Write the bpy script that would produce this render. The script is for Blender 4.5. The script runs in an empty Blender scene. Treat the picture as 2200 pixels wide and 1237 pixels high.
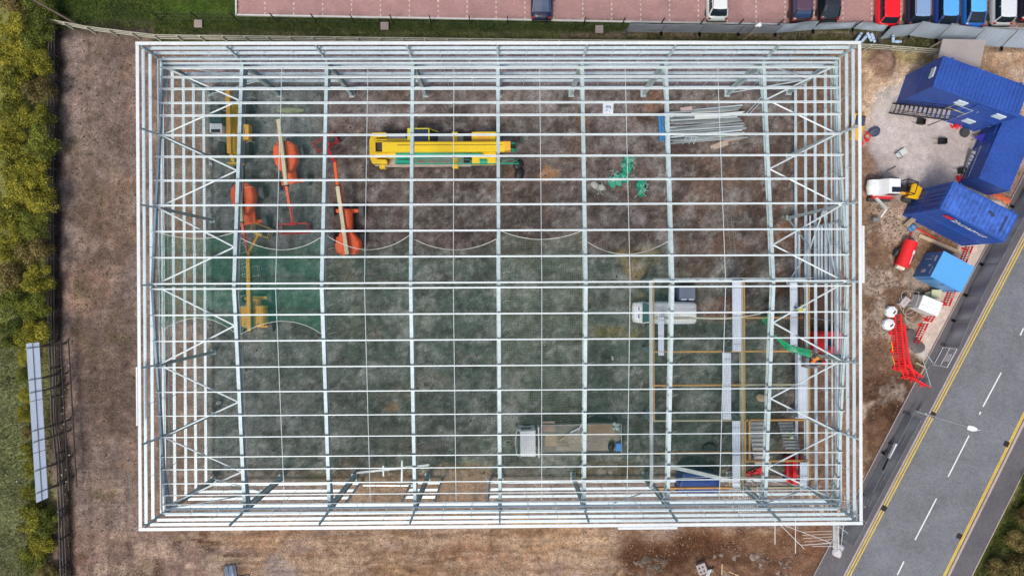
import bpy, bmesh, math, random
import numpy as np
from mathutils import Vector, Matrix, Euler
random.seed(7)
R = math.radians
SC = bpy.context.scene
COL = SC.collection
# ------------------------------------------------------------------ camera
CAM_POS = Vector((0.865, -0.055, 57.5))
CAM_ROT = Euler((R(-0.186), R(-0.622), R(-0.275)), 'XYZ')
cam = bpy.data.cameras.new('camera')
cam.sensor_width = 36.0; cam.lens = 36.0 * 1467.0 / 2200.0
cam.clip_start = 0.5; cam.clip_end = 2000
camo = bpy.data.objects.new('camera', cam); COL.objects.link(camo)
camo.location = CAM_POS; camo.rotation_euler = CAM_ROT
SC.camera = camo
# ------------------------------------------------------------------ sky + sun (bright overcast, soft light from the west)
SUN_EL, SUN_AZ = R(60), R(238)            # azimuth: direction towards the sun, measured ccw from +X
w = bpy.data.worlds.new("World"); SC.world = w; w.use_nodes = True
nt = w.node_tree; bg = nt.nodes['Background']
sky = nt.nodes.new('ShaderNodeTexSky'); sky.sky_type = 'NISHITA'; sky.sun_disc = False
sky.sun_elevation = SUN_EL; sky.sun_rotation = R(90) - SUN_AZ
sky.dust_density = 4.0; sky.air_density = 0.9; sky.ozone_density = 0.8
nt.links.new(sky.outputs[0], bg.inputs[0]); bg.inputs[1].default_value = 0.12
sl = bpy.data.lights.new('sun', 'SUN'); sl.energy = 1.75; sl.angle = R(14); sl.color = (1.0, 0.97, 0.91)
so = bpy.data.objects.new('sun', sl); COL.objects.link(so)
sd = Vector((math.cos(SUN_EL) * math.cos(SUN_AZ), math.cos(SUN_EL) * math.sin(SUN_AZ), math.sin(SUN_EL)))
so.rotation_euler = sd.to_track_quat('Z', 'Y').to_euler()
so.location = (0, 0, 80)
SC.view_settings.view_transform = 'Standard'; SC.view_settings.look = 'None'
SC.view_settings.gamma = 1.0; SC.view_settings.exposure = 0.36
SC.cycles.max_bounces = 6
# ------------------------------------------------------------------ helpers
MCAM = CAM_ROT.to_matrix()
def P(px, py, z=0.0):
    d = MCAM @ Vector(((px - 1100) / 1467.0, -(py - 618.5) / 1467.0, -1.0))
    return CAM_POS + d * ((z - CAM_POS.z) / d.z)
def lin(r, g, b, k=1.0):
    return tuple(min(1.0, k * ((c / 255.0) ** 2.2)) for c in (r, g, b)) + (1.0,)
MATS = {}
def mat(name, rgb, rough=0.6, metal=0.0, var=0.18, scale=6.0, fine=40.0, bump=0.0, spec=0.4, stripe=None, emit=None, coat=0.0, alpha=None):
    if name in MATS: return MATS[name]
    m = bpy.data.materials.new(name); m.use_nodes = True
    n = m.node_tree.nodes; l = m.node_tree.links; b = n['Principled BSDF']
    b.inputs['Roughness'].default_value = rough; b.inputs['Metallic'].default_value = metal
    b.inputs['Specular IOR Level'].default_value = spec
    b.inputs['Coat Weight'].default_value = coat
    tc = n.new('ShaderNodeTexCoord')
    n1 = n.new('ShaderNodeTexNoise'); n1.inputs['Scale'].default_value = scale / 5; n1.inputs['Detail'].default_value = 6
    l.new(tc.outputs['Object'], n1.inputs['Vector'])
    n2 = n.new('ShaderNodeTexNoise'); n2.inputs['Scale'].default_value = fine / 5; n2.inputs['Detail'].default_value = 3
    l.new(tc.outputs['Object'], n2.inputs['Vector'])
    ad = n.new('ShaderNodeMath'); ad.operation = 'ADD'; l.new(n1.outputs['Fac'], ad.inputs[0]); l.new(n2.outputs['Fac'], ad.inputs[1])
    mr = n.new('ShaderNodeMapRange'); mr.inputs[1].default_value = 0.6; mr.inputs[2].default_value = 1.4
    mr.inputs[3].default_value = 1 - var; mr.inputs[4].default_value = 1 + var * 0.6
    l.new(ad.outputs[0], mr.inputs[0])
    mx = n.new('ShaderNodeVectorMath'); mx.operation = 'SCALE'; mx.inputs[0].default_value = rgb[:3]
    l.new(mr.outputs[0], mx.inputs['Scale']); l.new(mx.outputs[0], b.inputs['Base Color'])
    if bump:
        bp = n.new('ShaderNodeBump'); bp.inputs['Strength'].default_value = bump; bp.inputs['Distance'].default_value = 0.05
        l.new(n2.outputs['Fac'], bp.inputs['Height']); l.new(bp.outputs[0], b.inputs['Normal'])
    if alpha is not None: b.inputs['Alpha'].default_value = alpha
    MATS[name] = m; return m
STEEL = mat('galvanised_steel', (0.56, 0.66, 0.69), 0.45, 0.15, 0.22, 2.0, 30)
PURL = mat('bright_purlin_steel', (0.63, 0.70, 0.71), 0.42, 0.1, 0.16, 2.0, 30)
FRAME = mat('frame_steel', (0.46, 0.56, 0.57), 0.5, 0.05, 0.3, 1.5, 20)
WHITE = mat('white_paint', (0.79, 0.82, 0.82), 0.4, 0, 0.12, 2, 20)
ORANGE = mat('orange_paint', (0.95, 0.15, 0.045), 0.4, 0, 0.15, 3, 20)
YELLOW = mat('yellow_paint', (0.80, 0.55, 0.02), 0.4, 0, 0.15, 3, 20)
AMBER = mat('amber_paint', (0.82, 0.42, 0.04), 0.42, 0, 0.15, 3, 20)
CREAM = mat('cream_paint', (0.72, 0.66, 0.42), 0.45, 0, 0.12, 3, 20)
GREEN = mat('green_paint', (0.01, 0.30, 0.16), 0.4, 0, 0.2, 3, 20)
BLACK = mat('black_plastic', (0.02, 0.02, 0.022), 0.5, 0, 0.3, 3, 20)
TYRE = mat('tyre_rubber', (0.05, 0.055, 0.058), 0.85, 0, 0.3, 5, 60, bump=0.4)
GREY = mat('grey_metal', (0.22, 0.23, 0.24), 0.5, 0.2, 0.25, 3, 20)
DECK = mat('grey_deck', (0.34, 0.33, 0.33), 0.7, 0, 0.25, 3, 20)
GLASS = mat('dark_glass', (0.012, 0.02, 0.028), 0.08, 0, 0.2, 3, 20, spec=0.8)
TGLASS = mat('tinted_glass', (0.03, 0.12, 0.11), 0.1, 0, 0.3, 3, 20, spec=0.8)
RED = mat('red_plastic', (0.80, 0.025, 0.03), 0.45, 0, 0.2, 3, 30)
DRED = mat('dark_red_paint', (0.55, 0.02, 0.03), 0.45, 0, 0.25, 3, 30)
TIMBER = mat('weathered_timber', (0.42, 0.38, 0.30), 0.8, 0, 0.3, 4, 60)
NEWWOOD = mat('new_timber', (0.55, 0.40, 0.25), 0.75, 0, 0.25, 4, 60)
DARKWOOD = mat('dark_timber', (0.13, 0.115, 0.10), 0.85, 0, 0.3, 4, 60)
CONC = mat('concrete', (0.42, 0.39, 0.36), 0.85, 0, 0.25, 3, 50, bump=0.2)
LAMPL = mat('lens', (0.6, 0.6, 0.55), 0.2, 0, 0.1)
TAIL = mat('tail_lens', (0.35, 0.01, 0.01), 0.2, 0, 0.1)

class MB:
    def __init__(s): s.v = []; s.f = []; s.mi = []; s.cur = 0
    def add(s, vs, fs):
        o = len(s.v); s.v += [tuple(q) for q in vs]
        for q in fs: s.f.append(tuple(o + i for i in q)); s.mi.append(s.cur)
    def box(s, c, d, rz=0.0, tilt=None, taper=1.0):
        hx, hy, hz = d[0] / 2, d[1] / 2, d[2] / 2
        vs = []
        for z in (-1, 1):
            k = taper if z > 0 else 1.0
            for x, y in ((-1, -1), (1, -1), (1, 1), (-1, 1)): vs.append(Vector((x * hx * k, y * hy * k, z * hz)))
        M = Matrix.Rotation(rz, 3, 'Z')
        if tilt: M = M @ Euler(tilt, 'XYZ').to_matrix()
        s.add([M @ q + Vector(c) for q in vs], [(3, 2, 1, 0), (4, 5, 6, 7), (0, 1, 5, 4), (1, 2, 6, 5), (2, 3, 7, 6), (3, 0, 4, 7)])
    def frame_axes(s, p0, p1, up=(0, 0, 1)):
        a = (Vector(p1) - Vector(p0)).normalized(); u = Vector(up)
        if abs(a.dot(u)) > 0.99: u = Vector((0, 1, 0))
        sx = a.cross(u).normalized(); uu = sx.cross(a).normalized()
        return sx, uu
    def prof(s, p0, p1, pts, up=(0, 0, 1), caps=True):
        sx, uu = s.frame_axes(p0, p1, up); n = len(pts); vs = []
        for p in (Vector(p0), Vector(p1)):
            for a, b in pts: vs.append(p + sx * a + uu * b)
        fs = [(i, (i + 1) % n, n + (i + 1) % n, n + i) for i in range(n)]
        if caps: fs += [tuple(range(n - 1, -1, -1)), tuple(range(n, 2 * n))]
        s.add(vs, fs)
    def beam(s, p0, p1, w_, h_, up=(0, 0, 1)):
        s.prof(p0, p1, [(-w_ / 2, -h_ / 2), (w_ / 2, -h_ / 2), (w_ / 2, h_ / 2), (-w_ / 2, h_ / 2)], up)
    def ibeam(s, p0, p1, w_, h_, t=0.018, up=(0, 0, 1)):
        a, b = w_ / 2, h_ / 2
        s.prof(p0, p1, [(-a, -b), (a, -b), (a, -b + t), (t / 2, -b + t), (t / 2, b - t), (a, b - t), (a, b), (-a, b), (-a, b - t), (-t / 2, b - t), (-t / 2, -b + t), (-a, -b + t)], up)
    def cee(s, p0, p1, w_, h_, t=0.008, up=(0, 0, 1)):
        a, b = w_ / 2, h_ / 2
        s.prof(p0, p1, [(-a, -b), (a, -b), (a, -b + t), (-a + t, -b + t), (-a + t, b - t), (a, b - t), (a, b), (-a, b)], up)
    def tube(s, p0, p1, r, n=8, r1=None):
        r1 = r if r1 is None else r1
        sx, uu = s.frame_axes(p0, p1); vs = []
        for p, rr in ((Vector(p0), r), (Vector(p1), r1)):
            for i in range(n):
                t = 2 * math.pi * i / n; vs.append(p + sx * math.cos(t) * rr + uu * math.sin(t) * rr)
        s.add(vs, [(i, (i + 1) % n, n + (i + 1) % n, n + i) for i in range(n)] + [tuple(range(n - 1, -1, -1)), tuple(range(n, 2 * n))])
    def path(s, pts, r, n=5):
        pts = [Vector(p) for p in pts]; vs = []; fs = []
        for k, p in enumerate(pts):
            a = pts[max(0, k - 1)]; b = pts[min(len(pts) - 1, k + 1)]
            sx, uu = s.frame_axes(a, b)
            for i in range(n):
                t = 2 * math.pi * i / n; vs.append(p + sx * math.cos(t) * r + uu * math.sin(t) * r)
        for k in range(len(pts) - 1):
            for i in range(n): fs.append((k * n + i, k * n + (i + 1) % n, (k + 1) * n + (i + 1) % n, (k + 1) * n + i))
        s.add(vs, fs)
    def loft(s, rings, cap=True):
        n = len(rings[0]); vs = [q for r_ in rings for q in r_]; fs = []
        for k in range(len(rings) - 1):
            for i in range(n): fs.append((k * n + i, k * n + (i + 1) % n, (k + 1) * n + (i + 1) % n, (k + 1) * n + i))
        if cap: fs += [tuple(range(n - 1, -1, -1)), tuple(range((len(rings) - 1) * n, len(rings) * n))]
        s.add(vs, fs)
    def poly(s, pts, z0, z1, pts1=None):
        n = len(pts); pts1 = pts1 or pts
        s.loft([[(x, y, z0) for x, y in pts], [(x, y, z1) for x, y in pts1]])
    def lathe(s, c, prof, n=24, axis='Z'):
        rings = []
        for r_, h_ in prof:
            ring = []
            for i in range(n):
                t = 2 * math.pi * i / n; a, b = math.cos(t) * r_, math.sin(t) * r_
                q = {'Z': (a, b, h_), 'Y': (a, h_, -b), 'X': (h_, a, b)}[axis]
                ring.append(Vector(c) + Vector(q))
            rings.append(ring)
        s.loft(rings)
    def blob(s, c, d, seed=0, sub=2, amp=0.25, rz=0.0, flat=None):
        bm = bmesh.new(); bmesh.ops.create_icosphere(bm, subdivisions=sub, radius=1.0)
        rn = random.Random(seed); ph = [(rn.uniform(-2.5, 2.5), rn.uniform(-2.5, 2.5), rn.uniform(-2.5, 2.5), rn.uniform(0, 6)) for _ in range(7)]
        M = Matrix.Rotation(rz, 3, 'Z'); vs = []
        for v in bm.verts:
            k = 1 + amp * sum(math.sin(a * v.co.x + b * v.co.y + c_ * v.co.z + e) for a, b, c_, e in ph) / 3.0
            q = Vector((v.co.x * d[0], v.co.y * d[1], v.co.z * d[2])) * k
            if flat is not None: q.z = max(q.z, flat)
            vs.append(M @ q + Vector(c))
        s.add(vs, [tuple(v.index for v in f.verts) for f in bm.faces]); bm.free()
    def build(s, name, m, parent=None, bevel=0.0, smooth=False, loc=None, rz=None):
        me = bpy.data.meshes.new(name); me.from_pydata([tuple(q) for q in s.v], [], s.f)
        ms = m if isinstance(m, (list, tuple)) else [m]
        for q in ms: me.materials.append(q)
        if len(ms) > 1: me.polygons.foreach_set('material_index', s.mi)
        bm = bmesh.new(); bm.from_mesh(me); bmesh.ops.recalc_face_normals(bm, faces=bm.faces); bm.to_mesh(me); bm.free()
        if smooth: me.polygons.foreach_set('use_smooth', [True] * len(me.polygons))
        o = bpy.data.objects.new(name, me); COL.objects.link(o)
        if bevel:
            b = o.modifiers.new('bevel', 'BEVEL'); b.width = bevel; b.segments = 2; b.limit_method = 'ANGLE'; b.angle_limit = R(40)
        if parent: o.parent = parent
        if loc is not None: o.location = loc
        if rz is not None: o.rotation_euler.z = rz
        return o
def tag(o, label, cat, group=None, kind=None):
    if label: o['label'] = label
    if cat: o['category'] = cat
    if group: o['group'] = group
    if kind: o['kind'] = kind
    return o
def thing(name, label, cat, loc=(0, 0, 0), rz=0.0, group=None):
    o = bpy.data.objects.new(name, None); COL.objects.link(o); o.empty_display_size = 0.3
    o.location = loc; o.rotation_euler.z = rz
    return tag(o, label, cat, group)
def structure(o): o['kind'] = 'structure'; return o
def dup(root, loc, rz, label=None, group=None):
    def cp(o, par):
        c = o.copy(); COL.objects.link(c)
        if par: c.parent = par
        for ch in [q for q in ALLCH.get(o.name, [])]: cp(ch, c)
        return c
    ALLCH = {}
    for o in list(COL.objects):
        if o.parent: ALLCH.setdefault(o.parent.name, []).append(o)
    c = cp(root, None); c.location = loc; c.rotation_euler.z = rz
    if label: c['label'] = label
    if group: c['group'] = group
    return c
def ang(p, q): return math.atan2(q[1] - p[1], q[0] - p[0])
def text_part(txt, size, m, parent, loc, rot, ext=0.004, name='lettering', shear=0.0):
    cu = bpy.data.curves.new(name, 'FONT'); cu.body = txt; cu.size = size; cu.extrude = ext; cu.shear = shear; cu.resolution_u = 3
    cu.align_x = 'CENTER'; cu.align_y = 'CENTER'
    t = bpy.data.objects.new('tmp', cu); COL.objects.link(t)
    bpy.context.view_layer.update()
    me = bpy.data.meshes.new_from_object(t.evaluated_get(bpy.context.evaluated_depsgraph_get()))
    bpy.data.objects.remove(t)
    me.materials.clear(); me.materials.append(m)
    o = bpy.data.objects.new(name, me); COL.objects.link(o); o.parent = parent; o.location = loc; o.rotation_euler = rot
    return o
# ------------------------------------------------------------------ numpy noise
_rng = np.random.RandomState(3)
_LAT = _rng.rand(256, 256)
def vnoise(x, y):
    xi = np.floor(x).astype(int); yi = np.floor(y).astype(int); fx = x - xi; fy = y - yi
    fx = fx * fx * (3 - 2 * fx); fy = fy * fy * (3 - 2 * fy)
    a = _LAT[xi & 255, yi & 255]; b = _LAT[(xi + 1) & 255, yi & 255]; c = _LAT[xi & 255, (yi + 1) & 255]; d = _LAT[(xi + 1) & 255, (yi + 1) & 255]
    return (a * (1 - fx) + b * fx) * (1 - fy) + (c * (1 - fx) + d * fx) * fy
def fbm(x, y, o=5, g=0.5):
    s = 0; a = 1; t = 0
    for k in range(o):
        s = s + a * vnoise(x * 2 ** k + 17 * k, y * 2 ** k + 31 * k); t += a; a *= g
    return s / t
# ------------------------------------------------------------------ GROUND
gx = np.concatenate([[-300, -200, -120, -80, -60], np.arange(-50, 50.01, 0.2), [60, 80, 120, 200, 300]])
gy = np.concatenate([[-300, -200, -120, -80, -50], np.arange(-32, 32.01, 0.2), [50, 80, 120, 200, 300]])
X, Y = np.meshgrid(gx, gy)
MI = np.array(MCAM.transposed())
def to_px(X, Y, Z=0.0):
    dx, dy, dz = X - CAM_POS.x, Y - CAM_POS.y, Z - CAM_POS.z
    a = MI[0, 0] * dx + MI[0, 1] * dy + MI[0, 2] * dz; b = MI[1, 0] * dx + MI[1, 1] * dy + MI[1, 2] * dz; c = MI[2, 0] * dx + MI[2, 1] * dy + MI[2, 2] * dz
    return 1100 + 1467 * a / -c, 618.5 - 1467 * b / -c
PX, PY = to_px(X, Y)
wx = (fbm(X * 0.35, Y * 0.35, 5) - 0.5) * 70; wy = (fbm(X * 0.35 + 50, Y * 0.35 + 9, 5) - 0.5) * 70
QX, QY = PX + wx, PY + wy
col = np.zeros(X.shape + (3,)); col[:] = lin(132, 112, 102)[:3]
def sm(t): t = np.clip(t, 0, 1); return t * t * (3 - 2 * t)
def blend(mask, c, a=1.0):
    global col
    c = np.array(lin(*c)[:3]); col = col * (1 - (mask * a)[..., None]) + c * (mask * a)[..., None]
def rect(x0, y0, x1, y1, c, soft=20, a=1.0, warp=1.0):
    qx, qy = PX + wx * warp, PY + wy * warp
    m = sm(np.minimum(np.minimum(qx - x0, x1 - qx), np.minimum(qy - y0, y1 - qy)) / soft + 0.5); blend(m, c, a); return m
def ell(cx, cy, rx, ry, c, soft=0.4, a=1.0, rot=0, warp=1.0):
    dx, dy = PX + wx * warp - cx, PY + wy * warp - cy; ca, sa = math.cos(R(rot)), math.sin(R(rot))
    d = np.hypot((dx * ca + dy * sa) / rx, (-dx * sa + dy * ca) / ry)
    m = sm((1 - d) / soft + 0.5); blend(m, c, a); return m
def stroke(pts, wd, c, soft=8, a=1.0, warp=1.0):
    qx, qy = PX + wx * warp, PY + wy * warp; d = np.full(PX.shape, 1e9)
    for (x0, y0), (x1, y1) in zip(pts[:-1], pts[1:]):
        vx, vy = x1 - x0, y1 - y0; t = np.clip(((qx - x0) * vx + (qy - y0) * vy) / (vx * vx + vy * vy), 0, 1)
        d = np.minimum(d, np.hypot(qx - x0 - t * vx, qy - y0 - t * vy))
    m = sm((wd - d) / soft + 0.5); blend(m, c, a); return m
# broad areas
rect(-3000, -3000, 112, 4000, (112, 112, 66), 24, 1, 0.5)
rect(112, 40, 170, 760, (134, 120, 114), 26, 0.7, 0.5)
rect(170, 90, 445, 1250, (120, 106, 98), 40, 0.8)
ell(240, 800, 90, 130, (96, 82, 72), 0.8, 0.8); ell(215, 1010, 110, 70, (112, 98, 90), 0.8, 0.8); ell(250, 470, 60, 90, (116, 94, 80), 0.9, 0.7)
ell(350, 460, 70, 110, (122, 102, 80), 0.8, 0.6); ell(180, 620, 60, 60, (132, 104, 90), 0.8, 0.7)
for k in range(60):
    x = random.uniform(150, 300); y = random.uniform(80, 1200); ell(x, y, random.uniform(6, 22), random.uniform(8, 30), random.choice([(100, 86, 70), (146, 122, 110), (104, 96, 66), (150, 124, 104)]), 1.0, 0.55)
rect(300, 90, 445, 1150, (120, 98, 84), 30, 0.8)
# inside the frame
rect(432, 92, 1714, 1120, (106, 94, 88), 24, 1, 0.35)
rect(445, 96, 1700, 190, (138, 124, 124), 24, 0.9, 0.5)
rect(445, 186, 1700, 270, (122, 112, 108), 60, 0.85)
rect(445, 200, 690, 520, (124, 130, 130), 50, 0.9)
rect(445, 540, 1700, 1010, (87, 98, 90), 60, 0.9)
rect(445, 620, 560, 1020, (128, 130, 124), 60, 0.7)
ell(640, 880, 120, 90, (110, 108, 102), 0.9, 0.6); ell(900, 920, 160, 60, (100, 96, 88), 0.9, 0.6)
rect(1440, 250, 1700, 620, (104, 84, 72), 60, 0.6)
for k in range(230):
    x = random.uniform(460, 1690); y = random.uniform(190, 1020)
    c = random.choice([(146, 138, 134), (76, 68, 62), (84, 76, 70), (116, 98, 84), (156, 150, 148), (98, 92, 84), (106, 86, 74), (128, 124, 118)]) if y < 540 else random.choice([(146, 148, 142), (74, 74, 66), (84, 86, 76), (112, 104, 88), (136, 138, 132), (96, 100, 86)])
    if x < 700: c = random.choice([(134, 136, 134), (84, 88, 88), (70, 74, 74), (118, 120, 118)])
    ell(x, y, random.uniform(8, 45), random.uniform(6, 26), c, 1.0, random.uniform(0.3, 0.75), random.uniform(0, 180))
for x, y, rx, ry, c, a in ((1400, 210, 22, 14, (140, 104, 84), .7), (1398, 235, 34, 7, (84, 60, 44), .8), (1250, 265, 18, 18, (136, 106, 80), .7), (1700, 510, 28, 34, (134, 98, 74), .7), (1380, 565, 40, 22, (140, 122, 88), .9), (1560, 660, 60, 30, (120, 92, 74), .8),
    (1190, 370, 16, 10, (150, 112, 80), .9), (830, 880, 16, 16, (148, 122, 96), .9), (1320, 720, 60, 20, (118, 108, 62), .7), (1660, 660, 18, 30, (36, 26, 20), .9), (1000, 1020, 50, 30, (150, 128, 88), .9), (840, 1020, 44, 18, (150, 118, 92), .9), (700, 1010, 60, 18, (104, 92, 62), .8), (905, 1025, 20, 14, (156, 100, 60), .9),
    (660, 1030, 40, 16, (86, 74, 42), .8), (1300, 1010, 70, 24, (90, 76, 48), .8), (1690, 600, 30, 50, (96, 70, 54), .8), (1370, 640, 20, 20, (140, 124, 92), .8), (900, 950, 60, 20, (98, 92, 84), .7), (1010, 225, 30, 20, (124, 112, 106), .7)):
    ell(x, y, rx, ry, c, 0.7, a)
rect(445, 1022, 1700, 1125, (132, 120, 112), 30, 0.8)
rect(705, 995, 1050, 1125, (128, 108, 88), 20, 0.8)
ell(355, 600, 10, 500, (60, 58, 52), 0.8, 0.6, 0, 0.5)  # long shadow line beside the west gable, painted into the soil colour
# right strip and yard
rect(1712, 90, 1860, 1130, (132, 106, 86), 20, 0.9); rect(1726, 460, 1800, 760, (96, 74, 62), 30, 0.8)
rect(1850, 90, 2600, 300, (186, 160, 132), 30, 0.9); rect(2090, 110, 2600, 190, (146, 116, 92), 24, 0.8)
rect(1850, 95, 2020, 130, (120, 112, 70), 16, 0.7)
rect(1850, 430, 2060, 860, (134, 112, 90), 36, 0.9); rect(1850, 600, 1990, 1250, (122, 98, 78), 40, 0.9)
ell(1990, 300, 128, 112, (186, 176, 172), 0.3, 1.0, 20); ell(1930, 215, 50, 40, (180, 170, 160), 0.6, .9); ell(1925, 470, 70, 50, (166, 146, 130), 0.7, 0.9); rect(2050, 190, 2130, 420, (192, 182, 176), 30, 0.8)
rect(1960, 470, 2090, 560, (122, 96, 74), 24, 0.9)
ell(1893, 135, 32, 34, (136, 110, 94), 0.25, 1, 0, 0.3)
ell(1900, 850, 60, 52, (84, 62, 48), 0.6, .9); ell(1890, 960, 46, 90, (92, 68, 52), 0.6, .9); ell(1935, 850, 40, 22, (62, 46, 38), 0.6, .9); ell(1960, 740, 34, 36, (92, 80, 74), 0.6, .9); ell(1868, 640, 20, 200, (112, 90, 72), 0.7, .8)
stroke([(2140, 480), (2085, 560), (2040, 650), (2000, 740)], 30, (196, 178, 166), 12, 1.0, 0.3)
# below the building
rect(-50 + 200, 1130, 1800, 2400, (140, 118, 104), 30, 1.0); rect(450, 1128, 1400, 2400, (160, 134, 112), 60, 0.9)
rect(150, 1150, 470, 2400, (128, 106, 96), 60, .9)
for x, y, rx, ry, c, a in ((520, 1155, 110, 16, (140, 104, 78), .7), (430, 1160, 70, 10, (74, 54, 40), .8), (560, 1195, 60, 12, (126, 94, 70), .7), (605, 1205, 44, 26, (142, 130, 128), .8), (480, 1200, 40, 40, (112, 100, 92), .8), (900, 1230, 120, 30, (122, 92, 70), .8), (1050, 1190, 120, 30, (146, 108, 84), .7), (1180, 1160, 120, 30, (176, 142, 108), .7),
    (1420, 1180, 110, 34, (96, 64, 44), .95), (1380, 1225, 90, 26, (62, 44, 34), .95), (1560, 1165, 190, 26, (128, 90, 62), .95), (1650, 1150, 110, 22, (132, 94, 66), .9), (1560, 1225, 130, 24, (100, 80, 68), .9), (1450, 1212, 60, 14, (52, 36, 28), .9), (1700, 1200, 80, 40, (104, 74, 54), .9), (1740, 1170, 20, 20, (150, 80, 46), .8)):
    ell(x, y, rx, ry, c, 0.7, a)
stroke([(1350, 1178), (1420, 1195), (1500, 1198), (1660, 1206), (1700, 1225)], 5, (44, 30, 24), 5, .9, 0.4)
stroke([(400, 1160), (450, 1175), (500, 1190)], 4, (56, 42, 34), 5, .9, 0.4)
for k in range(90):
    x = random.uniform(460, 1780); y = random.uniform(1130, 1300)
    ell(x, y, random.uniform(6, 40), random.uniform(3, 12), random.choice([(176, 146, 112), (120, 88, 64), (100, 72, 54), (182, 156, 128), (146, 124, 116)]), 1.0, 0.6)
pm = sm((fbm(X * .55 + 3, Y * .55 + 8, 6, .62) - .53) * 9); dm = sm((fbm(X * .42 + 40, Y * .42 + 71, 6, .62) - .54) * 9)
ins = ((PX > 446) & (PX < 1708) & (PY > 190) & (PY < 1022)).astype(float)
pm2 = sm((fbm(X * 1.5 + 13, Y * 1.5 + 28, 5, .65) - .55) * 9); dm2 = sm((fbm(X * 1.3 + 90, Y * 1.3 + 11, 5, .65) - .54) * 9)
blend(pm * ins, (140, 140, 136), .32); blend(dm * ins, (62, 58, 54), .45); blend(pm2 * ins, (150, 148, 142), .4); blend(dm2 * ins, (60, 54, 50), .5)
lft = ((PX > 125) & (PX < 440)).astype(float); blend(dm * lft, (92, 78, 68), .55); blend(pm * lft, (150, 132, 122), .4); blend(sm(1 - np.hypot((PX - 230) / 110, (PY - 830) / 150)) * 1.0, (90, 76, 68), .75)
bot = (PY > 1130).astype(float); blend(dm * bot, (96, 70, 52), .5); blend(pm * bot, (180, 156, 132), .45)
rect(1340, 1142, 1792, 2400, (112, 84, 66), 50, .85); ell(1440, 1180, 120, 30, (84, 58, 42), .7, .9)
rect(1858, 540, 1985, 1200, (108, 86, 70), 40, .7); ell(1905, 860, 58, 50, (78, 57, 44), .6, .85); est = (PX > 1850).astype(float) * (PY > 110); blend(dm * est, (110, 88, 70), .4); blend(pm * est, (200, 186, 172), .35)
# wheel tracks
for x in (188, 222, 262): stroke([(x, 60), (x + 8, 400), (x - 6, 800), (x + 14, 1237)], 5, (112, 94, 84), 8, .6, 0.25)
for k in range(7):
    y = 1144 + k * 13; stroke([(340 + k * 30, y), (800, y + random.uniform(-8, 8)), (1300, y + random.uniform(-10, 10))], 2.5, random.choice([(118, 92, 72), (176, 150, 124)]), 5, .55, 0.35)
for k in range(5):
    y = 300 + k * 140; stroke([(700, y), (1000, y + random.uniform(-60, 60)), (1400, y + random.uniform(-80, 80)), (1650, y + random.uniform(-90, 90))], 3.5, (82, 76, 70), 6, .5, 0.5)
# grass at the top and far side
rect(100, -2000, 520, 45, (66, 88, 36), 14, 1, 0.3); rect(100, 0, 330, 75, (40, 46, 32), 30, 0.75, 0.6)
rect(330, 30, 2020, 70, (56, 66, 36), 10, 1, 0.15); rect(330, 68, 1200, 92, (92, 98, 56), 12, 0.85, 0.4); rect(1200, 76, 2020, 100, (84, 84, 50), 14, 0.8, 0.4)
rect(2020, 60, 3600, 110, (120, 100, 82), 12, 1, .2)
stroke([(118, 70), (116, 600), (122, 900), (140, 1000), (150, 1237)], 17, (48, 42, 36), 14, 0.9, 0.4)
ell(30, 950, 60, 330, (112, 122, 84), 0.6, 0.8)
# verge beyond the road
rv = sm(((PX - 2086) + (PY - 1237) * (114 / 227.0)) / 12 + 0.5); blend(rv, (72, 76, 38)); blend(sm((fbm(X * .6, Y * .6) - .45) * 6) * rv, (108, 104, 66), .8)
col[(PY > 1130) | ((PX > 125) & (PX < 300))] *= .88; col[(PX > 446) & (PX < 1708) & (PY > 260) & (PY < 540)] *= .93
lum = 1 + (fbm(X * 1.7, Y * 1.7, 5, 0.65) - 0.5) * 0.75
col = np.clip(col * lum[..., None], 0, 1)
# relief
Z = (fbm(X * 0.9, Y * 0.9, 5, 0.6) - 0.5) * 0.16
mn = np.clip((1 - np.hypot((PX - 1893) / 34, (PY - 135) / 36)) * 1.6, 0, 1); Z += sm(mn) * 0.9 * (1 + (fbm(X * 2, Y * 2) - .5) * .5)
rk = np.clip((1 - np.hypot((PX - 1530) / 190, (PY - 1228) / 38)) * 2, 0, 1); Z += rk * (fbm(X * 1.3, Y * 1.3, 4, .6) - 0.35) * 1.3
rk = np.clip((1 - np.hypot((PX - 1890) / 60, (PY - 900) / 120)) * 2, 0, 1); Z += rk * (fbm(X * 1.6, Y * 1.6, 4, .6) - 0.4) * 0.8
st = (1 - np.clip(np.hypot((PX - 560) / 260, (PY - 1175) / 22), 0, 1)) * np.sin(X * 9) * 0.03; Z += st
far = (np.abs(X) > 49) | (np.abs(Y) > 31); Z[far] = 0
dep = Z < 1e9
# flatten and drop under the paved sheets
def rroad(py, a, b): return a + (py - 927) * b
rd = sm((PX - (1978 + (PY - 927) * -0.524 - 82)) / 10) ; Z = Z * (1 - rd) - 0.12 * rd
cp = sm((PX - 500) / 6) * sm((52 - PY) / 8); Z = Z * (1 - cp) - 0.06 * cp
ny, nx = X.shape
me = bpy.data.meshes.new('ground'); vs = np.stack([X, Y, Z], -1).reshape(-1, 3)
idx = np.arange(nx * ny).reshape(ny, nx); qd = np.stack([idx[:-1, :-1], idx[:-1, 1:], idx[1:, 1:], idx[1:, :-1]], -1).reshape(-1)
me.vertices.add(len(vs)); me.vertices.foreach_set('co', vs.reshape(-1)); me.loops.add(len(qd)); me.loops.foreach_set('vertex_index', qd)
me.polygons.add(len(qd) // 4); me.polygons.foreach_set('loop_start', np.arange(0, len(qd), 4)); me.polygons.foreach_set('loop_total', np.full(len(qd) // 4, 4)); me.update(calc_edges=True)
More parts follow.
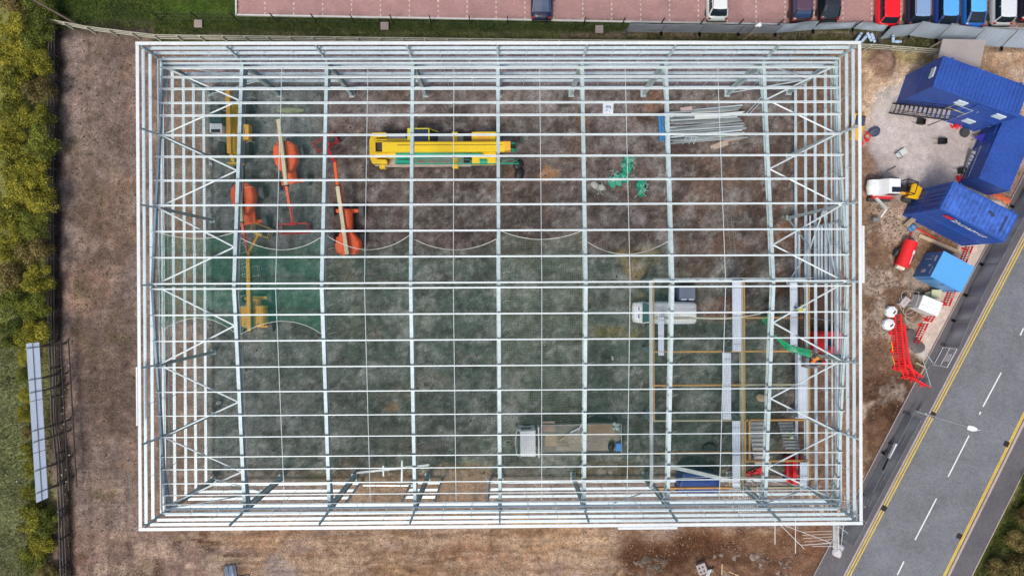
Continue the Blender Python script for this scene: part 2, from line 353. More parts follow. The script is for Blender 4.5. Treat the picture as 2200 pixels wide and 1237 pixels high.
me.polygons.foreach_set('use_smooth', [True] * len(me.polygons))
amp = np.ones(X.shape); amp -= .62 * ell(1990, 300, 132, 116, (186, 176, 172), 0.3, 0.5, 20)
st_ = stroke([(2140, 470), (2085, 560), (2040, 650), (2000, 740)], 38, (200, 184, 172), 10, 1.0, 0.15); amp -= .6 * st_; amp = np.clip(amp, .3, 1)
ca_ = me.color_attributes.new('soil', 'FLOAT_COLOR', 'POINT'); ca_.data.foreach_set('color', np.concatenate([col.reshape(-1, 3), amp.reshape(-1, 1)], 1).reshape(-1))
gm = bpy.data.materials.new('soil'); gm.use_nodes = True; n = gm.node_tree.nodes; l = gm.node_tree.links; b = n['Principled BSDF']; b.inputs['Roughness'].default_value = 0.95; b.inputs['Specular IOR Level'].default_value = 0.15
at = n.new('ShaderNodeAttribute'); at.attribute_name = 'soil'; tc = n.new('ShaderNodeTexCoord')
def noise_node(n, l, tc, sc, det=6, rough=0.6, out='Object'):
    q = n.new('ShaderNodeTexNoise'); q.inputs['Scale'].default_value = sc; q.inputs['Detail'].default_value = det; q.inputs['Roughness'].default_value = rough; l.new(tc.outputs[out], q.inputs['Vector']); return q
def mrange(n, l, src, a, b_, c, d):
    q = n.new('ShaderNodeMapRange'); q.inputs[1].default_value = a; q.inputs[2].default_value = b_; q.inputs[3].default_value = c; q.inputs[4].default_value = d; l.new(src, q.inputs[0]); return q.outputs[0]
def mul(n, l, a, b_):
    q = n.new('ShaderNodeMath'); q.operation = 'MULTIPLY'; l.new(a, q.inputs[0]); l.new(b_, q.inputs[1]); return q.outputs[0]
nA = noise_node(n, l, tc, 2.2, 8, 0.7); nB = noise_node(n, l, tc, 9.0, 6, 0.7); nC = noise_node(n, l, tc, 0.5, 5, 0.6)
f1 = mrange(n, l, nA.outputs['Fac'], .3, .7, .58, 1.50); f2 = mrange(n, l, nB.outputs['Fac'], .32, .68, .50, 1.58); f3 = mrange(n, l, nC.outputs['Fac'], .3, .7, .84, 1.16)
fm = mul(n, l, mul(n, l, f1, f2), f3)
sc_ = n.new('ShaderNodeVectorMath'); sc_.operation = 'SCALE'; l.new(at.outputs['Color'], sc_.inputs[0]); ml = n.new('ShaderNodeMix'); ml.data_type = 'FLOAT'; l.new(at.outputs['Alpha'], ml.inputs[0]); ml.inputs[2].default_value = 1.0; l.new(fm, ml.inputs[3]); l.new(ml.outputs[0], sc_.inputs['Scale'])
vo = n.new('ShaderNodeTexVoronoi'); vo.inputs['Scale'].default_value = 3.2; vo.inputs['Randomness'].default_value = 1; l.new(tc.outputs['Object'], vo.inputs['Vector'])
sp = mrange(n, l, vo.outputs['Distance'], .05, .13, 0.55, 0.0); mxs = n.new('ShaderNodeMix'); mxs.data_type = 'RGBA'; l.new(sp, mxs.inputs[0]); l.new(sc_.outputs[0], mxs.inputs[6]); mxs.inputs[7].default_value = (.36, .33, .30, 1)
l.new(mxs.outputs[2], b.inputs['Base Color'])
bp = n.new('ShaderNodeBump'); bp.inputs['Strength'].default_value = 0.8; bp.inputs['Distance'].default_value = 0.12; l.new(nB.outputs['Fac'], bp.inputs['Height']); l.new(bp.outputs[0], b.inputs['Normal'])
me.materials.append(gm); g = bpy.data.objects.new('ground', me); COL.objects.link(g); structure(g)
# ------------------------------------------------------------------ ROAD, PAVEMENTS
def roadmat(name, c, fine, amp, dark=None):
    m = bpy.data.materials.new(name); m.use_nodes = True; n = m.node_tree.nodes; l = m.node_tree.links; b = n['Principled BSDF']; b.inputs['Roughness'].default_value = .9; b.inputs['Specular IOR Level'].default_value = .2
    tc = n.new('ShaderNodeTexCoord'); a = noise_node(n, l, tc, fine, 4, .8); c2 = noise_node(n, l, tc, .35, 5, .6); c3 = noise_node(n, l, tc, 2.5, 5, .65)
    v = mul(n, l, mul(n, l, mrange(n, l, a.outputs['Fac'], .3, .7, 1 - amp, 1 + amp), mrange(n, l, c2.outputs['Fac'], .3, .7, .84, 1.14)), mrange(n, l, c3.outputs['Fac'], .3, .7, .9, 1.08))
    s = n.new('ShaderNodeVectorMath'); s.operation = 'SCALE'; s.inputs[0].default_value = c; l.new(v, s.inputs['Scale']); l.new(s.outputs[0], b.inputs['Base Color']); MATS[name] = m; return m
ASPH = roadmat('asphalt', (0.165, 0.172, 0.185), 16, .55); PAVE = roadmat('pavement_asphalt', (0.115, 0.110, 0.118), 20, .25); KERB = roadmat('kerb_stone', (0.40, 0.34, 0.32), 14, .2)
LK0, LK1 = P(2139, 620), P(1815, 1237); RK0, RK1 = P(2189, 927), P(2036, 1237); RO0, RO1 = P(2200, 1010), P(2086, 1237)
def ext(a, b, t0, t1):
    d = (b - a); return a + d * t0, a + d * t1
La, Lb = ext(LK0, LK1, -4, 5); Ra, Rb = ext(RK0, RK1, -9, 9); Oa, Ob = ext(RO0, RO1, -9, 9)
ldir = (LK1 - LK0).normalized(); lnorm = Vector((ldir.y, -ldir.x, 0)); lnorm = lnorm if lnorm.x < 0 else -lnorm
def sheet(name, pts, z, m, thick=0.0):
    mb = MB(); pts = [Vector((p.x, p.y, z)) for p in pts]
    if thick: mb.loft([[p - Vector((0, 0, thick)) for p in pts], pts])
    else: mb.add(pts, [tuple(range(len(pts)))])
    return mb.build(name, m)
structure(sheet('road', [La, Lb, Rb, Ra], -0.10, ASPH))
PW = 2.35
structure(sheet('pavement', [La + lnorm * .16, Lb + lnorm * .16, Lb + lnorm * PW, La + lnorm * PW], 0.02, PAVE, .3))
rn = Vector((1, 0.5, 0)).normalized()
structure(sheet('pavement', [Ra + rn * .16, Rb + rn * .16, Ob, Oa], 0.02, PAVE, .3))
k_ = MB(); k_.beam(La + lnorm * .07 + Vector((0, 0, -.04)), Lb + lnorm * .07 + Vector((0, 0, -.04)), .15, .14); structure(k_.build('kerb', KERB, bevel=.02))
k_ = MB(); k_.beam(Ra + rn * .07 + Vector((0, 0, -.04)), Rb + rn * .07 + Vector((0, 0, -.04)), .2, .14); structure(k_.build('kerb', KERB, bevel=.02))
k_ = MB(); k_.beam(Oa + Vector((.04, 0, -.02)), Ob + Vector((.04, 0, -.02)), .08, .14); k_.beam(La + lnorm * (PW + .03) + Vector((0, 0, -.02)), Lb + lnorm * (PW + .03) + Vector((0, 0, -.02)), .06, .12); structure(k_.build('pavement_edging', KERB))
YL = mat('yellow_line_paint', (0.62, 0.44, 0.08), .8, 0, .25, 8, 90); WL = mat('white_line_paint', (0.72, 0.72, 0.70), .8, 0, .2, 8, 90)
mk = MB()
for a, b_, s_ in ((La, Lb, -lnorm), (Ra, Rb, -rn)):
    for o in (.22, .44):
        d = (b_ - a).normalized(); nn = Vector((d.y, -d.x, 0)); p, q = a + s_ * o, b_ + s_ * o
        mk.add([Vector((v.x, v.y, -.096)) for v in (p + nn * .055, q + nn * .055, q - nn * .055, p - nn * .055)], [(0, 1, 2, 3)])
structure(mk.build('yellow_lines', YL))
mk = MB()
def dash(x0, y0, x1, y1, wd=.11):
    p, q = P(x0, y0, -.096), P(x1, y1, -.096); d = (q - p).normalized(); nn = Vector((d.y, -d.x, 0)) * wd / 2
    mk.add([p + nn, q + nn, q - nn, p - nn], [(0, 1, 2, 3)])
for q in ((2199, 705, 2192, 720), (2151, 800, 2112, 873), (2107, 884, 2104, 890), (2082, 935, 2037, 1023.5), (2012, 1070, 1966, 1159), (1942, 1205, 1928, 1234), (1905, 1280, 1860, 1370), (2235, 635, 2280, 545)): dash(*q)
structure(mk.build('centre_line', WL))
def gully(px, py, lab, rz):
    t = thing('road_gully', lab, 'drain cover', P(px, py, -.098), rz, 'gully grates along the kerbs')
    m_ = MB(); m_.box((0, 0, .006), (.46, .46, .012)); m_.build('frame', mat('cast_iron', (.02, .016, .014), .6, .2), t)
    m_ = MB()
    for i in range(5): m_.box((-.16 + i * .08, 0, .016), (.03, .38, .008))
    m_.build('grate', mat('rusty_iron', (.05, .03, .02), .8), t)
ra = ang(LK0, LK1)
gully(1899, 1091, 'black gully grate on the yellow lines beside the west kerb', ra)
gully(2004, 890, 'black gully grate on the west yellow lines near the street lamp', ra)
gully(2162, 953, 'upper black gully grate against the east kerb', ra)
gully(2061, 1151, 'lower black gully grate against the east kerb', ra)
# ------------------------------------------------------------------ CAR PARK
def pavers():
    m = bpy.data.materials.new('pink_block_paving'); m.use_nodes = True; n = m.node_tree.nodes; l = m.node_tree.links; b = n['Principled BSDF']; b.inputs['Roughness'].default_value = .9; b.inputs['Specular IOR Level'].default_value = .2
    tc = n.new('ShaderNodeTexCoord'); br = n.new('ShaderNodeTexBrick'); l.new(tc.outputs['Object'], br.inputs['Vector']); br.inputs['Scale'].default_value = 1; br.inputs['Brick Width'].default_value = .2; br.inputs['Row Height'].default_value = .1; br.inputs['Mortar Size'].default_value = .004
    br.inputs['Color1'].default_value = (.44, .25, .23, 1); br.inputs['Color2'].default_value = (.37, .22, .21, 1); br.inputs['Mortar'].default_value = (.22, .15, .14, 1)
    a = noise_node(n, l, tc, .5, 6, .65); c = noise_node(n, l, tc, 6, 4, .7); v = mul(n, l, mrange(n, l, a.outputs['Fac'], .3, .7, .8, 1.15), mrange(n, l, c.outputs['Fac'], .3, .7, .85, 1.1))
    s = n.new('ShaderNodeVectorMath'); s.operation = 'SCALE'; l.new(br.outputs[0], s.inputs[0]); l.new(v, s.inputs['Scale']); l.new(s.outputs[0], b.inputs['Base Color']); return m
PAVERS = pavers()
a0, a1 = P(508, 33), P(2200, 62)
d_ = (a1 - a0); far_ = a0 + d_ * 1.6
structure(sheet('car_park', [a0, far_, far_ + Vector((0, 70, 0)), a0 + Vector((0, 70, 0))], 0.0, PAVERS))
CPA = ang(a0, far_)
k_ = MB(); kz = Vector((0, 0, .03)); k_.beam(a0 + kz, P(1348, 47.5) + kz, .13, .16); k_.beam(P(1348, 47.5) + kz, far_ + kz, .13, .16); k_.beam(a0 + kz + Vector((0, -.06, 0)), a0 + kz + Vector((0, 70, 0)), .13, .16)
structure(k_.build('car_park_kerb', mat('pale_kerb', (.62, .60, .56), .8, 0, .2, 4, 60)))
mk = MB(); mkm = mat('faded_bay_mark', (.60, .50, .44), .9, 0, .3, 5, 60)
for i in range(28):
    x = 569 + i * 62.1
    for j in range(22):
        p = P(x, 29 + i * 1.05, .004) + Vector((0, j * .42, 0)); mk.box(p + Vector((0, 0, -.001)), (.1, .2, .006))
structure(mk.build('bay_marks', mkm))
# ------------------------------------------------------------------ STEEL FRAME BUILDING
XL, XR, YW, ZC = -23.874, 25.203, 16.42, 11.04
ZE, ZR = 8.24, 9.98
FX = [-17.942, -11.859, -5.687, 0.455, 6.555, 12.629, 19.725]
PYS = [0.178, 2.0, 3.826, 5.673, 7.438, 9.147, 10.689, 12.125, 13.041, 14.071, 14.933, 15.619]
def rz_(y): return ZR - (ZR - ZE) * abs(y) / 16.7
B = thing('steel_frame_building', 'unclad galvanised steel portal frame of a large shed standing on bare earth', 'building')
def rafter(x, w_=.24, h_=.42, m=FRAME):
    for s in (1, -1):
        a = Vector((x, 0, rz_(0) - h_ / 2 - .13)); e = Vector((x, s * 16.1, rz_(16.1) - h_ / 2 - .13))
        mb = MB(); mb.ibeam(a, e, w_, h_, .03)
        # haunch at the eaves
        h0 = Vector((x, s * 13.2, rz_(13.2) - h_ - .12)); mb.add([h0 + Vector((-.01, 0, 0)), Vector((x - .01, s * 16.1, rz_(16.1) - h_ - .12)), Vector((x - .01, s * 16.1, rz_(16.1) - h_ - .72)), h0 + Vector((.01, 0, 0)), Vector((x + .01, s * 16.1, rz_(16.1) - h_ - .12)), Vector((x + .01, s * 16.1, rz_(16.1) - h_ - .72))], [(0, 1, 2), (3, 5, 4), (0, 2, 5, 3), (1, 4, 5, 2), (0, 3, 4, 1)])
        mb.beam(h0, Vector((x, s * 16.1, rz_(16.1) - h_ - .73)), w_, .02)
        for y in (0.02, 4, 8, 12):  # stiffener plates
            mb.box((x, s * y, rz_(y) - h_ / 2 - .13), (w_ * .95, .015, h_ * .95))
        mb.build('rafter', m, B)
for x in FX: rafter(x)
rafter(XL + .25, .16, .28); rafter(XR - .25, .16, .28)
for x in FX + [XL + .25, XR - .25]:
    for s in (1, -1):
        mb = MB(); d = .42 if x in FX else .28; y = s * (YW - .12 - d / 2)
        mb.ibeam(Vector((x, y, 0)), Vector((x, y, rz_(16) - .05)), .27, d, .025, up=(0, 1, 0))
        mb.box((x, y, .02), (.45, d + .2, .04)); mb.build('column', FRAME, B)
        mb = MB(); mb.ibeam(Vector((x, s * (YW - .25), rz_(16) - .1)), Vector((x, s * (YW - .16), ZC - .05)), .12, .14, .015, up=(0, 1, 0)); mb.build('parapet_post', FRAME, B)
# purlins
for y in PYS:
    for s in (1, -1):
        z = rz_(y) - .02; t = -s * math.atan((ZR - ZE) / 16.7)
        mb = MB(); u = Vector((0, math.sin(-t) * -1, math.cos(t)))
        a, b_ = Vector((XL + .12, s * y, z)), Vector((XR - .12, s * y, z))
        mb.prof(a, b_, [(-.055, .11), (.005, .11), (.005, -.11), (.05, -.11), (.052, -.12), (-.004, -.12), (-.004, .1), (-.055, .1)])
        mb.build('purlin', PURL, B)
for x in [-21.0] + [-15.01, -8.86, -2.7, 3.46, 9.62, 16.3]:
    if x == -21.0: continue
    for s in (1, -1):
        mb = MB(); mb.path([(x, s * y, rz_(y) + .02) for y in [0.2] + PYS[1:]], .024, 5); mb.build('sag_rod', PURL, B)
# coping round the parapet
COPE = mat('coping_coat', (0.66, 0.70, 0.70), .45, 0, .15, 1.5, 20)
def coping(p, q, w_=.22, m=COPE, z=ZC):
    mb = MB(); mb.beam((p[0], p[1], z), (q[0], q[1], z), w_, .03); mb.beam((p[0], p[1], z - .08), (q[0], q[1], z - .08), .05, .13); mb.build('coping', m, B)
coping((XL - .12, YW), (XR + .12, YW)); coping((XL - .12, -YW), (XR + .12, -YW))
coping((XL, YW - .13), (XL, -YW + .13)); coping((XR, YW - .13), (XR, -YW + .13))
def flash(p, q, w_=.1):
    mb = MB(); mb.beam((p[0], p[1], ZC - .01), (q[0], q[1], ZC - .01), w_, .1); mb.build('edge_flashing', COPE, B)
yr0, yr1 = P(1857, 485, ZC).y, P(1857, 608, ZC).y; flash((XR + .2, yr0), (XR + .2, yr1), .16)
yl0, yl1 = P(293, 788, ZC).y, P(293, 914, ZC).y; flash((XL - .17, yl0), (XL - .17, yl1), .1)
flash((P(1328, 1130, ZC).x, -YW - .2), (P(1455, 1130, ZC).x, -YW - .2), .16)
# wall rails
RZ = [0.68, 2.62, 4.5, 6.35, 8.05, 9.2, 10.15]
def rail(p, q, d=.2, hh=.065, name='side_rail', m=STEEL):
    mb = MB(); v = (Vector(q) - Vector(p)).normalized()
    mb.cee(p, q, d, hh, .008); mb.build(name, m, B)
gapsS = [(P(775, 1040, .5).x, P(884, 1040, .5).x), (P(948, 1040, .5).x, P(1052, 1040, .5).x)]
for i, z in enumerate(RZ):
    rail((XL + .2, YW - .02, z), (XR - .2, YW - .02, z))
    xs = [XL + .2]
    if i < 3:
        for a, b_ in gapsS: xs += [a, b_]
    xs.append(XR - .2)
    for k in range(0, len(xs), 2): rail((xs[k], -YW + .02, z), (xs[k + 1], -YW + .02, z))
for a, b_ in gapsS:
    for x in (a, b_):
        mb = MB(); mb.beam((x, -YW + .02, 0), (x, -YW + .02, 6.3), .12, .2, up=(0, 1, 0)); mb.build('door_jamb', FRAME, B)
RZL = [0.9, 2.75, 4.45, 6.2, 7.75, 9.4, 10.3]
for z in RZL:
    rail((XL + .02, YW - .15, z), (XL + .02, -YW + .15, z), .22)
    rail((XR - .02, -YW + .15, z - .1), (XR - .02, YW - .15, z - .1), .22)
for z, d in ((7.3, .1), (8.15, .16), (8.6, .1)):   # gable eaves members
    rail((XL + .16, YW - .3, z), (XL + .16, -YW + .3, z), d); rail((XR - .16, -YW + .3, z), (XR - .16, YW - .3, z), d)
dy0, dy1 = P(1750, 490, 3).y, P(1750, 606, 3).y
for z in (1.6, 3.3, 5.1, 5.6, 6.9): rail((XR - .1, dy1, z), (XR - .1, dy0, z), .16)
for yy in (dy0, dy1):
    mb = MB(); mb.beam((XR - .12, yy, 0), (XR - .12, yy, 9.2), .12, .16, up=(1, 0, 0)); mb.build('door_jamb', FRAME, B)
# eaves beams
for s in (1, -1):
    for y, z, w_ in ((15.95, 8.3, .12), (16.1, 8.75, .1)):
        mb = MB(); mb.beam((XL + .3, s * y, z), (XR - .3, s * y, z), w_, .16); mb.build('eaves_beam', STEEL, B)
# wall ties
allx = [XL + .25] + FX + [XR - .25]
for s in (1, -1):
    for a, b_ in zip(allx[:-1], allx[1:]):
        for k in (1, 2):
            x = a + (b_ - a) * k / 3; mb = MB(); mb.tube((x, s * (YW - .16), 8.05), (x, s * 15.62, 8.42), .022, 5); mb.tube((x, s * (YW - .05), .7), (x, s * (YW - .05), 10.1), .018, 5); mb.build('wall_tie', STEEL, B)
for X_ in (XL + .07, XR - .07):
    for y in (13.2, 8.1, 2.75, -2.75, -8.1, -13.2):
        mb = MB(); mb.tube((X_, y, .7), (X_, y, 10.2), .018, 5); mb.build('wall_tie', STEEL, B)
# wind posts in the gables
for X_, s in ((XL + .3, 1), (XR - .3, -1)):
    for y in (10.75, 5.55, 0.1, -5.5, -10.7):
        mb = MB(); mb.ibeam((X_, y, 0), (X_, y, rz_(y) - .35), .2, .22, .02, up=(1, 0, 0)); mb.box((X_, y, .02), (.4, .4, .04)); mb.build('wind_post', FRAME, B)
        mb = MB(); mb.beam((X_, y, rz_(y) - .3), (X_ - s * .25, y, ZC - .12), .12, .12, up=(0, 1, 0)); mb.build('parapet_post', FRAME, B)
# roof bracing
gy_ = [15.75, 10.75, 5.55, 0.1, -5.5, -10.7, -15.75]; fy_ = [13.3, 8.2, 2.75, -2.75, -8.2, -13.3]
for X_, F_ in ((XL + .35, FX[0] - .12), (XR - .35, FX[-1] + .12)):
    for i in range(6):
        for g_ in (gy_[i], gy_[i + 1]):
            mb = MB(); mb.tube((X_, g_, rz_(g_) - .28), (F_, fy_[i], rz_(fy_[i]) - .28), .06, 8); mb.build('roof_brace', PURL, B)
# right gable wall bracing
def brace(p, q, r_=.06, nm='wall_brace', m=STEEL):
    mb = MB(); mb.tube(p, q, r_, 8); mb.build(nm, m, B)
bx = XR - .45
brace((bx, 5.45, .3), (bx, 2.8, 4.4)); brace((bx, 2.8, 4.4), (bx, .2, .4)); brace((bx, 5.45, 6.6), (bx, 2.8, 4.4)); brace((bx, 2.8, 4.4), (bx, .2, 4.4)); brace((bx, 5.45, 6.6), (bx, .2, 8.6)); brace((bx, 5.3, 4.4), (bx, .2, 4.4))
for s in (1, -1):
    for a, b_ in ((XL + .4, FX[0]), (FX[-1], XR - .4)):
        brace((a, s * 16.0, .4), (b_, s * 16.0, 4.2), .05); brace((b_, s * 16.0, 4.2), (a, s * 16.0, 8.0), .05)
for x in FX:  # knee stays
    for s in (1, -1):
        for y in (PYS[11], PYS[8], PYS[4]):
            for q in (-1, 1):
                mb = MB(); mb.tube((x + q * .1, s * y, rz_(y) - .55), (x + q * .55, s * y, rz_(y) - .1), .018, 4); mb.build('knee_stay', STEEL, B)
mb = MB(); mb.tube((FX[4] + 2.2, -15.9, 7.9), (FX[5], -15.9, 4.4), .05); mb.build('wall_brace', STEEL, B)
# ------------------------------------------------------------------ SAFETY NETS
NETG = mat('dark_green_net', (0.045, 0.14, 0.105), .7, 0, .2); NETT = mat('teal_green_net', (0.005, 0.20, 0.125), .7, 0, .2); NETP = mat('pale_green_net', (0.20, 0.30, 0.21), .7, 0, .2)
ROPE = mat('pale_rope', (0.62, .66, .58), .7, 0, .1)
def net(x0, x1, ytop, ybot, label, m=NETG, sagN=.5, top=None, r_=.0055, step=.115, drop=.55, bot=0.0, sag=.55, edge=True):
    ytop_f = (lambda t: ytop - top * 4 * t * (1 - t)) if top else (lambda t: ytop)
    ybot_f = (lambda t: ybot + bot * 4 * t * (1 - t))
    def z_(x, y):
        t = (x - x0) / (x1 - x0); return rz_(y) - drop - sag * 4 * t * (1 - t) * (.85 + .15 * math.sin(y * 1.3 + x0)) + .04 * math.sin(y * 2.1 + x * 3)
    t_ = thing('safety_net', label, 'safety net', ((x0 + x1) / 2, (ytop + ybot) / 2, rz_(8)), 0, 'green safety nets strung under the rafters')
    off = -Vector(t_.location); mb = MB()
    y = ybot; nseg = 12
    def wv(x, y): return .025 * math.sin(x * 2.3 + y * .9) + .02 * math.sin(y * 3.1 + x)
    while y < ytop + 1e-6:
        run = []
        for k in range(nseg + 1):
            x = x0 + (x1 - x0) * k / nseg; t = k / nseg
            if ybot_f(t) <= y <= ytop_f(t): run.append(Vector((x, y + wv(x, y), z_(x, y))) + off)
            else:
                if len(run) > 1: mb.path(run, r_, 3)
                run = []
        if len(run) > 1: mb.path(run, r_, 3)
        y += step
    x = x0 + .03
    while x < x1:
        t = (x - x0) / (x1 - x0); a, b_ = ybot_f(t), ytop_f(t); ns = max(4, int((b_ - a) / .7))
        mb.path([Vector((x + wv(a + (b_ - a) * k / ns, x) , a + (b_ - a) * k / ns, z_(x, a + (b_ - a) * k / ns))) + off for k in range(ns + 1)], r_, 3); x += step
    mb.build('netting', m, t_)
    if edge:
        mb = MB(); ts = [k / 20 for k in range(21)]
        mb.path([Vector((x0 + (x1 - x0) * t, ytop_f(t), z_(x0 + (x1 - x0) * t, ytop_f(t)))) + off for t in ts], .022, 5)
        mb.path([Vector((x0 + (x1 - x0) * t, ybot_f(t), z_(x0 + (x1 - x0) * t, ybot_f(t)))) + off for t in ts], .018, 5)
        for xx in (x0, x1): mb.path([Vector((xx, a, z_(xx, a))) + off for a in [ybot + (ytop - ybot) * k / 16 for k in range(17)]], .016, 4)
        for k in range(9):   # loose rope tails
            a = ybot + (ytop - ybot) * (k + .5) / 9; q = Vector((x0 + .12, a, z_(x0, a))) + off; mb.path([q, q + Vector((.25, .12, -.15)), q + Vector((.5, .1, -.35))], .012, 4)
        mb.build('edge_rope', ROPE, t_)
    return t_
yA = P(600, 505, 8.5).y
net(XL + .5, FX[0] - .2, 15.2, -15.3, 'green net under the roof bracing of the west end bay', sag=.4, edge=False)
net(FX[0] + .2, FX[1] - .15, 15.2, -14.4, 'green net from end to end of the bay with the boom lifts', NETG)
net(FX[0] + .2, FX[1] - .2, P(600, 512, 8.4).y, P(600, 716, 8.4).y, 'brighter green second net doubled over the amber boom lift', NETT, top=.85, bot=.9, drop=.4, step=.085, r_=.0068)
net(XL + .5, FX[0] - .2, P(400, 502, 8.4).y, P(400, 712, 8.4).y, 'brighter green second net doubled in the west end bay', NETT, top=.4, bot=1.0, drop=.32, sag=.3, step=.1, r_=.008)
net(FX[1] + .15, FX[2] - .15, P(790, 507, 8.4).y, -14.4, 'green net of the bay crossed by the orange lift tail, curved free edge', top=1.0)
net(FX[2] + .15, FX[3] - .15, P(975, 515, 8.4).y, -14.4, 'green net of the bay just south of the crane, curved free edge', top=.75)
net(FX[3] + .15, FX[4] - .15, P(1160, 497, 8.4).y, -14.4, 'paler green net with shallow curved edge over the flatbed cab', NETP, top=.6, step=.125, r_=.006)
net(FX[4] + .15, FX[5] - .15, P(1345, 520, 8.4).y, -14.4, 'green net of the bay over the flatbed load, edge sagging to the white van', top=.9)
net(FX[5] + .15, FX[6] - .15, P(1550, 668, 8.4).y, -14.2, 'green net over the upper floor beams, rope edge level with the white van', top=.55)
# ragged bright green net hanging at the right
t = thing('debris_net', 'bright green torn net bunched round the last rafter near the east gable', 'net', P(1650, 690, 8))
mb = MB(); loc = Vector(t.location)
A_ = [P(1636, 686, 8.0), P(1660, 672, 8.6), P(1658, 716, 8.4), P(1700, 742, 7.6), P(1745, 752, 8.3), P(1835, 770, 8.9), P(1740, 768, 7.6), P(1690, 752, 7.2), P(1664, 722, 7.6)]
A_ = [a - loc for a in A_]
for i, j, k, q in ((0, 1, 2, 8), (2, 3, 7, 8), (3, 4, 6, 7)):
    for u in range(15):
        f_ = u / 14; mb.path([A_[i].lerp(A_[k], f_), A_[j].lerp(A_[q], f_) if False else A_[j].lerp(A_[k], f_)], .012, 3); mb.path([A_[i].lerp(A_[j], f_), A_[q].lerp(A_[k], f_)], .016, 3); mb.path([A_[i].lerp(A_[q], f_), A_[j].lerp(A_[k], f_)], .016, 3)
mb.build('netting', mat('bright_green_net', (.01, .34, .15), .6), t)
mb = MB(); mb.path([A_[3], A_[4], A_[5]], .03, 4); mb.path([A_[7], A_[6], A_[5]], .02, 4); mb.build('edge_rope', MATS['dark_green_net'], t)
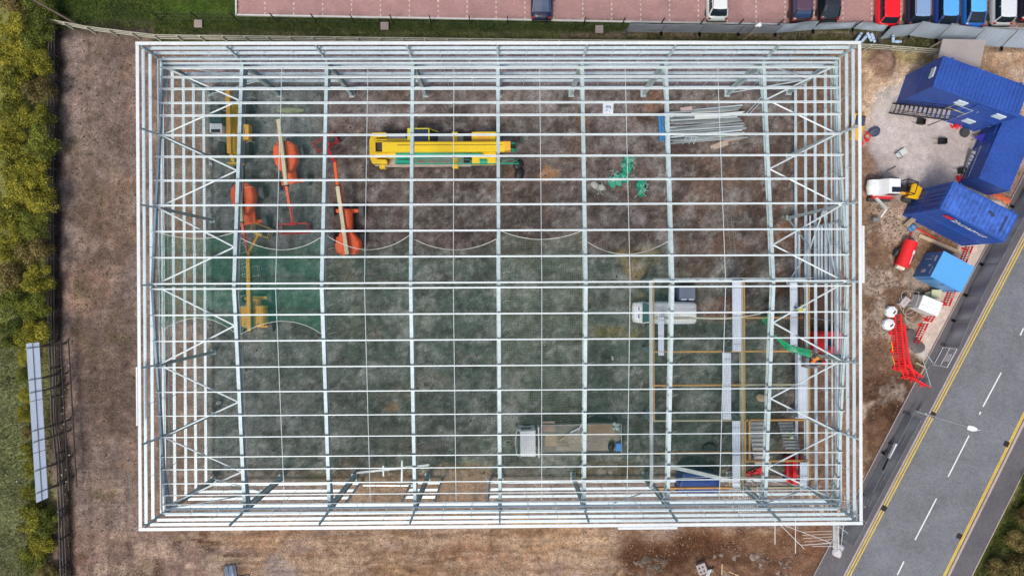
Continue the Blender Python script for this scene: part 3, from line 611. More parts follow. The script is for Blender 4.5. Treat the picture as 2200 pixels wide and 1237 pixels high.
# ------------------------------------------------------------------ CARS
def wheel(t, c, r_, w_, axis='Y', name='wheel', rim=None):
    mb = MB(); mb.lathe(c, [(r_ * .6, -w_ / 2), (r_ * .93, -w_ / 2), (r_, -w_ * .32), (r_, w_ * .32), (r_ * .93, w_ / 2), (r_ * .6, w_ / 2)], 20, axis)
    o = mb.build(name, TYRE, t, smooth=False)
    mb = MB(); mb.lathe(c, [(.02, -w_ * .44), (r_ * .58, -w_ * .42), (r_ * .6, w_ * .42), (.02, w_ * .44)], 14, axis); h = mb.build('rim', rim or GREY, o)
    return o
def car(label, pos, rz, L, W, H, paint, xr0=-.44, xr1=-.34, xf0=.24, xf1=.08, belt=.95, roofm=None, glass=GLASS, group='cars parked nose in along the car park edge', rack=False, name='parked_car'):
    t = thing(name, label, 'car', pos, rz, group); w_ = W / 2; l2 = L / 2
    st = [(-l2, .74, .52, .80), (-l2 + .06, .86, .42, .88), (-l2 + .3, .96, .24, .98), (-l2 * .6, 1, .2, 1), (0, 1, .2, 1), (l2 * .5, 1, .2, .99), (l2 * .78, .97, .22, .90), (l2 - .25, .92, .26, .80), (l2 - .06, .80, .40, .70), (l2, .66, .5, .60)]
    rings = []
    for x, kw, zb, kz in st:
        b_ = belt * kz; hw = w_ * kw
        rings.append([(x, -hw * .92, zb), (x, -hw, zb + (b_ - zb) * .4), (x, -hw * .97, zb + (b_ - zb) * .8), (x, -hw * .86, b_), (x, -hw * .4, b_ + .03), (x, hw * .4, b_ + .03), (x, hw * .86, b_), (x, hw * .97, zb + (b_ - zb) * .8), (x, hw, zb + (b_ - zb) * .4), (x, hw * .92, zb)])
    mb = MB(); mb.loft(rings); mb.build('body', paint, t, smooth=True)
    a0, a1, f0, f1 = L * xr0, L * xr1, L * xf0, L * xf1
    def rng(x0, x1, hw, z, rr):  # rounded rectangle ring
        return [(x0, -hw + rr, z), (x0 + rr, -hw, z), ((x0 + x1) / 2, -hw - .01, z), (x1 - rr, -hw, z), (x1, -hw + rr, z), (x1 + .03, 0, z), (x1, hw - rr, z), (x1 - rr, hw, z), ((x0 + x1) / 2, hw + .01, z), (x0 + rr, hw, z), (x0, hw - rr, z), (x0 - .03, 0, z)]
    mb = MB(); mb.loft([rng(a0, f0, w_ * .86, belt * .96, .15), rng((a0 + a1) / 2, (f0 + f1) / 2, w_ * .80, (belt + H) / 2, .14), rng(a1, f1, w_ * .70, H - .05, .12)]); mb.build('windows', glass, t)
    mb = MB(); mb.loft([rng(a1 - .03, f1 + .02, w_ * .725, H - .07, .13), rng(a1, f1, w_ * .70, H - .02, .13), rng(a1 + .15, f1 - .15, w_ * .55, H + .015, .1)]); rf = mb.build('roof', roofm or paint, t, smooth=False, bevel=.02)
    mb = MB()
    for s in (-1, 1):
        mb.beam((a0 + .06, s * w_ * .84, belt), (a1 + .02, s * w_ * .70, H - .05), .09, .05); mb.beam((f0 - .04, s * w_ * .84, belt), (f1, s * w_ * .70, H - .05), .07, .05)
        mb.beam((0.02 * L, s * w_ * .845, belt), (0.0 * L, s * w_ * .72, H - .06), .07, .03); mb.beam((-.2 * L, s * w_ * .845, belt), (-.2 * L, s * w_ * .72, H - .06), .06, .03)
        mb.beam((a0 + .1, s * w_ * .875, belt * .985), (f0, s * w_ * .875, belt * .985), .05, .03)
    mb.build('pillars', paint, t)
    for x in (-L * .31, L * .31):
        for s in (-1, 1): wheel(t, (x, s * (w_ - .12), .32), .32, .2)
    for s in (-1, 1):
        mb = MB(); mb.box((f0 - .15, s * (w_ + .06), belt + .04), (.14, .2, .12)); mb.build('wing_mirror', paint, t, bevel=.02)
        mb = MB(); mb.box((l2 - .16, s * w_ * .68, belt * .72), (.2, .3, .1)); mb.build('headlight', LAMPL, t, bevel=.02)
        mb = MB(); mb.box((-l2 + .12, s * w_ * .74, belt * .84), (.16, .22, .16)); mb.build('tail_light', TAIL, t, bevel=.02)
    mb = MB(); mb.box((-l2 + .03, 0, .62), (.03, .52, .12)); mb.build('number_plate', WHITE, t)
    mb = MB(); mb.box((-l2 + .1, 0, .42), (.26, W * .9, .16)); mb.build('bumper', BLACK, t, bevel=.04)
    if rack:
        for s in (-1, 1):
            mb = MB(); mb.beam((a1 + .1, s * w_ * .66, H + .03), (f1 - .1, s * w_ * .66, H + .03), .04, .05); mb.build('roof_rail', GREY, t)
    return t
def paint(name, c, **k): return mat(name, c, .32, .0, .08, 2, 30, spec=.4, coat=.25)
N = R(90)
def carN(label, px, py, L, W, H, p, **k):
    q = P(px, py, .45); rz = N + R(-.8); d = Vector((math.cos(rz), math.sin(rz), 0)); return car(label, Vector((q.x, q.y, 0)) + d * (L / 2), rz, L, W, H, p, **k)
carN('navy blue saloon parked alone, nearest the middle of the car park edge', 1163, 45, 4.5, 1.8, 1.42, paint('navy_paint', (.012, .016, .05)), xr0=-.40, xr1=-.17, glass=mat('blue_glass', (.03, .06, .13), .12, 0, .2, spec=.8))
carN('white car with dark rear window and silver edges, parked between two empty bays', 1539, 47, 4.3, 1.8, 1.5, paint('pearl_paint', (.55, .62, .58)), roofm=paint('pearl_roof', (.72, .76, .72)), rack=True)
carN('dark maroon car with bluish rear window', 1718, 51, 4.4, 1.85, 1.55, paint('maroon_paint', (.035, .010, .014)), roofm=paint('plum_roof', (.10, .055, .085)), glass=mat('blue_glass', (.03, .06, .13)))
carN('black car parked just right of the maroon car', 1778, 47, 4.3, 1.8, 1.48, paint('black_paint', (.010, .011, .013)), roofm=paint('black_roof', (.025, .028, .036)), xr0=-.45, xr1=-.30)
carN('bright red hatchback with black rear window', 1903, 59, 4.1, 1.8, 1.5, paint('red_paint', (.80, .012, .02)), xr0=-.46, xr1=-.38)
carN('dark indigo estate with a pale slate blue roof', 1967, 59, 4.6, 1.84, 1.55, paint('indigo_paint', (.03, .025, .06)), roofm=paint('slate_roof', (.22, .33, .52)), rack=True, xr0=-.46, xr1=-.38)
carN('blue car with a sky blue roof and curved rear window', 2027, 62, 4.3, 1.8, 1.5, paint('blue_paint', (.02, .05, .28)), roofm=paint('sky_roof', (.10, .38, .80)), xr0=-.45, xr1=-.33)
carN('vivid blue coupe with light blue roof, second from the right', 2087, 62, 4.2, 1.8, 1.40, paint('vivid_paint', (.02, .12, .42)), roofm=paint('azure_roof', (.10, .42, .88)), xr0=-.44, xr1=-.24)
carN('silver white car beside the vivid blue coupe', 2148, 57, 4.2, 1.8, 1.55, paint('silver_paint', (.45, .47, .48)), roofm=paint('silver_roof', (.62, .66, .68)), xr0=-.46, xr1=-.40)
carN('dark violet black car cut by the right edge of the view', 2207, 49, 4.4, 1.8, 1.5, paint('violet_paint', (.018, .014, .03)))
# white panel van and the dark car behind it
def van():
    c = (P(1357, 671, .5) + P(1487, 671, .5)) / 2; t = thing('panel_van', 'white panel van with bluish windscreen standing under the net beside the floor beams', 'van', (c.x, c.y, 0), R(180) - R(.6))
    L, W, H = 5.0, 1.9, 2.05; st = [(-2.5, .9, .5, 1.95), (-2.42, .97, .35, 2.03), (-1, 1, .25, 2.05), (.9, 1, .25, 2.03), (1.15, .98, .25, 1.94), (1.75, .97, .25, 1.32), (1.85, .96, .25, 1.15), (2.3, .88, .3, .98), (2.47, .72, .4, .8), (2.52, .6, .5, .7)]
    rings = []
    for x, kw, zb, zt in st:
        hw = W / 2 * kw; k = .8 if zt > 1.5 else .88
        rings.append([(x, -hw * .94, zb), (x, -hw, zb + .3 * (zt - zb)), (x, -hw * .97, zb + .7 * (zt - zb)), (x, -hw * k, zt - .04), (x, -hw * .4, zt), (x, hw * .4, zt), (x, hw * k, zt - .04), (x, hw * .97, zb + .7 * (zt - zb)), (x, hw, zb + .3 * (zt - zb)), (x, hw * .94, zb)])
    mb = MB(); mb.loft(rings); mb.build('body', WHITE, t, smooth=True)
    mb = MB(); mb.add([(1.18, -.70, 1.955), (1.18, .70, 1.955), (1.78, .82, 1.33), (1.78, -.82, 1.33), (1.5, 0, 1.70)], [(0, 1, 2, 3)]); mb.v = [(x + .03, y, z + .03) for x, y, z in mb.v]; mb.build('windscreen', TGLASS, t)
    for s in (-1, 1):
        mb = MB(); mb.box((1.15, s * .925, 1.35), (.8, .03, .45)); mb.build('side_window', GLASS, t)
        mb = MB(); mb.box((1.5, s * 1.06, 1.25), (.14, .22, .25)); mb.build('wing_mirror', BLACK, t, bevel=.03)
        mb = MB(); mb.box((2.36, s * .68, .82), (.24, .26, .16)); mb.build('headlight', LAMPL, t, bevel=.02)
        for x in (-1.55, 1.65): wheel(t, (x, s * .84, .33), .33, .22)
        mb = MB(); mb.box((-1.3, s * .955, 1.1), (2.0, .02, .35)); mb.build('side_stripe', mat('stripe_blue', (.04, .06, .35), .4), t)
    mb = MB(); mb.box((2.02, .30, 1.085), (.16, .32, .012)); mb.box((2.02, -.30, 1.085), (.13, .3, .012)); mb.build('bonnet_sticker', mat('sticker_blue', (.12, .12, .45), .5, 0, .5, 40, 200), t)
    mb = MB(); mb.box((-.75, .3, 2.055), (3.2, .03, .012)); mb.build('roof_seam', GREY, t)
    for x, l_ in ((-2.52, 1.8), (2.46, 1.6)): mb = MB(); mb.box((x, 0, .48), (.12, l_, .2)); mb.build('bumper', GREY, t, bevel=.03)
van()
t = thing('generator', 'slate grey generator cabinet with two white labels just behind the white van', 'generator', P(1468, 630, 0)); mb = MB(); mb.box((0, 0, .7), (1.35, 1.15, 1.2)); mb.build('cabinet', mat('slate_paint', (.16, .20, .27), .4), t, bevel=.05)
for x in (-.3, .33): mb = MB(); mb.box((x, -.59, .95), (.42, .02, .32)); mb.box((x, -.5, 1.305), (.42, .1, .012)); mb.build('plate', WHITE, t)
mb = MB(); mb.box((0, 0, .06), (1.5, 1.3, .12)); mb.build('skid', BLACK, t)
# ------------------------------------------------------------------ FLATBED TRUCK
def truck():
    t = thing('flatbed_truck', 'white cabbed flatbed lorry loaded with planks, parked under the pale net', 'lorry', P(1220, 937, 0) + Vector((0, 0, 0)), R(180) + R(.6)); o = Vector(t.location)
    def lx(px, z=1.0): return -(P(px, 937, z).x - o.x)
    mb = MB(); x0, x1 = lx(1151, 2.4), lx(1118, 2.4)
    mb.loft([[(x0, -1.15, .55), (x0, 1.15, .55), (x1 + .28, 1.15, .55), (x1 + .28, -1.15, .55)], [(x0, -1.15, 1.5), (x0, 1.15, 1.5), (x1 + .24, 1.13, 1.5), (x1 + .24, -1.13, 1.5)], [(x0, -1.08, 2.4), (x0, 1.08, 2.4), (x1, 1.02, 2.4), (x1, -1.02, 2.4)]]); mb.build('cab', WHITE, t, bevel=.08)
    mb = MB(); mb.add([(x1 + .255, -1.03, 1.52), (x1 + .255, 1.03, 1.52), (x1 + .03, .95, 2.34), (x1 + .03, -.95, 2.34)], [(0, 1, 2, 3)]); mb.build('windscreen', TGLASS, t)
    mb = MB(); mb.path([(x1 - .05, -1.1, 2.3), (x1 + .3, -1.0, 2.1), (x1 + .42, 0, 2.0), (x1 + .3, 1.0, 2.1), (x1 - .05, 1.1, 2.3)], .03, 5); mb.build('sun_visor', WHITE, t)
    for s in (-1, 1):
        mb = MB(); mb.box((x0 + .75, s * 1.155, 1.8), (.8, .02, .5)); mb.build('side_window', GLASS, t)
        mb = MB(); mb.box((x1 + .25, s * 1.38, 1.8), (.12, .3, .4)); mb.build('wing_mirror', BLACK, t, bevel=.03)
    b0, b1 = lx(1334, 1.1), lx(1160, 1.1); wd = 2.5
    mb = MB(); mb.box(((b0 + b1) / 2, 0, .98), (b1 - b0, wd, .12)); mb.build('flatbed', mat('bed_floor', (.25, .24, .21), .8, 0, .4, 6, 60), t)
    mb = MB()
    for s in (-1, 1): mb.box(((b0 + b1) / 2, s * wd / 2, 1.2), (b1 - b0, .05, .4))
    mb.box((b0, 0, 1.2), (.05, wd, .4)); mb.build('side_boards', mat('board_grey', (.40, .42, .40), .6), t)
    mb = MB(); mb.box((b1 + .15, 0, 1.5), (.1, wd, 1.1)); mb.build('headboard', WHITE, t)
    mb = MB()
    for s in (-1, 1): mb.beam((b0, s * .4, .75), (x0, s * .4, .75), .12, .25)
    mb.build('chassis', BLACK, t)
    for x in (b0 + 1.4, b0 + 2.6, x1 - .6):
        for s in (-1, 1): wheel(t, (x, s * 1.0, .48), .48, .3)
truck()
def plank_pack(px, py, z, nx, L, w_, label, rz=0, m=NEWWOOD, rows=1, name='plank_stack', cat='timber'):
    t = thing(name, label, cat, P(px, py, z), rz)
    for r_ in range(rows):
        mb = MB()
        for i in range(nx): mb.box((random.uniform(-.06, .06), (i - (nx - 1) / 2) * w_ * 1.04, .03 + r_ * .055), (L * random.uniform(.97, 1.0), w_, .05), random.uniform(-.006, .006))
        mb.build('plank_layer', m, t)
    return t
PL1 = mat('pale_planks', (.44, .35, .24), .8, 0, .3, 5, 70); PL2 = mat('tan_planks', (.40, .28, .18), .8, 0, .3, 5, 70)
plank_pack(1292, 921, 1.05, 6, 2.2, .18, 'tan plank stack at the tail of the flatbed, upper side', m=PL2, rows=3)
plank_pack(1262, 950, 1.05, 7, 5.3, .17, 'long grey tan planks along the lower side of the flatbed', m=mat('grey_planks', (.36, .31, .25), .8, 0, .35, 5, 70), rows=2)
plank_pack(1196, 945, 1.05, 5, 1.9, .18, 'short pale planks just behind the lorry headboard', m=PL1, rows=2)
plank_pack(1180, 915, 1.05, 4, 1.0, .2, 'little stack of pinkish offcuts on the front upper corner of the flatbed', m=mat('pink_planks', (.42, .30, .24), .8), rows=2)
t = thing('loose_beam', 'pale beam lying askew across the flatbed load', 'timber', P(1213, 938, 1.25), R(32)); mb = MB(); mb.box((0, 0, .05), (1.0, .14, .1)); mb.build('beam', PL1, t)
for px, py, rz, L, lab in ((1234, 924, 28, .75, 'grey offcut on the flatbed left of the rafter, lower one'), (1246, 917, 62, .7, 'grey steep offcut on the flatbed left of the rafter, upper one')):
    t = thing('metal_offcut', lab, 'offcut', P(px, py, 1.22), R(rz)); mb = MB(); mb.box((0, 0, .04), (L, .12, .05)); mb.box((0, .05, .08), (L, .02, .08)); mb.build('angle', STEEL, t)
t = thing('blue_bin', 'small bright blue open box on the rear corner of the flatbed', 'box', P(1327.5, 958, 1.05)); mb = MB()
for d, c in (((.42, .62, .04), (0, 0, .02)), ((.03, .62, .4), (-.2, 0, .22)), ((.03, .62, .4), (.2, 0, .22)), ((.42, .03, .4), (0, .3, .22)), ((.42, .03, .4), (0, -.3, .22))): mb.box(c, d)
mb.build('tub', mat('bright_blue', (.08, .32, .75), .4), t); mb = MB(); mb.box((0, 0, .42), (.38, .56, .02)); mb.build('lid', mat('bright_blue', (.08, .32, .75)), t)
t = thing('black_sack', 'black refuse sack beside the blue box on the flatbed', 'sack', P(1312, 957, 1.05)); mb = MB(); mb.blob((0, 0, .25), (.32, .42, .3), 5); mb.build('sack', BLACK, t); mb = MB(); mb.tube((0, 0, .5), (.02, .05, .66), .06, 7, .1); mb.build('knot', BLACK, t)
t = thing('crumpled_sheeting', 'crumpled pale green plastic sheeting at the tail of the flatbed', 'sheeting', P(1324, 917, 1.25)); mb = MB()
for i in range(7): mb.blob((random.uniform(-.2, .2), random.uniform(-.45, .45), random.uniform(0, .1)), (.16, .14, .08), i, 2, .5)
mb.build('sheet_folds', mat('pale_green_sheet', (.42, .55, .48), .4), t)
# ------------------------------------------------------------------ BOOM LIFTS
def basket(t, c, rz, w_, d_, m, h_=1.0, z=0.0, panel=True):
    mb = MB(); M = Matrix.Rotation(rz, 3, 'Z'); cc = Vector(c)
    def q(x, y, zz): return cc + M @ Vector((x, y, zz))
    cor = [(-d_ / 2, -w_ / 2), (d_ / 2, -w_ / 2), (d_ / 2, w_ / 2), (-d_ / 2, w_ / 2)]
    for zz in (.08, .55, h_):
        for i in range(4): mb.tube(q(*cor[i], zz), q(*cor[(i + 1) % 4], zz), .025, 5)
    for i in range(4):
        mb.tube(q(*cor[i], 0), q(*cor[i], h_), .025, 5); a, b_ = Vector(cor[i]), Vector(cor[(i + 1) % 4]); m_ = (a + b_) / 2; mb.tube(q(m_.x, m_.y, 0), q(m_.x, m_.y, h_), .02, 5)
    o = mb.build('basket', m, t)
    mb = MB(); mb.box(q(0, 0, .03), (d_, w_, .05), rz); mb.build('floor', mat('mesh_floor', (.07, .075, .07), .7), o)
    if panel:
        mb = MB(); mb.box(q(-d_ / 2 + .05, 0, h_ - .05), (.25, .6, .2), rz); mb.build('control_box', m, o, bevel=.02)
    return o
def boom_lift(label, body_c, boom_rz, m, tail, length, baskW=1.8, chassis_dx=.4, chassis_rz=0.0, cream=.75, zb=2.15, jib=1.5, jib_rz=0.0, side=.0, body=(2.7, 2.05), basket_m=None, group='orange boom lifts parked by the crane', cmat=CREAM, name='boom_lift', baskz=.35, flare=True, bdx=0.0, boxy=False):
    t = thing(name, label, 'boom lift', (body_c.x, body_c.y, 0), boom_rz, group); L, W = body
    # chassis and axles
    ch = Vector((chassis_dx, side, 0)); mb = MB(); M = Matrix.Rotation(chassis_rz, 3, 'Z')
    mb.box(ch + Vector((0, 0, .62)), (2.3, .95, .4), chassis_rz)
    for s in (-1, 1):
        a = ch + M @ Vector((s * 1.15, -.95, .5)); b_ = ch + M @ Vector((s * 1.15, .95, .5)); mb.beam(a, b_, .3, .28)
    mb.build('chassis', m, t, bevel=.04)
    for s in (-1, 1):
        for u in (-1, 1):
            c = ch + M @ Vector((s * 1.2, u * 1.22, .48)); mb = MB(); mb.lathe((0, 0, 0), [(.28, -.2), (.44, -.2), (.48, -.13), (.48, .13), (.44, .2), (.28, .2)], 18, 'Y')
            for k in range(14):
                th = 2 * math.pi * k / 14; mb.box((math.cos(th) * .48, 0, math.sin(th) * .48), (.07, .36, .05), 0, (0, -th + math.pi / 2, 0))
            o = mb.build('wheel', mat('dusty_tyre', (.13, .135, .14), .9, 0, .35, 5, 60), t, loc=c, rz=chassis_rz); mb = MB(); mb.lathe((0, 0, 0), [(.05, -.12), (.27, -.12), (.27, .12), (.05, .12)], 14, 'Y'); mb.build('hub', mat('pale_hub', (.55, .56, .55), .5), o)
    # two cowls with a slot for the boom
    for s, nm in ((-1, 'engine_cowl'), (1, 'tank_cowl')):
        g = .16; y0, y1 = s * g, s * W / 2; ym = s * W * .36
        def ring(z, k, e=0.0):
            x0, x1 = -L / 2 + bdx, L / 2 + bdx; ye = s * (g + (W / 2 - g) * k)
            if boxy: return [(x0, y0, z), (x0 + .01, ye * .5 + y0 * .5, z), (x0 + .02, ye, z), (x0 + .8, ye, z), (x1 - .03, ye, z), (x1 - .02, ye * .5 + y0 * .5, z), (x1, y0, z)]
            return [(x0 + .1, y0, z), (x0 + .18, s * (g + (W / 2 - g) * .5 * k), z), (x0 + .5, ye * .93, z), (x0 + 1.1, ye, z), (x1 - .9, ye * .92, z), (x1 - .25, s * (g + (W / 2 - g) * .45 * k), z), (x1, y0, z)]
        mb = MB(); mb.loft([ring(.85, 1.0), ring(1.35, 1.0), ring(1.62, .86), ring(1.7, .7)]); o = mb.build(nm, m, t, bevel=.04)
        mb = MB(); mb.box((-.2 + bdx, s * W * .45, 1.2), (.5, .12, .3)); mb.build('vent', BLACK, o); mb = MB(); mb.lathe((-L * .36 + bdx, s * W * .25, 1.71), [(.05, -.02), (.05, .02)], 8); mb.build('cap', BLACK, o)
        mb = MB(); mb.box((.15 + bdx, s * W * .26, 1.70), (.02, W * .26, .01)); mb.build('seam', DRED, o)
    mb = MB(); mb.box((-.3 + bdx, 0, 1.1), (L * .75, .3, .5)); mb.build('turntable', BLACK, t)
    x0, x1 = -tail, -tail + length; xc = x0 + length * cream
    mb = MB(); mb.beam((x0, 0, zb), (xc, 0, zb - .12), .30, .34); o = mb.build('boom', cmat, t, bevel=.02)
    mb = MB(); mb.beam((x0 + .1, -.21, zb - .1), (xc + .2, -.21, zb - .2), .06, .12); mb.build('hose_carrier', DRED if m is ORANGE else BLACK, o)
    mb = MB(); mb.beam((xc, 0, zb - .12), (x1, 0, zb - .35), .22, .26); mb.build('inner_boom', m, t, bevel=.02)
    mb = MB(); mb.box((x0 - .02, 0, zb), (.06, .36, .4)); mb.box((xc, 0, zb - .12), (.08, .36, .4)); mb.build('boom_collar', BLACK, o)
    J = Vector((x1, 0, zb - .35)); jd = Matrix.Rotation(jib_rz, 3, 'Z') @ Vector((jib, 0, -.5)); K = J + jd
    mb = MB(); mb.beam(J, K, .14, .16); mb.beam(J + Vector((0, .14, -.1)), K + Vector((0, .12, 0)), .05, .06); mb.build('jib', DRED if m is ORANGE else m, t)
    bk = K + Matrix.Rotation(jib_rz, 3, 'Z') @ Vector((.45, 0, 0)); basket(t, (bk.x, bk.y, baskz), jib_rz, baskW, .8, basket_m or m)
    return t
bc = P(612, 336, 1.6); boom_lift('orange boom lift with cream boom pointing south, tail by the telehandler', bc, R(-84), ORANGE, 2.9, 6.9, 2.3, .8, R(4), .78, jib=1.4, jib_rz=R(-3), basket_m=DRED)
bc = P(520, 426, 1.6); boom_lift('orange boom lift half hidden behind the first rafter, boom pointing south', bc, R(-86), ORANGE, 1.5, 4.4, 1.3, .75, R(3), .8, jib=2.6, jib_rz=R(2), basket_m=mat('pale_basket', (.4, .38, .34), .5), side=.15)
bc = P(746, 522, 1.6); boom_lift('orange boom lift pointing north with its big rounded tail over the net edge', bc, R(98), ORANGE, 1.0, 7.6, 1.9, 1.6, R(-8), .74, jib=1.6, jib_rz=R(20), basket_m=DRED, body=(2.2, 2.2))
bc = P(541, 679, 1.6); boom_lift('amber boom lift pointing north, square cowls, under the bright doubled net', bc, R(91), AMBER, 1.2, 6.4, 1.5, .3, 0, .95, jib=1.5, jib_rz=R(-22), body=(1.75, 2.15), cmat=AMBER, group=None, boxy=True, basket_m=mat('basket_yellow', (.62, .42, .12), .5))
# ------------------------------------------------------------------ TELEHANDLER
def telehandler():
    c = P(515, 285, 0); t = thing('telehandler', 'yellow telehandler with white cab and long boom pointing south', 'telehandler', c, R(-90))
    # local +x = south, local +y = east
    mb = MB(); mb.box((0, 0, .75), (4.6, .9, .6)); mb.build('chassis', YELLOW, t, bevel=.05)
    for x in (-1.7, 1.55):
        for s in (-1, 1):
            wheel(t, (x, s * 1.0, .6), .6, .42, rim=YELLOW)
            mb = MB(); mb.box((x, s * 1.0, 1.24), (1.1, .5, .05)); mb.build('mudguard', BLACK, t, bevel=.02)
    mb = MB(); mb.beam((-3.0, -.12, 2.0), (2.1, -.12, 1.75), .34, .42); bo = mb.build('boom', AMBER, t, bevel=.02)
    mb = MB(); mb.beam((2.1, 0, 1.75), (2.6, 0, 1.3), .28, .32); mb.build('boom_nose', YELLOW, bo, bevel=.02)
    mb = MB(); mb.beam((-.3, .95, 1.4), (.95, .95, 1.4), .95, .75); o = mb.build('engine_cover', AMBER, t, bevel=.06)
    mb = MB()
    for i in range(5): mb.box((.1 + i * .12, .85, 1.782), (.04, .55, .012))
    mb.build('vent_slots', BLACK, o)
    mb = MB(); mb.box((-.55, -.95, 1.15), (1.9, .95, .8)); cb = mb.build('cab', WHITE, t, bevel=.05)
    mb = MB(); mb.box((-.75, -.95, 1.98), (1.15, .9, .85), taper=.92); mb.build('cab_windows', TGLASS, cb)
    mb = MB(); mb.box((.25, -.95, 2.1), (.6, .95, .72)); mb.box((.2, -.95, 2.48), (.75, 1.0, .06)); mb.build('cab_rear', WHITE, cb, bevel=.04)
    mb = MB(); mb.box((.42, -.95, 2.515), (.25, .72, .02)); mb.build('roof_hatch', BLACK, cb)
    mb = MB()
    for i in range(7): mb.beam((-1.28 + i * .17, -1.36, 2.44), (-1.28 + i * .17, -.54, 2.44), .03, .03)
    for y in (-1.38, -.52): mb.beam((-1.32, y, 2.43), (0, y, 2.43), .04, .05)
    mb.build('roof_guard', BLACK, cb)
    mb = MB(); mb.box((2.75, 0, .8), (.1, 1.2, .8)); mb.beam((2.7, -.5, .5), (2.7, .5, .5), .12, .12); cr = mb.build('carriage', YELLOW, t, bevel=.02)
    mb = MB()
    for s in (-.35, .35): mb.box((3.35, s, .12), (1.2, .12, .06))
    mb.build('forks', BLACK, cr)
telehandler()
# ------------------------------------------------------------------ MOBILE CRANE
def crane():
    t = thing('mobile_crane', 'yellow mobile crane with boom folded along its deck and green fly jib', 'crane', P(950, 320, 0), R(.3)); o = Vector(t.location)
    def lx(px, z): return P(px, 320, z).x - o.x
    def ly(py, z): return P(950, py, z).y - o.y
    a, b_ = lx(805, 1.2), lx(1063, 1.2); w_ = 2.6; yo = ly(322, 1.2)
    mb = MB(); mb.box(((a + b_) / 2, yo, 1.05), (b_ - a, w_, .3)); mb.build('carrier_deck', DECK, t, bevel=.03)
    mb = MB(); mb.box(((a + b_) / 2, yo, .75), (b_ - a - .4, 1.0, .4)); mb.build('chassis', BLACK, t)
    for i in range(4):
        x = a + 1.4 + i * 2.3
        for s in (-1, 1): wheel(t, (x, yo + s * 1.08, .58), .58, .4, rim=YELLOW)
    for x in (lx(822, 1), lx(978, 1)):
        mb = MB(); mb.box((x, yo, 1.15), (.45, w_ + .25, .3)); mb.box((x, yo + w_ / 2 + .05, .9), (.5, .3, .5)); mb.box((x, yo - w_ / 2 - .05, .9), (.5, .3, .5)); mb.build('outrigger', YELLOW, t, bevel=.04)
    mb = MB(); mb.poly([(a - .1, yo - 1.2), (a - .3, yo - .6), (a - .3, yo + .7), (a - .05, yo + 1.3), (a + 1.1, yo + 1.3), (a + 1.15, yo + .95), (a + .3, yo + .9), (a + .3, yo - .85), (a + 1.1, yo - .9), (a + 1.15, yo - 1.25)], 1.2, 1.95); mb.build('counterweight', YELLOW, t, bevel=.05)
    # driver cab at the front (right)
    x0 = lx(1020, 1.9); mb = MB(); mb.box((x0 + .75, yo, 1.55), (2.0, w_, .85)); dc = mb.build('driver_cab', YELLOW, t, bevel=.08)
    mb = MB(); mb.box((x0 - .55, yo + .62, 1.45), (.75, 1.0, .7)); mb.box((x0 - .55, yo - .62, 1.35), (.75, 1.0, .5)); mb.build('battery_box', BLACK, t)
    mb = MB(); mb.box((x0 + .7, yo + .8, 1.99), (1.0, .7, .02)); mb.build('roof_panel', AMBER, dc)
    mb = MB(); mb.box((x0 + 1.75, yo, 1.7), (.06, 2.2, .5)); mb.build('windscreen', GLASS, dc)
    # superstructure
    mb = MB(); mb.box((lx(850, 2), ly(318, 2), 1.7), (3.6, 1.5, .9)); mb.build('superstructure', YELLOW, t, bevel=.05)
    mb = MB(); mb.lathe((lx(817, 2.3), ly(315, 2.3), 2.15), [(.02, -.32), (.33, -.32), (.33, .32), (.02, .32)], 18, 'Y'); mb.build('winch_drum', mat('wire_rope_brown', (.06, .04, .04), .6), t)
    mb = MB(); x_ = lx(817, 2.5); yy = ly(315, 2.5)
    for s in (-1, 1): mb.box((x_, yy + s * .42, 2.2), (.85, .06, .6)); mb.box((x_ + s * .42, yy, 2.2), (.06, .85, .6))
    mb.build('winch_frame', YELLOW, t)
    yb = ly(315.5, 2.7); bx0, bx1 = lx(822, 2.7), lx(1085, 2.7)
    mb = MB(); mb.loft([[(x, yb - .42, z0), (x, yb - .33, z0 - .3), (x, yb + .33, z0 - .3), (x, yb + .42, z0), (x, yb + .42, z0 + .42), (x, yb + .34, z0 + .5), (x, yb - .34, z0 + .5), (x, yb - .42, z0 + .42)] for x, z0 in ((bx0, 2.45), (bx1, 2.25))]); bo = mb.build('boom', mat('crane_yellow', (.80, .56, .02), .35, 0, .08, 3, 20), t)
    mb = MB(); mb.beam((bx0 + 1.2, yb + .1, 2.96), (bx1 - .2, yb + .1, 2.76), .04, .05); mb.beam((bx0 + .8, yb + .37, 2.96), (bx1 - .2, yb + .37, 2.76), .03, .03); mb.build('boom_rib', mat('rib_shadow', (.25, .16, .02), .6), bo)  # boom ribs coloured dark, their shadow lines put into the colour
    mb = MB(); mb.box((bx1 + .2, yb, 2.5), (.5, .75, .7)); mb.build('boom_head', AMBER, bo, bevel=.03)
    for s in (-1, 0, 1):
        mb = MB(); mb.lathe((bx1 + .62, yb + s * .24, 2.45), [(.03, -.05), (.26, -.05), (.26, .05), (.03, .05)], 16, 'Y'); mb.build('sheave', GREEN if s else BLACK, bo)
    mb = MB(); mb.box((bx1 + .75, yb, 2.1), (.25, .7, .5)); mb.build('hook_block', GREEN, t, bevel=.03)
    # operator cab
    cx0, cx1 = lx(877, 2.4), lx(938, 2.4); yc = ly(291, 2.4)
    mb = MB(); mb.loft([[(cx0, yc - .52, 1.2), (cx1, yc - .52, 1.2), (cx1, yc + .55, 1.2), (cx0, yc + .55, 1.2)], [(cx0, yc - .5, 2.45), (cx1 - .6, yc - .5, 2.45), (cx1 - .6, yc + .5, 2.45), (cx0, yc + .5, 2.45)]]); oc = mb.build('operator_cab', mat('night_glass', (.012, .022, .05), .1, spec=.8), t)
    mb = MB()
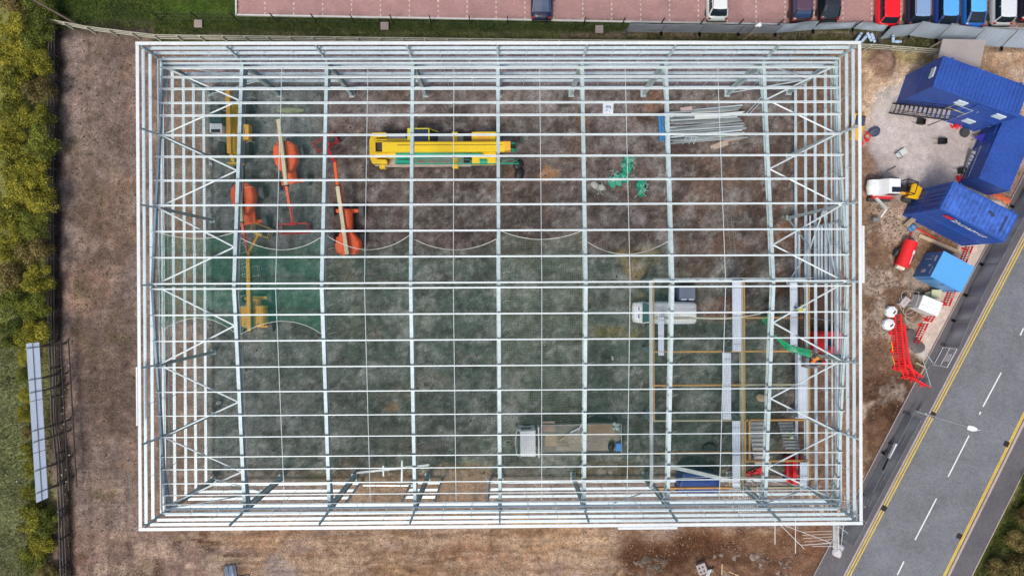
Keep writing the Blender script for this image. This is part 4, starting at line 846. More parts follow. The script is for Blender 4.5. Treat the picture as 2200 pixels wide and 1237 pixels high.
    for y in (yc - .53, yc + .53): mb.beam((cx0, y, 2.48), (cx1 - .6, y, 2.48), .07, .07); mb.beam((cx1 - .6, y, 2.48), (cx1 + .02, y, 1.3), .06, .06)
    mb.beam((cx1 - .6, yc - .53, 2.48), (cx1 - .6, yc + .53, 2.48), .07, .07); mb.box((cx0 + .1, yc, 1.9), (.3, 1.12, 1.15)); mb.build('cab_frame', mat('lime_yellow', (.62, .60, .03), .4), oc)
    mb = MB(); mb.box((lx(850, 1.6), ly(294, 1.6), 1.4), (1.6, .6, .35)); mb.build('tool_box', mat('lilac_grey', (.35, .34, .40), .5), t, bevel=.03)
    # fly jib (green lattice) along the near side
    yj = ly(339, 2.3); j0, j1 = lx(850, 2.3), lx(1035, 2.3)
    mb = MB(); mb.loft([[(j0, yj - .05, 1.9), (j0, yj - .05, 2.35), (j0, yj + .42, 2.35), (j0, yj + .42, 1.9)], [(j1, yj + .1, 2.0), (j1, yj + .1, 2.3), (j1, yj + .32, 2.3), (j1, yj + .32, 2.0)]]); fj = mb.build('fly_jib', mat('jib_green', (.01, .34, .22), .4, 0, .2), t)
    mb = MB(); xx = j0
    for z in (1.75, 1.95): mb.beam((j0, yj - .38, z), (lx(1115, 2), yj - .45, z), .05, .05)
    k = 0
    while xx < lx(1110, 2): mb.beam((xx, yj - .38, 1.85), (xx + .45, yj - (.08 if k % 2 else .38), 1.9), .04, .04); mb.beam((xx, yj - .08, 1.85), (xx + .45, yj - (.38 if k % 2 else .08), 1.9), .035, .035); xx += .45; k += 1
    mb.box((j0 + .5, yj - .25, 1.85), (1.2, .3, .25)); mb.build('lattice', mat('jib_green', (.01, .34, .22)), fj)
    mb = MB(); mb.lathe((lx(1038, 2), yj - .25, 1.85), [(.02, -.3), (.25, -.3), (.25, .3), (.02, .3)], 14, 'X'); mb.build('sheave_drum', mat('jib_green', (.01, .34, .22)), fj)
    mb = MB(); mb.box(((lx(820, 1.3) + lx(1012, 1.3)) / 2, ly(351, 1.3), 1.22), (lx(1012, 1.3) - lx(820, 1.3), .55, .06)); mb.build('side_deck', mat('sand_deck', (.42, .36, .30), .8, 0, .3, 8, 60), t)
    for px in (1110,):
        pass
crane()
# ------------------------------------------------------------------ UPPER FLOOR STEELWORK
OPRIM = mat('orange_primer', (.50, .28, .09), .6, 0, .2, 3, 30); BEAMG = mat('pale_beam', (.50, .56, .55), .5, 0, .15, 2, 20); OLIVE = mat('olive_beam', (.36, .36, .24), .6, 0, .2, 2, 20)
M = thing('floor_steelwork', 'part built upper floor of pale and orange primed beams inside the east end', 'floor frame', (0, 0, 0))
ZM = 3.6
mx = [P(1400, 800, ZM).x, P(1595, 800, ZM).x, P(1737, 800, ZM).x - .1]
myy = [P(1600, y, ZM).y for y in (601, 683, 755, 827, 903, 972, 1048)]
for i, x in enumerate(mx):
    mb = MB(); mb.ibeam((x, myy[0], ZM - .2), (x, myy[-1], ZM - .2), .20, .40, .02); mb.build('primary_beam', BEAMG if i != 1 else OLIVE, M)
    mb = MB(); mb.beam((x + .19, myy[0], ZM - .06), (x + .19, myy[-1] if i else myy[4], ZM - .06), .09, .1); mb.build('edge_plate', OPRIM, M)
    for y in myy[::2]:
        mb = MB(); mb.ibeam((x, y, 0), (x, y, ZM - .4), .2, .2, .02, up=(0, 1, 0)); mb.build('floor_column', FRAME, M)
for i, y in enumerate(myy):
    for k in (0, 1):
        mb = MB(); mb.ibeam((mx[k] + .1, y, ZM - .2), (mx[k + 1] - .1, y, ZM - .2), .13, .30, .015); mb.build('secondary_beam', OPRIM if (i + k) % 3 != 1 and i else (STEEL if not i else OLIVE), M)
x0_, x1_ = P(1600, 900, ZM).x, P(1735, 990, ZM).x; y0_, y1_ = P(1600, 903, ZM).y, P(1600, 990, ZM).y
for p_, q_ in (((x0_, y0_), (x0_, y1_)), ((x0_, y1_), (x1_, y1_)), ((x0_ + .35, y0_), (x0_ + .35, y1_))):
    mb = MB(); mb.beam((*p_, ZM + .04), (*q_, ZM + .04), .14, .14); mb.build('stairwell_trimmer', OPRIM, M)
mb = MB()
for k in range(7): mb.tube((P(1395 + 50 * k, 601, ZM).x, myy[0], ZM), (P(1395 + 50 * k, 601, ZM).x, myy[0], ZM + 1.1), .025, 5)
for z in (.55, 1.1): mb.tube((mx[0], myy[0] + .12, ZM + z), (mx[2], myy[0] + .12, ZM + z), .025, 5)
mb.build('edge_rail', STEEL, M)
DECKS = mat('deck_sheet_steel', (.66, .72, .80), .4, .2, .1, 3, 20)
def deck_pack(px0, py0, px1, py1, z, label):
    a, b_ = P(px0, py0, z), P(px1, py1, z); c = (a + b_) / 2; t = thing('deck_sheet_pack', label, 'sheet pack', (c.x, c.y, z), 0, 'packs of steel floor deck laid across the beams')
    wx_, ly_ = abs(b_.x - a.x), abs(b_.y - a.y)
    for r_ in range(3):
        mb = MB(); n_ = 3; rings = []; prof_ = []
        for i in range(n_):
            x = -wx_ / 2 + wx_ * i / n_; u = wx_ / n_; prof_ += [(x, 0), (x + u * .25, 0), (x + u * .35, .06), (x + u * .8, .06), (x + u * .9, 0)]
        prof_.append((wx_ / 2, 0)); pts = prof_ + [(q[0], q[1] - .012) for q in reversed(prof_)]
        off = r_ * .04; mb.prof((random.uniform(-.03, .03), ly_ / 2 + random.uniform(-.04, .04), off), (0, -ly_ / 2, off), [(-q[0], q[1]) for q in pts]); mb.build('deck_sheet', DECKS, t)
    mb = MB()
    for f_ in (-.4, 0, .4): mb.box((0, ly_ * f_, .155), (wx_ + .02, .03, .012))
    mb.build('banding', GREY, t)
deck_pack(1573, 603, 1592, 754, 3.75, 'long pale deck pack below the ridge, left of the orange edge plate')
deck_pack(1552, 757, 1570, 900, 3.75, 'pale deck pack in the middle, one step left of its neighbours')
deck_pack(1573, 903, 1590, 1050, 3.75, 'pale deck pack reaching the south wall rails')
deck_pack(1414, 680, 1426, 763, 3.75, 'narrow deck pack hanging over the white van')
deck_pack(1697, 607, 1712, 756, 3.75, 'pale deck pack near the east gable, just below the ridge')
deck_pack(1714, 757, 1732, 898, 3.75, 'pale deck pack by the east gable south of the torn green net')
deck_pack(1718, 992, 1733, 1050, 3.75, 'short deck pack in the south east corner of the floor beams')
t = thing('ladder', 'dark narrow ladder lying along the pale deck packs by the east gable', 'ladder', P(1722, 690, 3.9)); mb = MB()
Ld = 5.2
for s in (-.17, .17): mb.beam((s, -Ld / 2, .05), (s, Ld / 2, .05), .04, .06)
mb.build('stiles', BLACK, t); 
for i in range(17): mb = MB(); mb.tube((-.17, -Ld / 2 + .2 + i * .3, .05), (.17, -Ld / 2 + .2 + i * .3, .05), .02, 5); mb.build('rung', BLACK, t)
t = thing('ladder', 'dull aluminium ladder standing under the roof above bare brown earth', 'ladder', P(1571, 512, .5)); mb = MB(); a, b_ = P(1566, 466, 2.2) - t.location, P(1577, 556, .1) - t.location
for s in (-.18, .18): mb.beam(a + Vector((s, 0, 0)), b_ + Vector((s, 0, 0)), .04, .06)
mb.build('stiles', mat('dull_alu', (.24, .25, .25), .5, .3), t); 
for i in range(13): k = (i + .5) / 13; q = a.lerp(b_, k); mb = MB(); mb.tube(q - Vector((.18, 0, 0)), q + Vector((.18, 0, 0)), .018, 5); mb.build('rung', mat('dull_alu', (.24, .25, .25), .5, .3), t)
def concrete_stair(px, py0, py1, w_, label, m):
    a, b_ = P(px, py0, 0), P(px, py1, 0); t = thing('stair_flight', label, 'stair', (a.x, a.y, 0)); n_ = 10; run = (a.y - b_.y) / n_
    for i in range(n_):
        mb = MB(); mb.box((0, -run * (i + .5), .16 + i * .17), (w_, run * 1.02, .18)); mb.build('tread', m, t, bevel=.01)
    mb = MB(); mb.beam((w_ / 2 - .1, 0, 0), (w_ / 2 - .1, -run * n_, n_ * .17), .1, .22); mb.beam((-w_ / 2 + .1, 0, 0), (-w_ / 2 + .1, -run * n_, n_ * .17), .1, .22); mb.build('string', m, t)
concrete_stair(1622, 905, 985, 1.3, 'pale concrete stair flight in the orange stairwell opening, left one', mat('pale_concrete', (.58, .56, .55), .8, 0, .15))
concrete_stair(1686, 905, 962, 1.2, 'greyer stair flight right of the last rafter', mat('grey_concrete', (.36, .38, .37), .8, 0, .2))
# ------------------------------------------------------------------ PEOPLE
def person(pos, rz, label, top, trousers=(.03, .04, .07), helmet=(.8, .8, .78), bend=0.25, z=0.0, arms=(.5, .8)):
    t = thing('person', label, 'person', Vector(pos), rz)
    b = bend; hip = Vector((0, 0, .93)); ch = hip + Vector((math.sin(b) * .42, 0, math.cos(b) * .42)); nk = hip + Vector((math.sin(b) * .56, 0, math.cos(b) * .56)); hd = nk + Vector((.05, 0, .10)); tp = hd + Vector((.02, 0, .13))
    V = [hip, hip + Vector((math.sin(b) * .2, 0, math.cos(b) * .2)), ch, nk, hd, tp]; Rr = [.145, .13, .15, .06, .09, .07]; E_ = [(0, 1), (1, 2), (2, 3), (3, 4), (4, 5)]
    for s in (-1, 1):
        o = len(V); V += [hip + Vector((.0, s * .1, -.05)), Vector((.07 * s, s * .12, .5)), Vector((.04 * s, s * .13, .08)), Vector((.04 * s + .16, s * .14, .04))]; Rr += [.095, .065, .045, .04]; E_ += [(0, o), (o, o + 1), (o + 1, o + 2), (o + 2, o + 3)]
        sh = ch + Vector((0, s * .2, .06)); el = sh + Vector((.22 * arms[0], s * .08, -.24)); wr = el + Vector((.24 * arms[1], -s * .05, -.02)); hn = wr + Vector((.09, 0, -.02))
        o = len(V); V += [sh, el, wr, hn]; Rr += [.062, .045, .033, .035]; E_ += [(2, o), (o, o + 1), (o + 1, o + 2), (o + 2, o + 3)]
        for k in range(5):
            o2 = len(V); V += [hn + Vector((.05, (k - 2) * .018, -.01)), hn + Vector((.09, (k - 2) * .02, -.04))]; Rr += [.009, .008]; E_ += [(o + 3, o2), (o2, o2 + 1)]
    me = bpy.data.meshes.new('body'); me.from_pydata([tuple(v) for v in V], E_, []); o = bpy.data.objects.new('tmpb', me); COL.objects.link(o)
    sk = o.modifiers.new('s', 'SKIN'); sv = me.skin_vertices[0].data
    for i, r_ in enumerate(Rr): sv[i].radius = (r_, r_)
    sv[0].use_root = True; ss = o.modifiers.new('u', 'SUBSURF'); ss.levels = 1; ss.render_levels = 1
    bpy.context.view_layer.update(); me2 = bpy.data.meshes.new_from_object(o.evaluated_get(bpy.context.evaluated_depsgraph_get())); bpy.data.objects.remove(o)
    me2.name = 'body'; ms = [mat('skin', (.45, .27, .2), .6, 0, .05), mat('cloth_%d_%d_%d' % tuple(int(c * 99) for c in top), top, .8, 0, .1), mat('trousers', trousers, .85, 0, .15), BLACK]
    for m_ in ms: me2.materials.append(m_)
    for f in me2.polygons:
        c = f.center; f.material_index = 3 if c.z < .1 else 2 if c.z < .92 else 0 if (c.z > nk.z - .01 and abs(c.y) < .14) else 1
        if f.material_index == 1 and c.x > ch.x + .36 * max(arms): f.material_index = 0
        f.use_smooth = True
    o = bpy.data.objects.new('body', me2); COL.objects.link(o); o.parent = t
    mb = MB(); mb.lathe(hd + Vector((.02, 0, .05)), [(.145, -.01), (.15, .0), (.125, .03), (.115, .08), (.08, .13), (.02, .15)], 14); mb.build('helmet', mat('helmet_%d' % int(helmet[1] * 99), helmet, .35, 0, .05), t, smooth=True)
    mb = MB(); mb.box(hd + Vector((.1, 0, -.02)), (.03, .03, .04)); mb.box(hd + Vector((.085, 0, -.07)), (.02, .05, .012))
    for s in (-1, 1): mb.box(hd + Vector((.08, s * .035, .015)), (.02, .02, .012)); mb.box(hd + Vector((0, s * .095, 0)), (.04, .015, .05))
    mb.build('face', MATS['skin'], t)
    return t
pb = P(1745, 774, 4.6)
t = thing('boom_lift', 'red boom lift reaching up to the east gable with two orange workers aboard', 'boom lift', P(1764, 733, 0))
mb = MB(); mb.box((0, 0, .95), (2.6, 1.9, .9)); mb.box((-.9, 0, 1.5), (1.0, 1.6, .35)); mb.build('body', RED, t, bevel=.12)
mb = MB(); mb.box((-.1, 0, 1.42), (.7, .5, .12)); mb.build('engine_lid', mat('night_glass', (.01, .01, .02)), t)
for x in (-.9, .9):
    for s in (-1, 1): wheel(t, (x, s * 1.0, .42), .42, .3)
bl = pb - t.location; mb = MB(); mb.beam((.6, 0, 1.6), (bl.x + .2, bl.y + .2, 4.5), .2, .24); mb.build('boom', DRED, t, bevel=.02)
basket(t, (bl.x, bl.y, 4.55), 0, .9, 1.7, GREY)
person((pb.x - .38, pb.y, 4.62), R(80), 'worker in orange high visibility jacket bending over the basket rail', (.85, .22, .03), bend=.6, helmet=(.85, .42, .05))
person((pb.x + .42, pb.y + .12, 4.62), R(200), 'worker in orange jacket with red helmet in the same basket, right hand one', (.75, .20, .08), bend=.35, helmet=(.7, .03, .04))
q = P(1705, 664, ZM + .2); person((q.x, q.y, ZM + .16), R(20), 'worker in yellow vest standing on the deck pack below the ridge', (.72, .74, .05), bend=.2)
q = P(1703, 934, 1.2); person((q.x, q.y, .0), R(200), 'worker in lime vest beside the grey stair flight', (.55, .80, .05), bend=.35)
# ------------------------------------------------------------------ loose things inside the frame
t = thing('steel_section_pile', 'pile of long grey purlin sections lying beside the blue rack', 'steel pile', P(1512, 268, 0), R(3.5)); SP = mat('dull_galvanised', (.34, .38, .38), .5, .3, .3, 2, 30)
for i in range(26):
    y = 1.25 - i * .105 + random.uniform(-.04, .04); z = .1 + (i % 3) * .11; L_ = random.uniform(5.6, 6.6); x = random.uniform(-.25, .25) + i * .01
    mb = MB(); a_ = random.uniform(-.025, .04); mb.cee((x - L_ / 2, y - a_ * L_ / 2, z), (x + L_ / 2, y + a_ * L_ / 2, z), .1, .14, .012); mb.build('steel_section', SP if i % 4 else STEEL, t)
for i, (a_, b_, wd) in enumerate((((1492, 253.5), (1594, 243.5), .26), ((1488, 243), (1589, 232.5), .22), ((1502, 294), (1602, 285), .26))):
    a0_, b0_ = P(*a_, .45), P(*b_, .45); c = (a0_ + b0_) / 2; t = thing('bright_section', ('pale wide section on top of the steel pile', 'pale section lying along the upper side of the steel pile', 'pale section along the lower side of the steel pile')[i], 'steel section', (c.x, c.y, c.z if not i else .02), ang(a0_, b0_)); mb = MB(); L_ = (b0_ - a0_).length; mb.cee((-L_ / 2, 0, .08), (L_ / 2, 0, .08), wd, .12, .01); mb.build('section', mat('bright_section', (.72, .74, .70), .4, .1, .1), t)
def box_thing(name, label, cat, px, py, z, dims, rz, m, parts=None):
    t = thing(name, label, cat, P(px, py, z), rz); mb = MB(); mb.box((0, 0, dims[2] / 2), dims); mb.build('body', m, t, bevel=.02)
    return t
def rack():
    t = thing('steel_rack', 'blue steel rack end standing against the section pile', 'rack', P(1419, 276, 0), R(-86)); mb = MB(); bl_ = mat('rack_blue', (.06, .22, .45), .45)
    for y in (-.12, .12): mb.beam((-1.15, y, .35), (1.15, y, .35), .2, .16)
    mb.build('beams', bl_, t); mb = MB()
    for x in (-1, 0, 1): mb.box((x, 0, .15), (.12, .5, .3))
    mb.build('feet', bl_, t)
    for x in (-1.05, -.1, 1.05): mb = MB(); mb.box((x, .15, .7), (.08, .08, .6)); mb.build('upright', bl_, t)
rack()
def bundle(name, label, cat, px, py, L_, w_, h_, rz, m, seed, cords=True, group=None):
    t = thing(name, label, cat, P(px, py, 0), R(rz), group); mb = MB(); n_ = max(2, int(L_ / .55))
    for i in range(n_): mb.blob(((i - (n_ - 1) / 2) * L_ / n_, random.uniform(-.04, .04), h_ * .45), (L_ / n_ * .72, w_ / 2, h_ * .5), seed + i, 3, .22)
    mb.build('roll', m, t)
    if cords:
        mb = MB(); rr = random.Random(seed)
        for k in range(9):
            p = Vector((rr.uniform(-L_ / 2, L_ / 2) * .8, rr.uniform(-w_ / 2, w_ / 2) * .7, h_ * .98)); pts = [p]
            for j in range(5): p = p + Vector((rr.uniform(-.25, .25), rr.uniform(-.25, .25), rr.uniform(-.04, .03))); pts.append(p)
            mb.path(pts, .014, 4)
        mb.build('cords', mat('pale_cord', (.50, .68, .60), .7), t)
    return t
GB = mat('green_net_roll', (.005, .30, .17), .7, 0, .5, 8, 60, bump=.8)
bundle('net_bundle', 'upper of two green net rolls lying end to end, nearest the purlin', 'net bundle', 1347, 351, 1.1, 1.0, .75, 80, GB, 11, group='rolled green nets on the floor')
bundle('net_bundle', 'lower of two green net rolls lying end to end, tied with pale cords', 'net bundle', 1342, 374, 1.3, .95, .7, 84, GB, 31, group='rolled green nets on the floor')
bundle('net_bundle', 'round green net bundle touching the lower left of the long rolls', 'net bundle', 1320, 389, 1.0, 1.0, .6, 20, mat('light_green_roll', (.06, .40, .26), .7, 0, .6, 8, 60, bump=.8), 51, group='rolled green nets on the floor')
bundle('net_bundle', 'small green net bundle lying apart to the right', 'net bundle', 1377, 405, 1.15, .75, .55, 95, GB, 71, group='rolled green nets on the floor')
bundle('canvas_bag', 'dirty white canvas bag lying open left of the green bundles', 'bag', 1285, 401, 1.1, .55, .35, -25, mat('dirty_canvas', (.52, .48, .42), .85, 0, .35, 6, 50, bump=.5), 91)
bundle('black_bag', 'heap of black sheeting below the crane hook', 'sheeting', 1114, 366, 1.5, .8, .5, 100, BLACK, 15, cords=False)
mb = MB(); pass
t = thing('white_sheet', 'white polythene sheet with blue print lying on the floor', 'sheet', P(1306, 235, 0), R(-3)); mb = MB(); mb.box((0, 0, .09), (.88, 1.05, .16)); mb.build('sheet', mat('polythene', (.82, .84, .87), .35), t, bevel=.03)
mb = MB()
for i in range(14): mb.box((random.uniform(-.22, .22), random.uniform(-.3, .25), .176), (random.uniform(.06, .2), .06, .006), random.uniform(0, 3))
mb.build('blue_print', mat('print_blue', (.10, .38, .66), .5), t)
t = thing('timber_beam', 'short pinkish timber baulk above the steel pile', 'timber', P(1473, 236, 0), R(8)); mb = MB(); mb.box((0, 0, .15), (1.0, .36, .3)); mb.build('baulk', mat('pink_timber', (.52, .40, .38), .8), t, bevel=.02)
for i, (px, py, rz, L_, lab) in enumerate(((1556, 305, 22, 2.5, 'long pale plank crossing another below the steel pile'), (1548, 314, 18, 1.3, 'shorter plank under the crossed one below the steel pile'), (1575, 299, 8, 1.2, 'third short plank at the right tip of the crossed planks'))):
    t = thing('plank', lab, 'plank', P(px, py, .03 * i), R(rz)); mb = MB(); mb.box((0, 0, .04 + .01 * i), (L_, .24, .06)); mb.build('board', mat('pinkish_plank', (.50, .38, .30), .8, 0, .25), t)
t = thing('trestle', 'small pale steel trestle below the steel pile', 'trestle', P(1482, 302, 0), 0); mb = MB(); mb.beam((-.55, .15, .6), (.55, .15, .6), .06, .06); mb.build('top_bar', STEEL, t)
for x in (-.5, 0, .4):
    for s in (-1, 1): mb = MB(); mb.beam((x, .15, .6), (x - .08, .15 + s * .45, 0), .05, .05); mb.build('leg', STEEL, t)
t = thing('leaning_beams', 'pair of thin pale tubes leaning against the last rafter in the north', 'tube', P(1620, 232, .5)); mb = MB(); mb.tube(P(1600, 248, .2) - t.location, P(1638, 206, 2.2) - t.location, .03); mb.tube(P(1606, 250, .2) - t.location, P(1641, 212, 2.2) - t.location, .03); mb.build('tubes', STEEL, t)
# white section frame near south wall
for i, (a_, b_, wd, z, lab) in enumerate((((766, 1015), (922, 998), .16, 2.6, 'long white tube lifted at a slant across the south door openings'), ((864, 988), (863, 1033), .14, 1.6, 'pale upright length of section hanging below the slanting tube'), ((823, 1000), (824, 1022), .12, .5, 'short pale strip left of the upright section'), ((780, 1042), (886, 1042.5), .12, .9, 'white strip lying along the door threshold'))):
    a0_, b0_ = P(*a_, z), P(*b_, z); c = (a0_ + b0_) / 2; t = thing('loose_section', lab, 'steel section', c, ang(a0_, b0_)); L_ = (b0_ - a0_).length; mb = MB(); mb.cee((-L_ / 2, 0, 0), (L_ / 2, 0, 0), wd, .1, .01); mb.build('section', PURL, t)
for px, py, d, rz, lab, mm in ((472, 864, (.45, .28, .25), 20, 'pale stone block under the second south brace', CONC), (1633, 854, (.75, .55, .4), -30, 'tan cardboard box on the ground between the floor beams', mat('cardboard', (.55, .42, .28), .8)), (454, 352, (.22, .3, .2), 30, 'small white tub near the telehandler', WHITE), (1316, 768, (.2, .35, .2), 0, 'pale stone on the ground south of the white van', CONC), (622, 238, (1.9, .45, .3), 0, 'mossy concrete block north of the orange boom lifts', mat('mossy_concrete', (.32, .36, .22), .85))):
    t = thing('site_block', lab, 'block', P(px, py, 0), R(rz)); mb = MB(); mb.blob((0, 0, d[2] / 2), (d[0] / 1.6, d[1] / 1.6, d[2] / 1.6), int(px), 2, .12); mb.build('block', mm, t)
t = thing('tyre', 'dark upright tyre lying near the deck pack by the blue tarpaulin', 'tyre', P(1522, 966, 0)); mb = MB(); mb.lathe((0, 0, .2), [(.3, -.18), (.55, -.2), (.62, -.1), (.62, .1), (.55, .2), (.3, .18)], 20); mb.build('tread', TYRE, t); mb = MB(); mb.lathe((0, 0, .2), [(.03, -.1), (.29, -.1), (.29, .1), (.03, .1)], 16); mb.build('hub', GREY, t)
t = thing('blue_boom_lift', 'dark blue boom lift with silver boom beside the south wall', 'boom lift', P(1492, 1025, 0), R(-2)); BLT = mat('deep_blue', (.015, .05, .20), .45)
mb = MB(); mb.loft([[(-1.9, -.9, .5), (1.7, -.9, .5), (2.0, .3, .5), (1.2, .9, .5), (-1.6, .95, .5)], [(-1.8, -.85, 1.7), (1.6, -.8, 1.5), (1.8, .3, 1.4), (1.0, .8, 1.6), (-1.4, .85, 1.8)]]); mb.build('body', BLT, t, bevel=.08)
for x in (-1.2, 1.2):
    for s in (-1, 1): wheel(t, (x, s * .95, .42), .42, .3)
mb = MB(); a_, b_ = P(1440, 1001, 3) - t.location, P(1588, 1035, 3.4) - t.location; v = Matrix.Rotation(R(2), 3, 'Z'); mb.beam(v @ a_, v @ b_, .3, .3); mb.build('boom', mat('silver_boom', (.45, .5, .5), .4, .3), t)
mb = MB()
for k in range(12): mb.tube((-1.3 + k * .28, -1.15, .4), (-1.3 + k * .28, -1.15, 1.5), .02, 4)
for z in (.9, 1.5): mb.tube((-1.35, -1.15, z), (1.85, -1.15, z), .02, 4)
mb.build('guard_rail', BLT, t)
t = thing('scissor_lift', 'red scissor lift under the orange trimmer beam', 'scissor lift', P(1698, 1003, 0)); mb = MB(); mb.box((0, 0, .5), (1.2, 2.2, .5)); mb.build('base', DRED, t, bevel=.04); mb = MB()
for k in range(3):
    for s in (-1, 1): mb.beam((s * .4, -1.0, .85 + k * .22), (s * .4, 1.0, 1.05 + k * .22), .08, .08); mb.beam((s * .4, 1.0, .85 + k * .22), (s * .4, -1.0, 1.05 + k * .22), .08, .08)
mb.build('scissors', DRED, t); mb = MB(); mb.box((-.35, 0, 1.7), (.3, 2.2, .1)); mb.box((.4, .2, 1.7), (.5, 1.8, .1)); mb.build('platform', RED, t)
for s in (-1, 1):
    for y in (-.8, .8): wheel(t, (s * .62, y, .25), .25, .16, 'X')
t = thing('barrier_heap', 'heap of red plastic barrier feet under the stair flights', 'barrier feet', P(1618, 1012, 0), R(15)); mb = MB()
for k in range(12): mb.box((random.uniform(-.7, .7), random.uniform(-.25, .25), .1 + .05 * (k % 4)), (.4, .18, .08), random.uniform(0, 3))
mb.build('feet', RED, t)
# ------------------------------------------------------------------ SITE YARD: cabins and containers
CB = mat('cabin_blue', (.028, .085, .36), .5, 0, .35, 2, 20); CBR = mat('container_blue', (.025, .095, .40), .5, 0, .3, 3, 20); SEAM = mat('seam_blue', (.01, .02, .16), .5); SHUT = mat('pale_shutter', (.62, .74, .78), .4)
def cabin(name, label, cat, c, rz, L, W, H, z, m=CB, ribs=22, ribm=None, group=None, windows=(), doors=(), rooflights=True, cont=False):
    t = thing(name, label, cat, (c.x, c.y, z), rz, group)
    mb = MB(); mb.box((0, 0, H / 2), (L - .06, W - .06, H - .04)); mb.build('walls', m, t)
    mb = MB()
    for x in (-1, 1):
        for y in (-1, 1): mb.box((x * (L / 2 - .07), y * (W / 2 - .07), H / 2), (.14, .14, H))
    for y in (-1, 1): mb.box((0, y * (W / 2 - .05), H - .07), (L - .28, .1, .13)); mb.box((0, y * (W / 2 - .05), .07), (L - .28, .1, .13))
    for x in (-1, 1): mb.box((x * (L / 2 - .05), 0, H - .07), (.1, W - .28, .13)); mb.box((x * (L / 2 - .05), 0, .07), (.1, W - .28, .13))
    mb.build('corner_frame', m, t)
    mb = MB(); mb.box((0, 0, H - .03), (L - .2, W - .2, .03))
    for i in range(ribs): mb.box((-L / 2 + .3 + (L - .6) * i / (ribs - 1), 0, H + .005), ((L - .6) / ribs * .5, W - .3, .05))
    mb.build('roof', ribm or m, t, bevel=.01)
    if cont:
        mb = MB()
        for i in range(int(L / .28)):
            for s in (-1, 1): mb.box((-L / 2 + .25 + i * .28, s * (W / 2 - .025), H / 2), (.13, .05, H - .3))
        for i in range(int(W / .28)): mb.box((L / 2 - .025, -W / 2 + .25 + i * .28, H / 2), (.05, .13, H - .3))
        mb.build('corrugation', m, t)
        dr = MB()
        for s in (-1, 1): dr.box((-L / 2 - .0, s * W * .24, H / 2), (.06, W * .44, H - .35))
        d = dr.build('door', m, t); mb = MB()
        for y in (-.9, -.35, .35, .9): mb.tube((-L / 2 - .06, y, .2), (-L / 2 - .06, y, H - .2), .02, 6)
        mb.build('locking_bars', SEAM, d)
    for (fx, side, wd, zz, hh) in windows:
        if side in (-1, 1): cc, dd = (fx * L / 2, side * (W / 2 + .0), zz), (wd, .09, hh)
        else: cc, dd = ((-L / 2 if side == 'w' else L / 2), fx * W / 2, zz), (.09, wd, hh)
        mb = MB(); mb.box(cc, dd); mb.build('window_shutter', SHUT, t)
    for (fx, side, wd) in doors:
        mb = MB(); mb.box((fx * L / 2, side * (W / 2), 1.05), (wd, .07, 2.0)); d = mb.build('door', m, t); mb = MB(); mb.tube((fx * L / 2 + wd * .35, side * (W / 2 + .06), 1.0), (fx * L / 2 + wd * .35, side * (W / 2 + .06), 1.2), .02, 5); mb.build('handle', SHUT, d)
    for x in (-.8, .8): mb = MB(); mb.box((x * L / 2, W / 2 + .02, H + .03), (.16, .1, .12)); mb.build('lifting_lug', m, t)
    return t
HA = 2.5
SWa, SEa, NWa = P(2004, 186, 5.0), P(2188, 252, 5.0), P(2019.5, 118, 5.0)
rza = ang(SWa, SEa); La_, Wa_ = (SEa - SWa).length, (NWa - SWa).length; ca = SWa + (SEa - SWa) / 2 + Vector((-math.sin(rza), math.cos(rza), 0)) * Wa_ / 2
cabin('site_cabin', 'blue site cabin stacked on top, its roof flat and bright', 'cabin', ca, rza, La_, Wa_, HA, HA + .02, windows=((-.15, -1, .8, 1.5, .7), (.75, -1, .8, 1.5, .7), (.1, 'w', .8, 1.7, .5)), doors=((.25, -1, .9),), group='blue cabins round the yard')
cabin('site_cabin', 'blue site cabin carrying another cabin, beside the black steel stair', 'cabin', ca, rza, La_, Wa_, HA, 0, windows=((.55, -1, .8, 1.5, .7),), doors=((-.2, -1, .9),), group='blue cabins round the yard')
SWb, NWb = P(2103, 383, 2.5), P(2150, 272, 2.5); SEb = P(2165, 418, 2.5); rzb = ang(SWb, NWb); Lb_, Wb_ = 6.05, (SEb - SWb).length
cb = SWb + Vector((math.cos(rzb), math.sin(rzb), 0)) * Lb_ / 2 + Vector((math.sin(rzb), -math.cos(rzb), 0)) * Wb_ / 2
cabin('site_cabin', 'single storey blue cabin with fine ribbed roof and steps on its west side', 'cabin', cb, rzb, Lb_, Wb_, 2.5, 0, ribs=26, group='blue cabins round the yard', doors=((-.1, 1, .9), (.5, 1, .9)))
SWc, SEc, NWc = P(2019, 448.4, 5.0), P(2158.7, 520.5, 5.0), P(2046.6, 388, 5.0); rzc = ang(SWc, SEc); Lc_, Wc_ = (SEc - SWc).length, (NWc - SWc).length; cc_ = (SWc + SEc) / 2 + Vector((-math.sin(rzc), math.cos(rzc), 0)) * Wc_ / 2
ribw = mat('worn_blue_roof', (.055, .14, .50), .5, 0, .55, 5, 14)
top = cabin('shipping_container', 'upper blue shipping container with worn ribbed roof and white lettering', 'container', cc_, rzc, Lc_, Wc_, 2.5, 2.5, m=CBR, ribs=15, ribm=ribw, cont=True, group='stacked blue containers')
cabin('shipping_container', 'lower blue shipping container under the lettered one, beside the timber', 'container', cc_, rzc, Lc_, Wc_, 2.46, 0, m=CBR, ribs=15, cont=True, group='stacked blue containers')
text_part('2lunamur', .80, WHITE, top, (.35, -Wc_ / 2 - .05, 1.75), (R(90), 0, 0))
mb = MB(); mb.add([(-2.0, -Wc_ / 2 - .056, 1.65), (-1.35, -Wc_ / 2 - .056, 1.6), (-1.2, -Wc_ / 2 - .056, 2.15), (-1.9, -Wc_ / 2 - .056, 2.1)], [(0, 1, 2, 3)]); mb.build('red_emblem', RED, top)
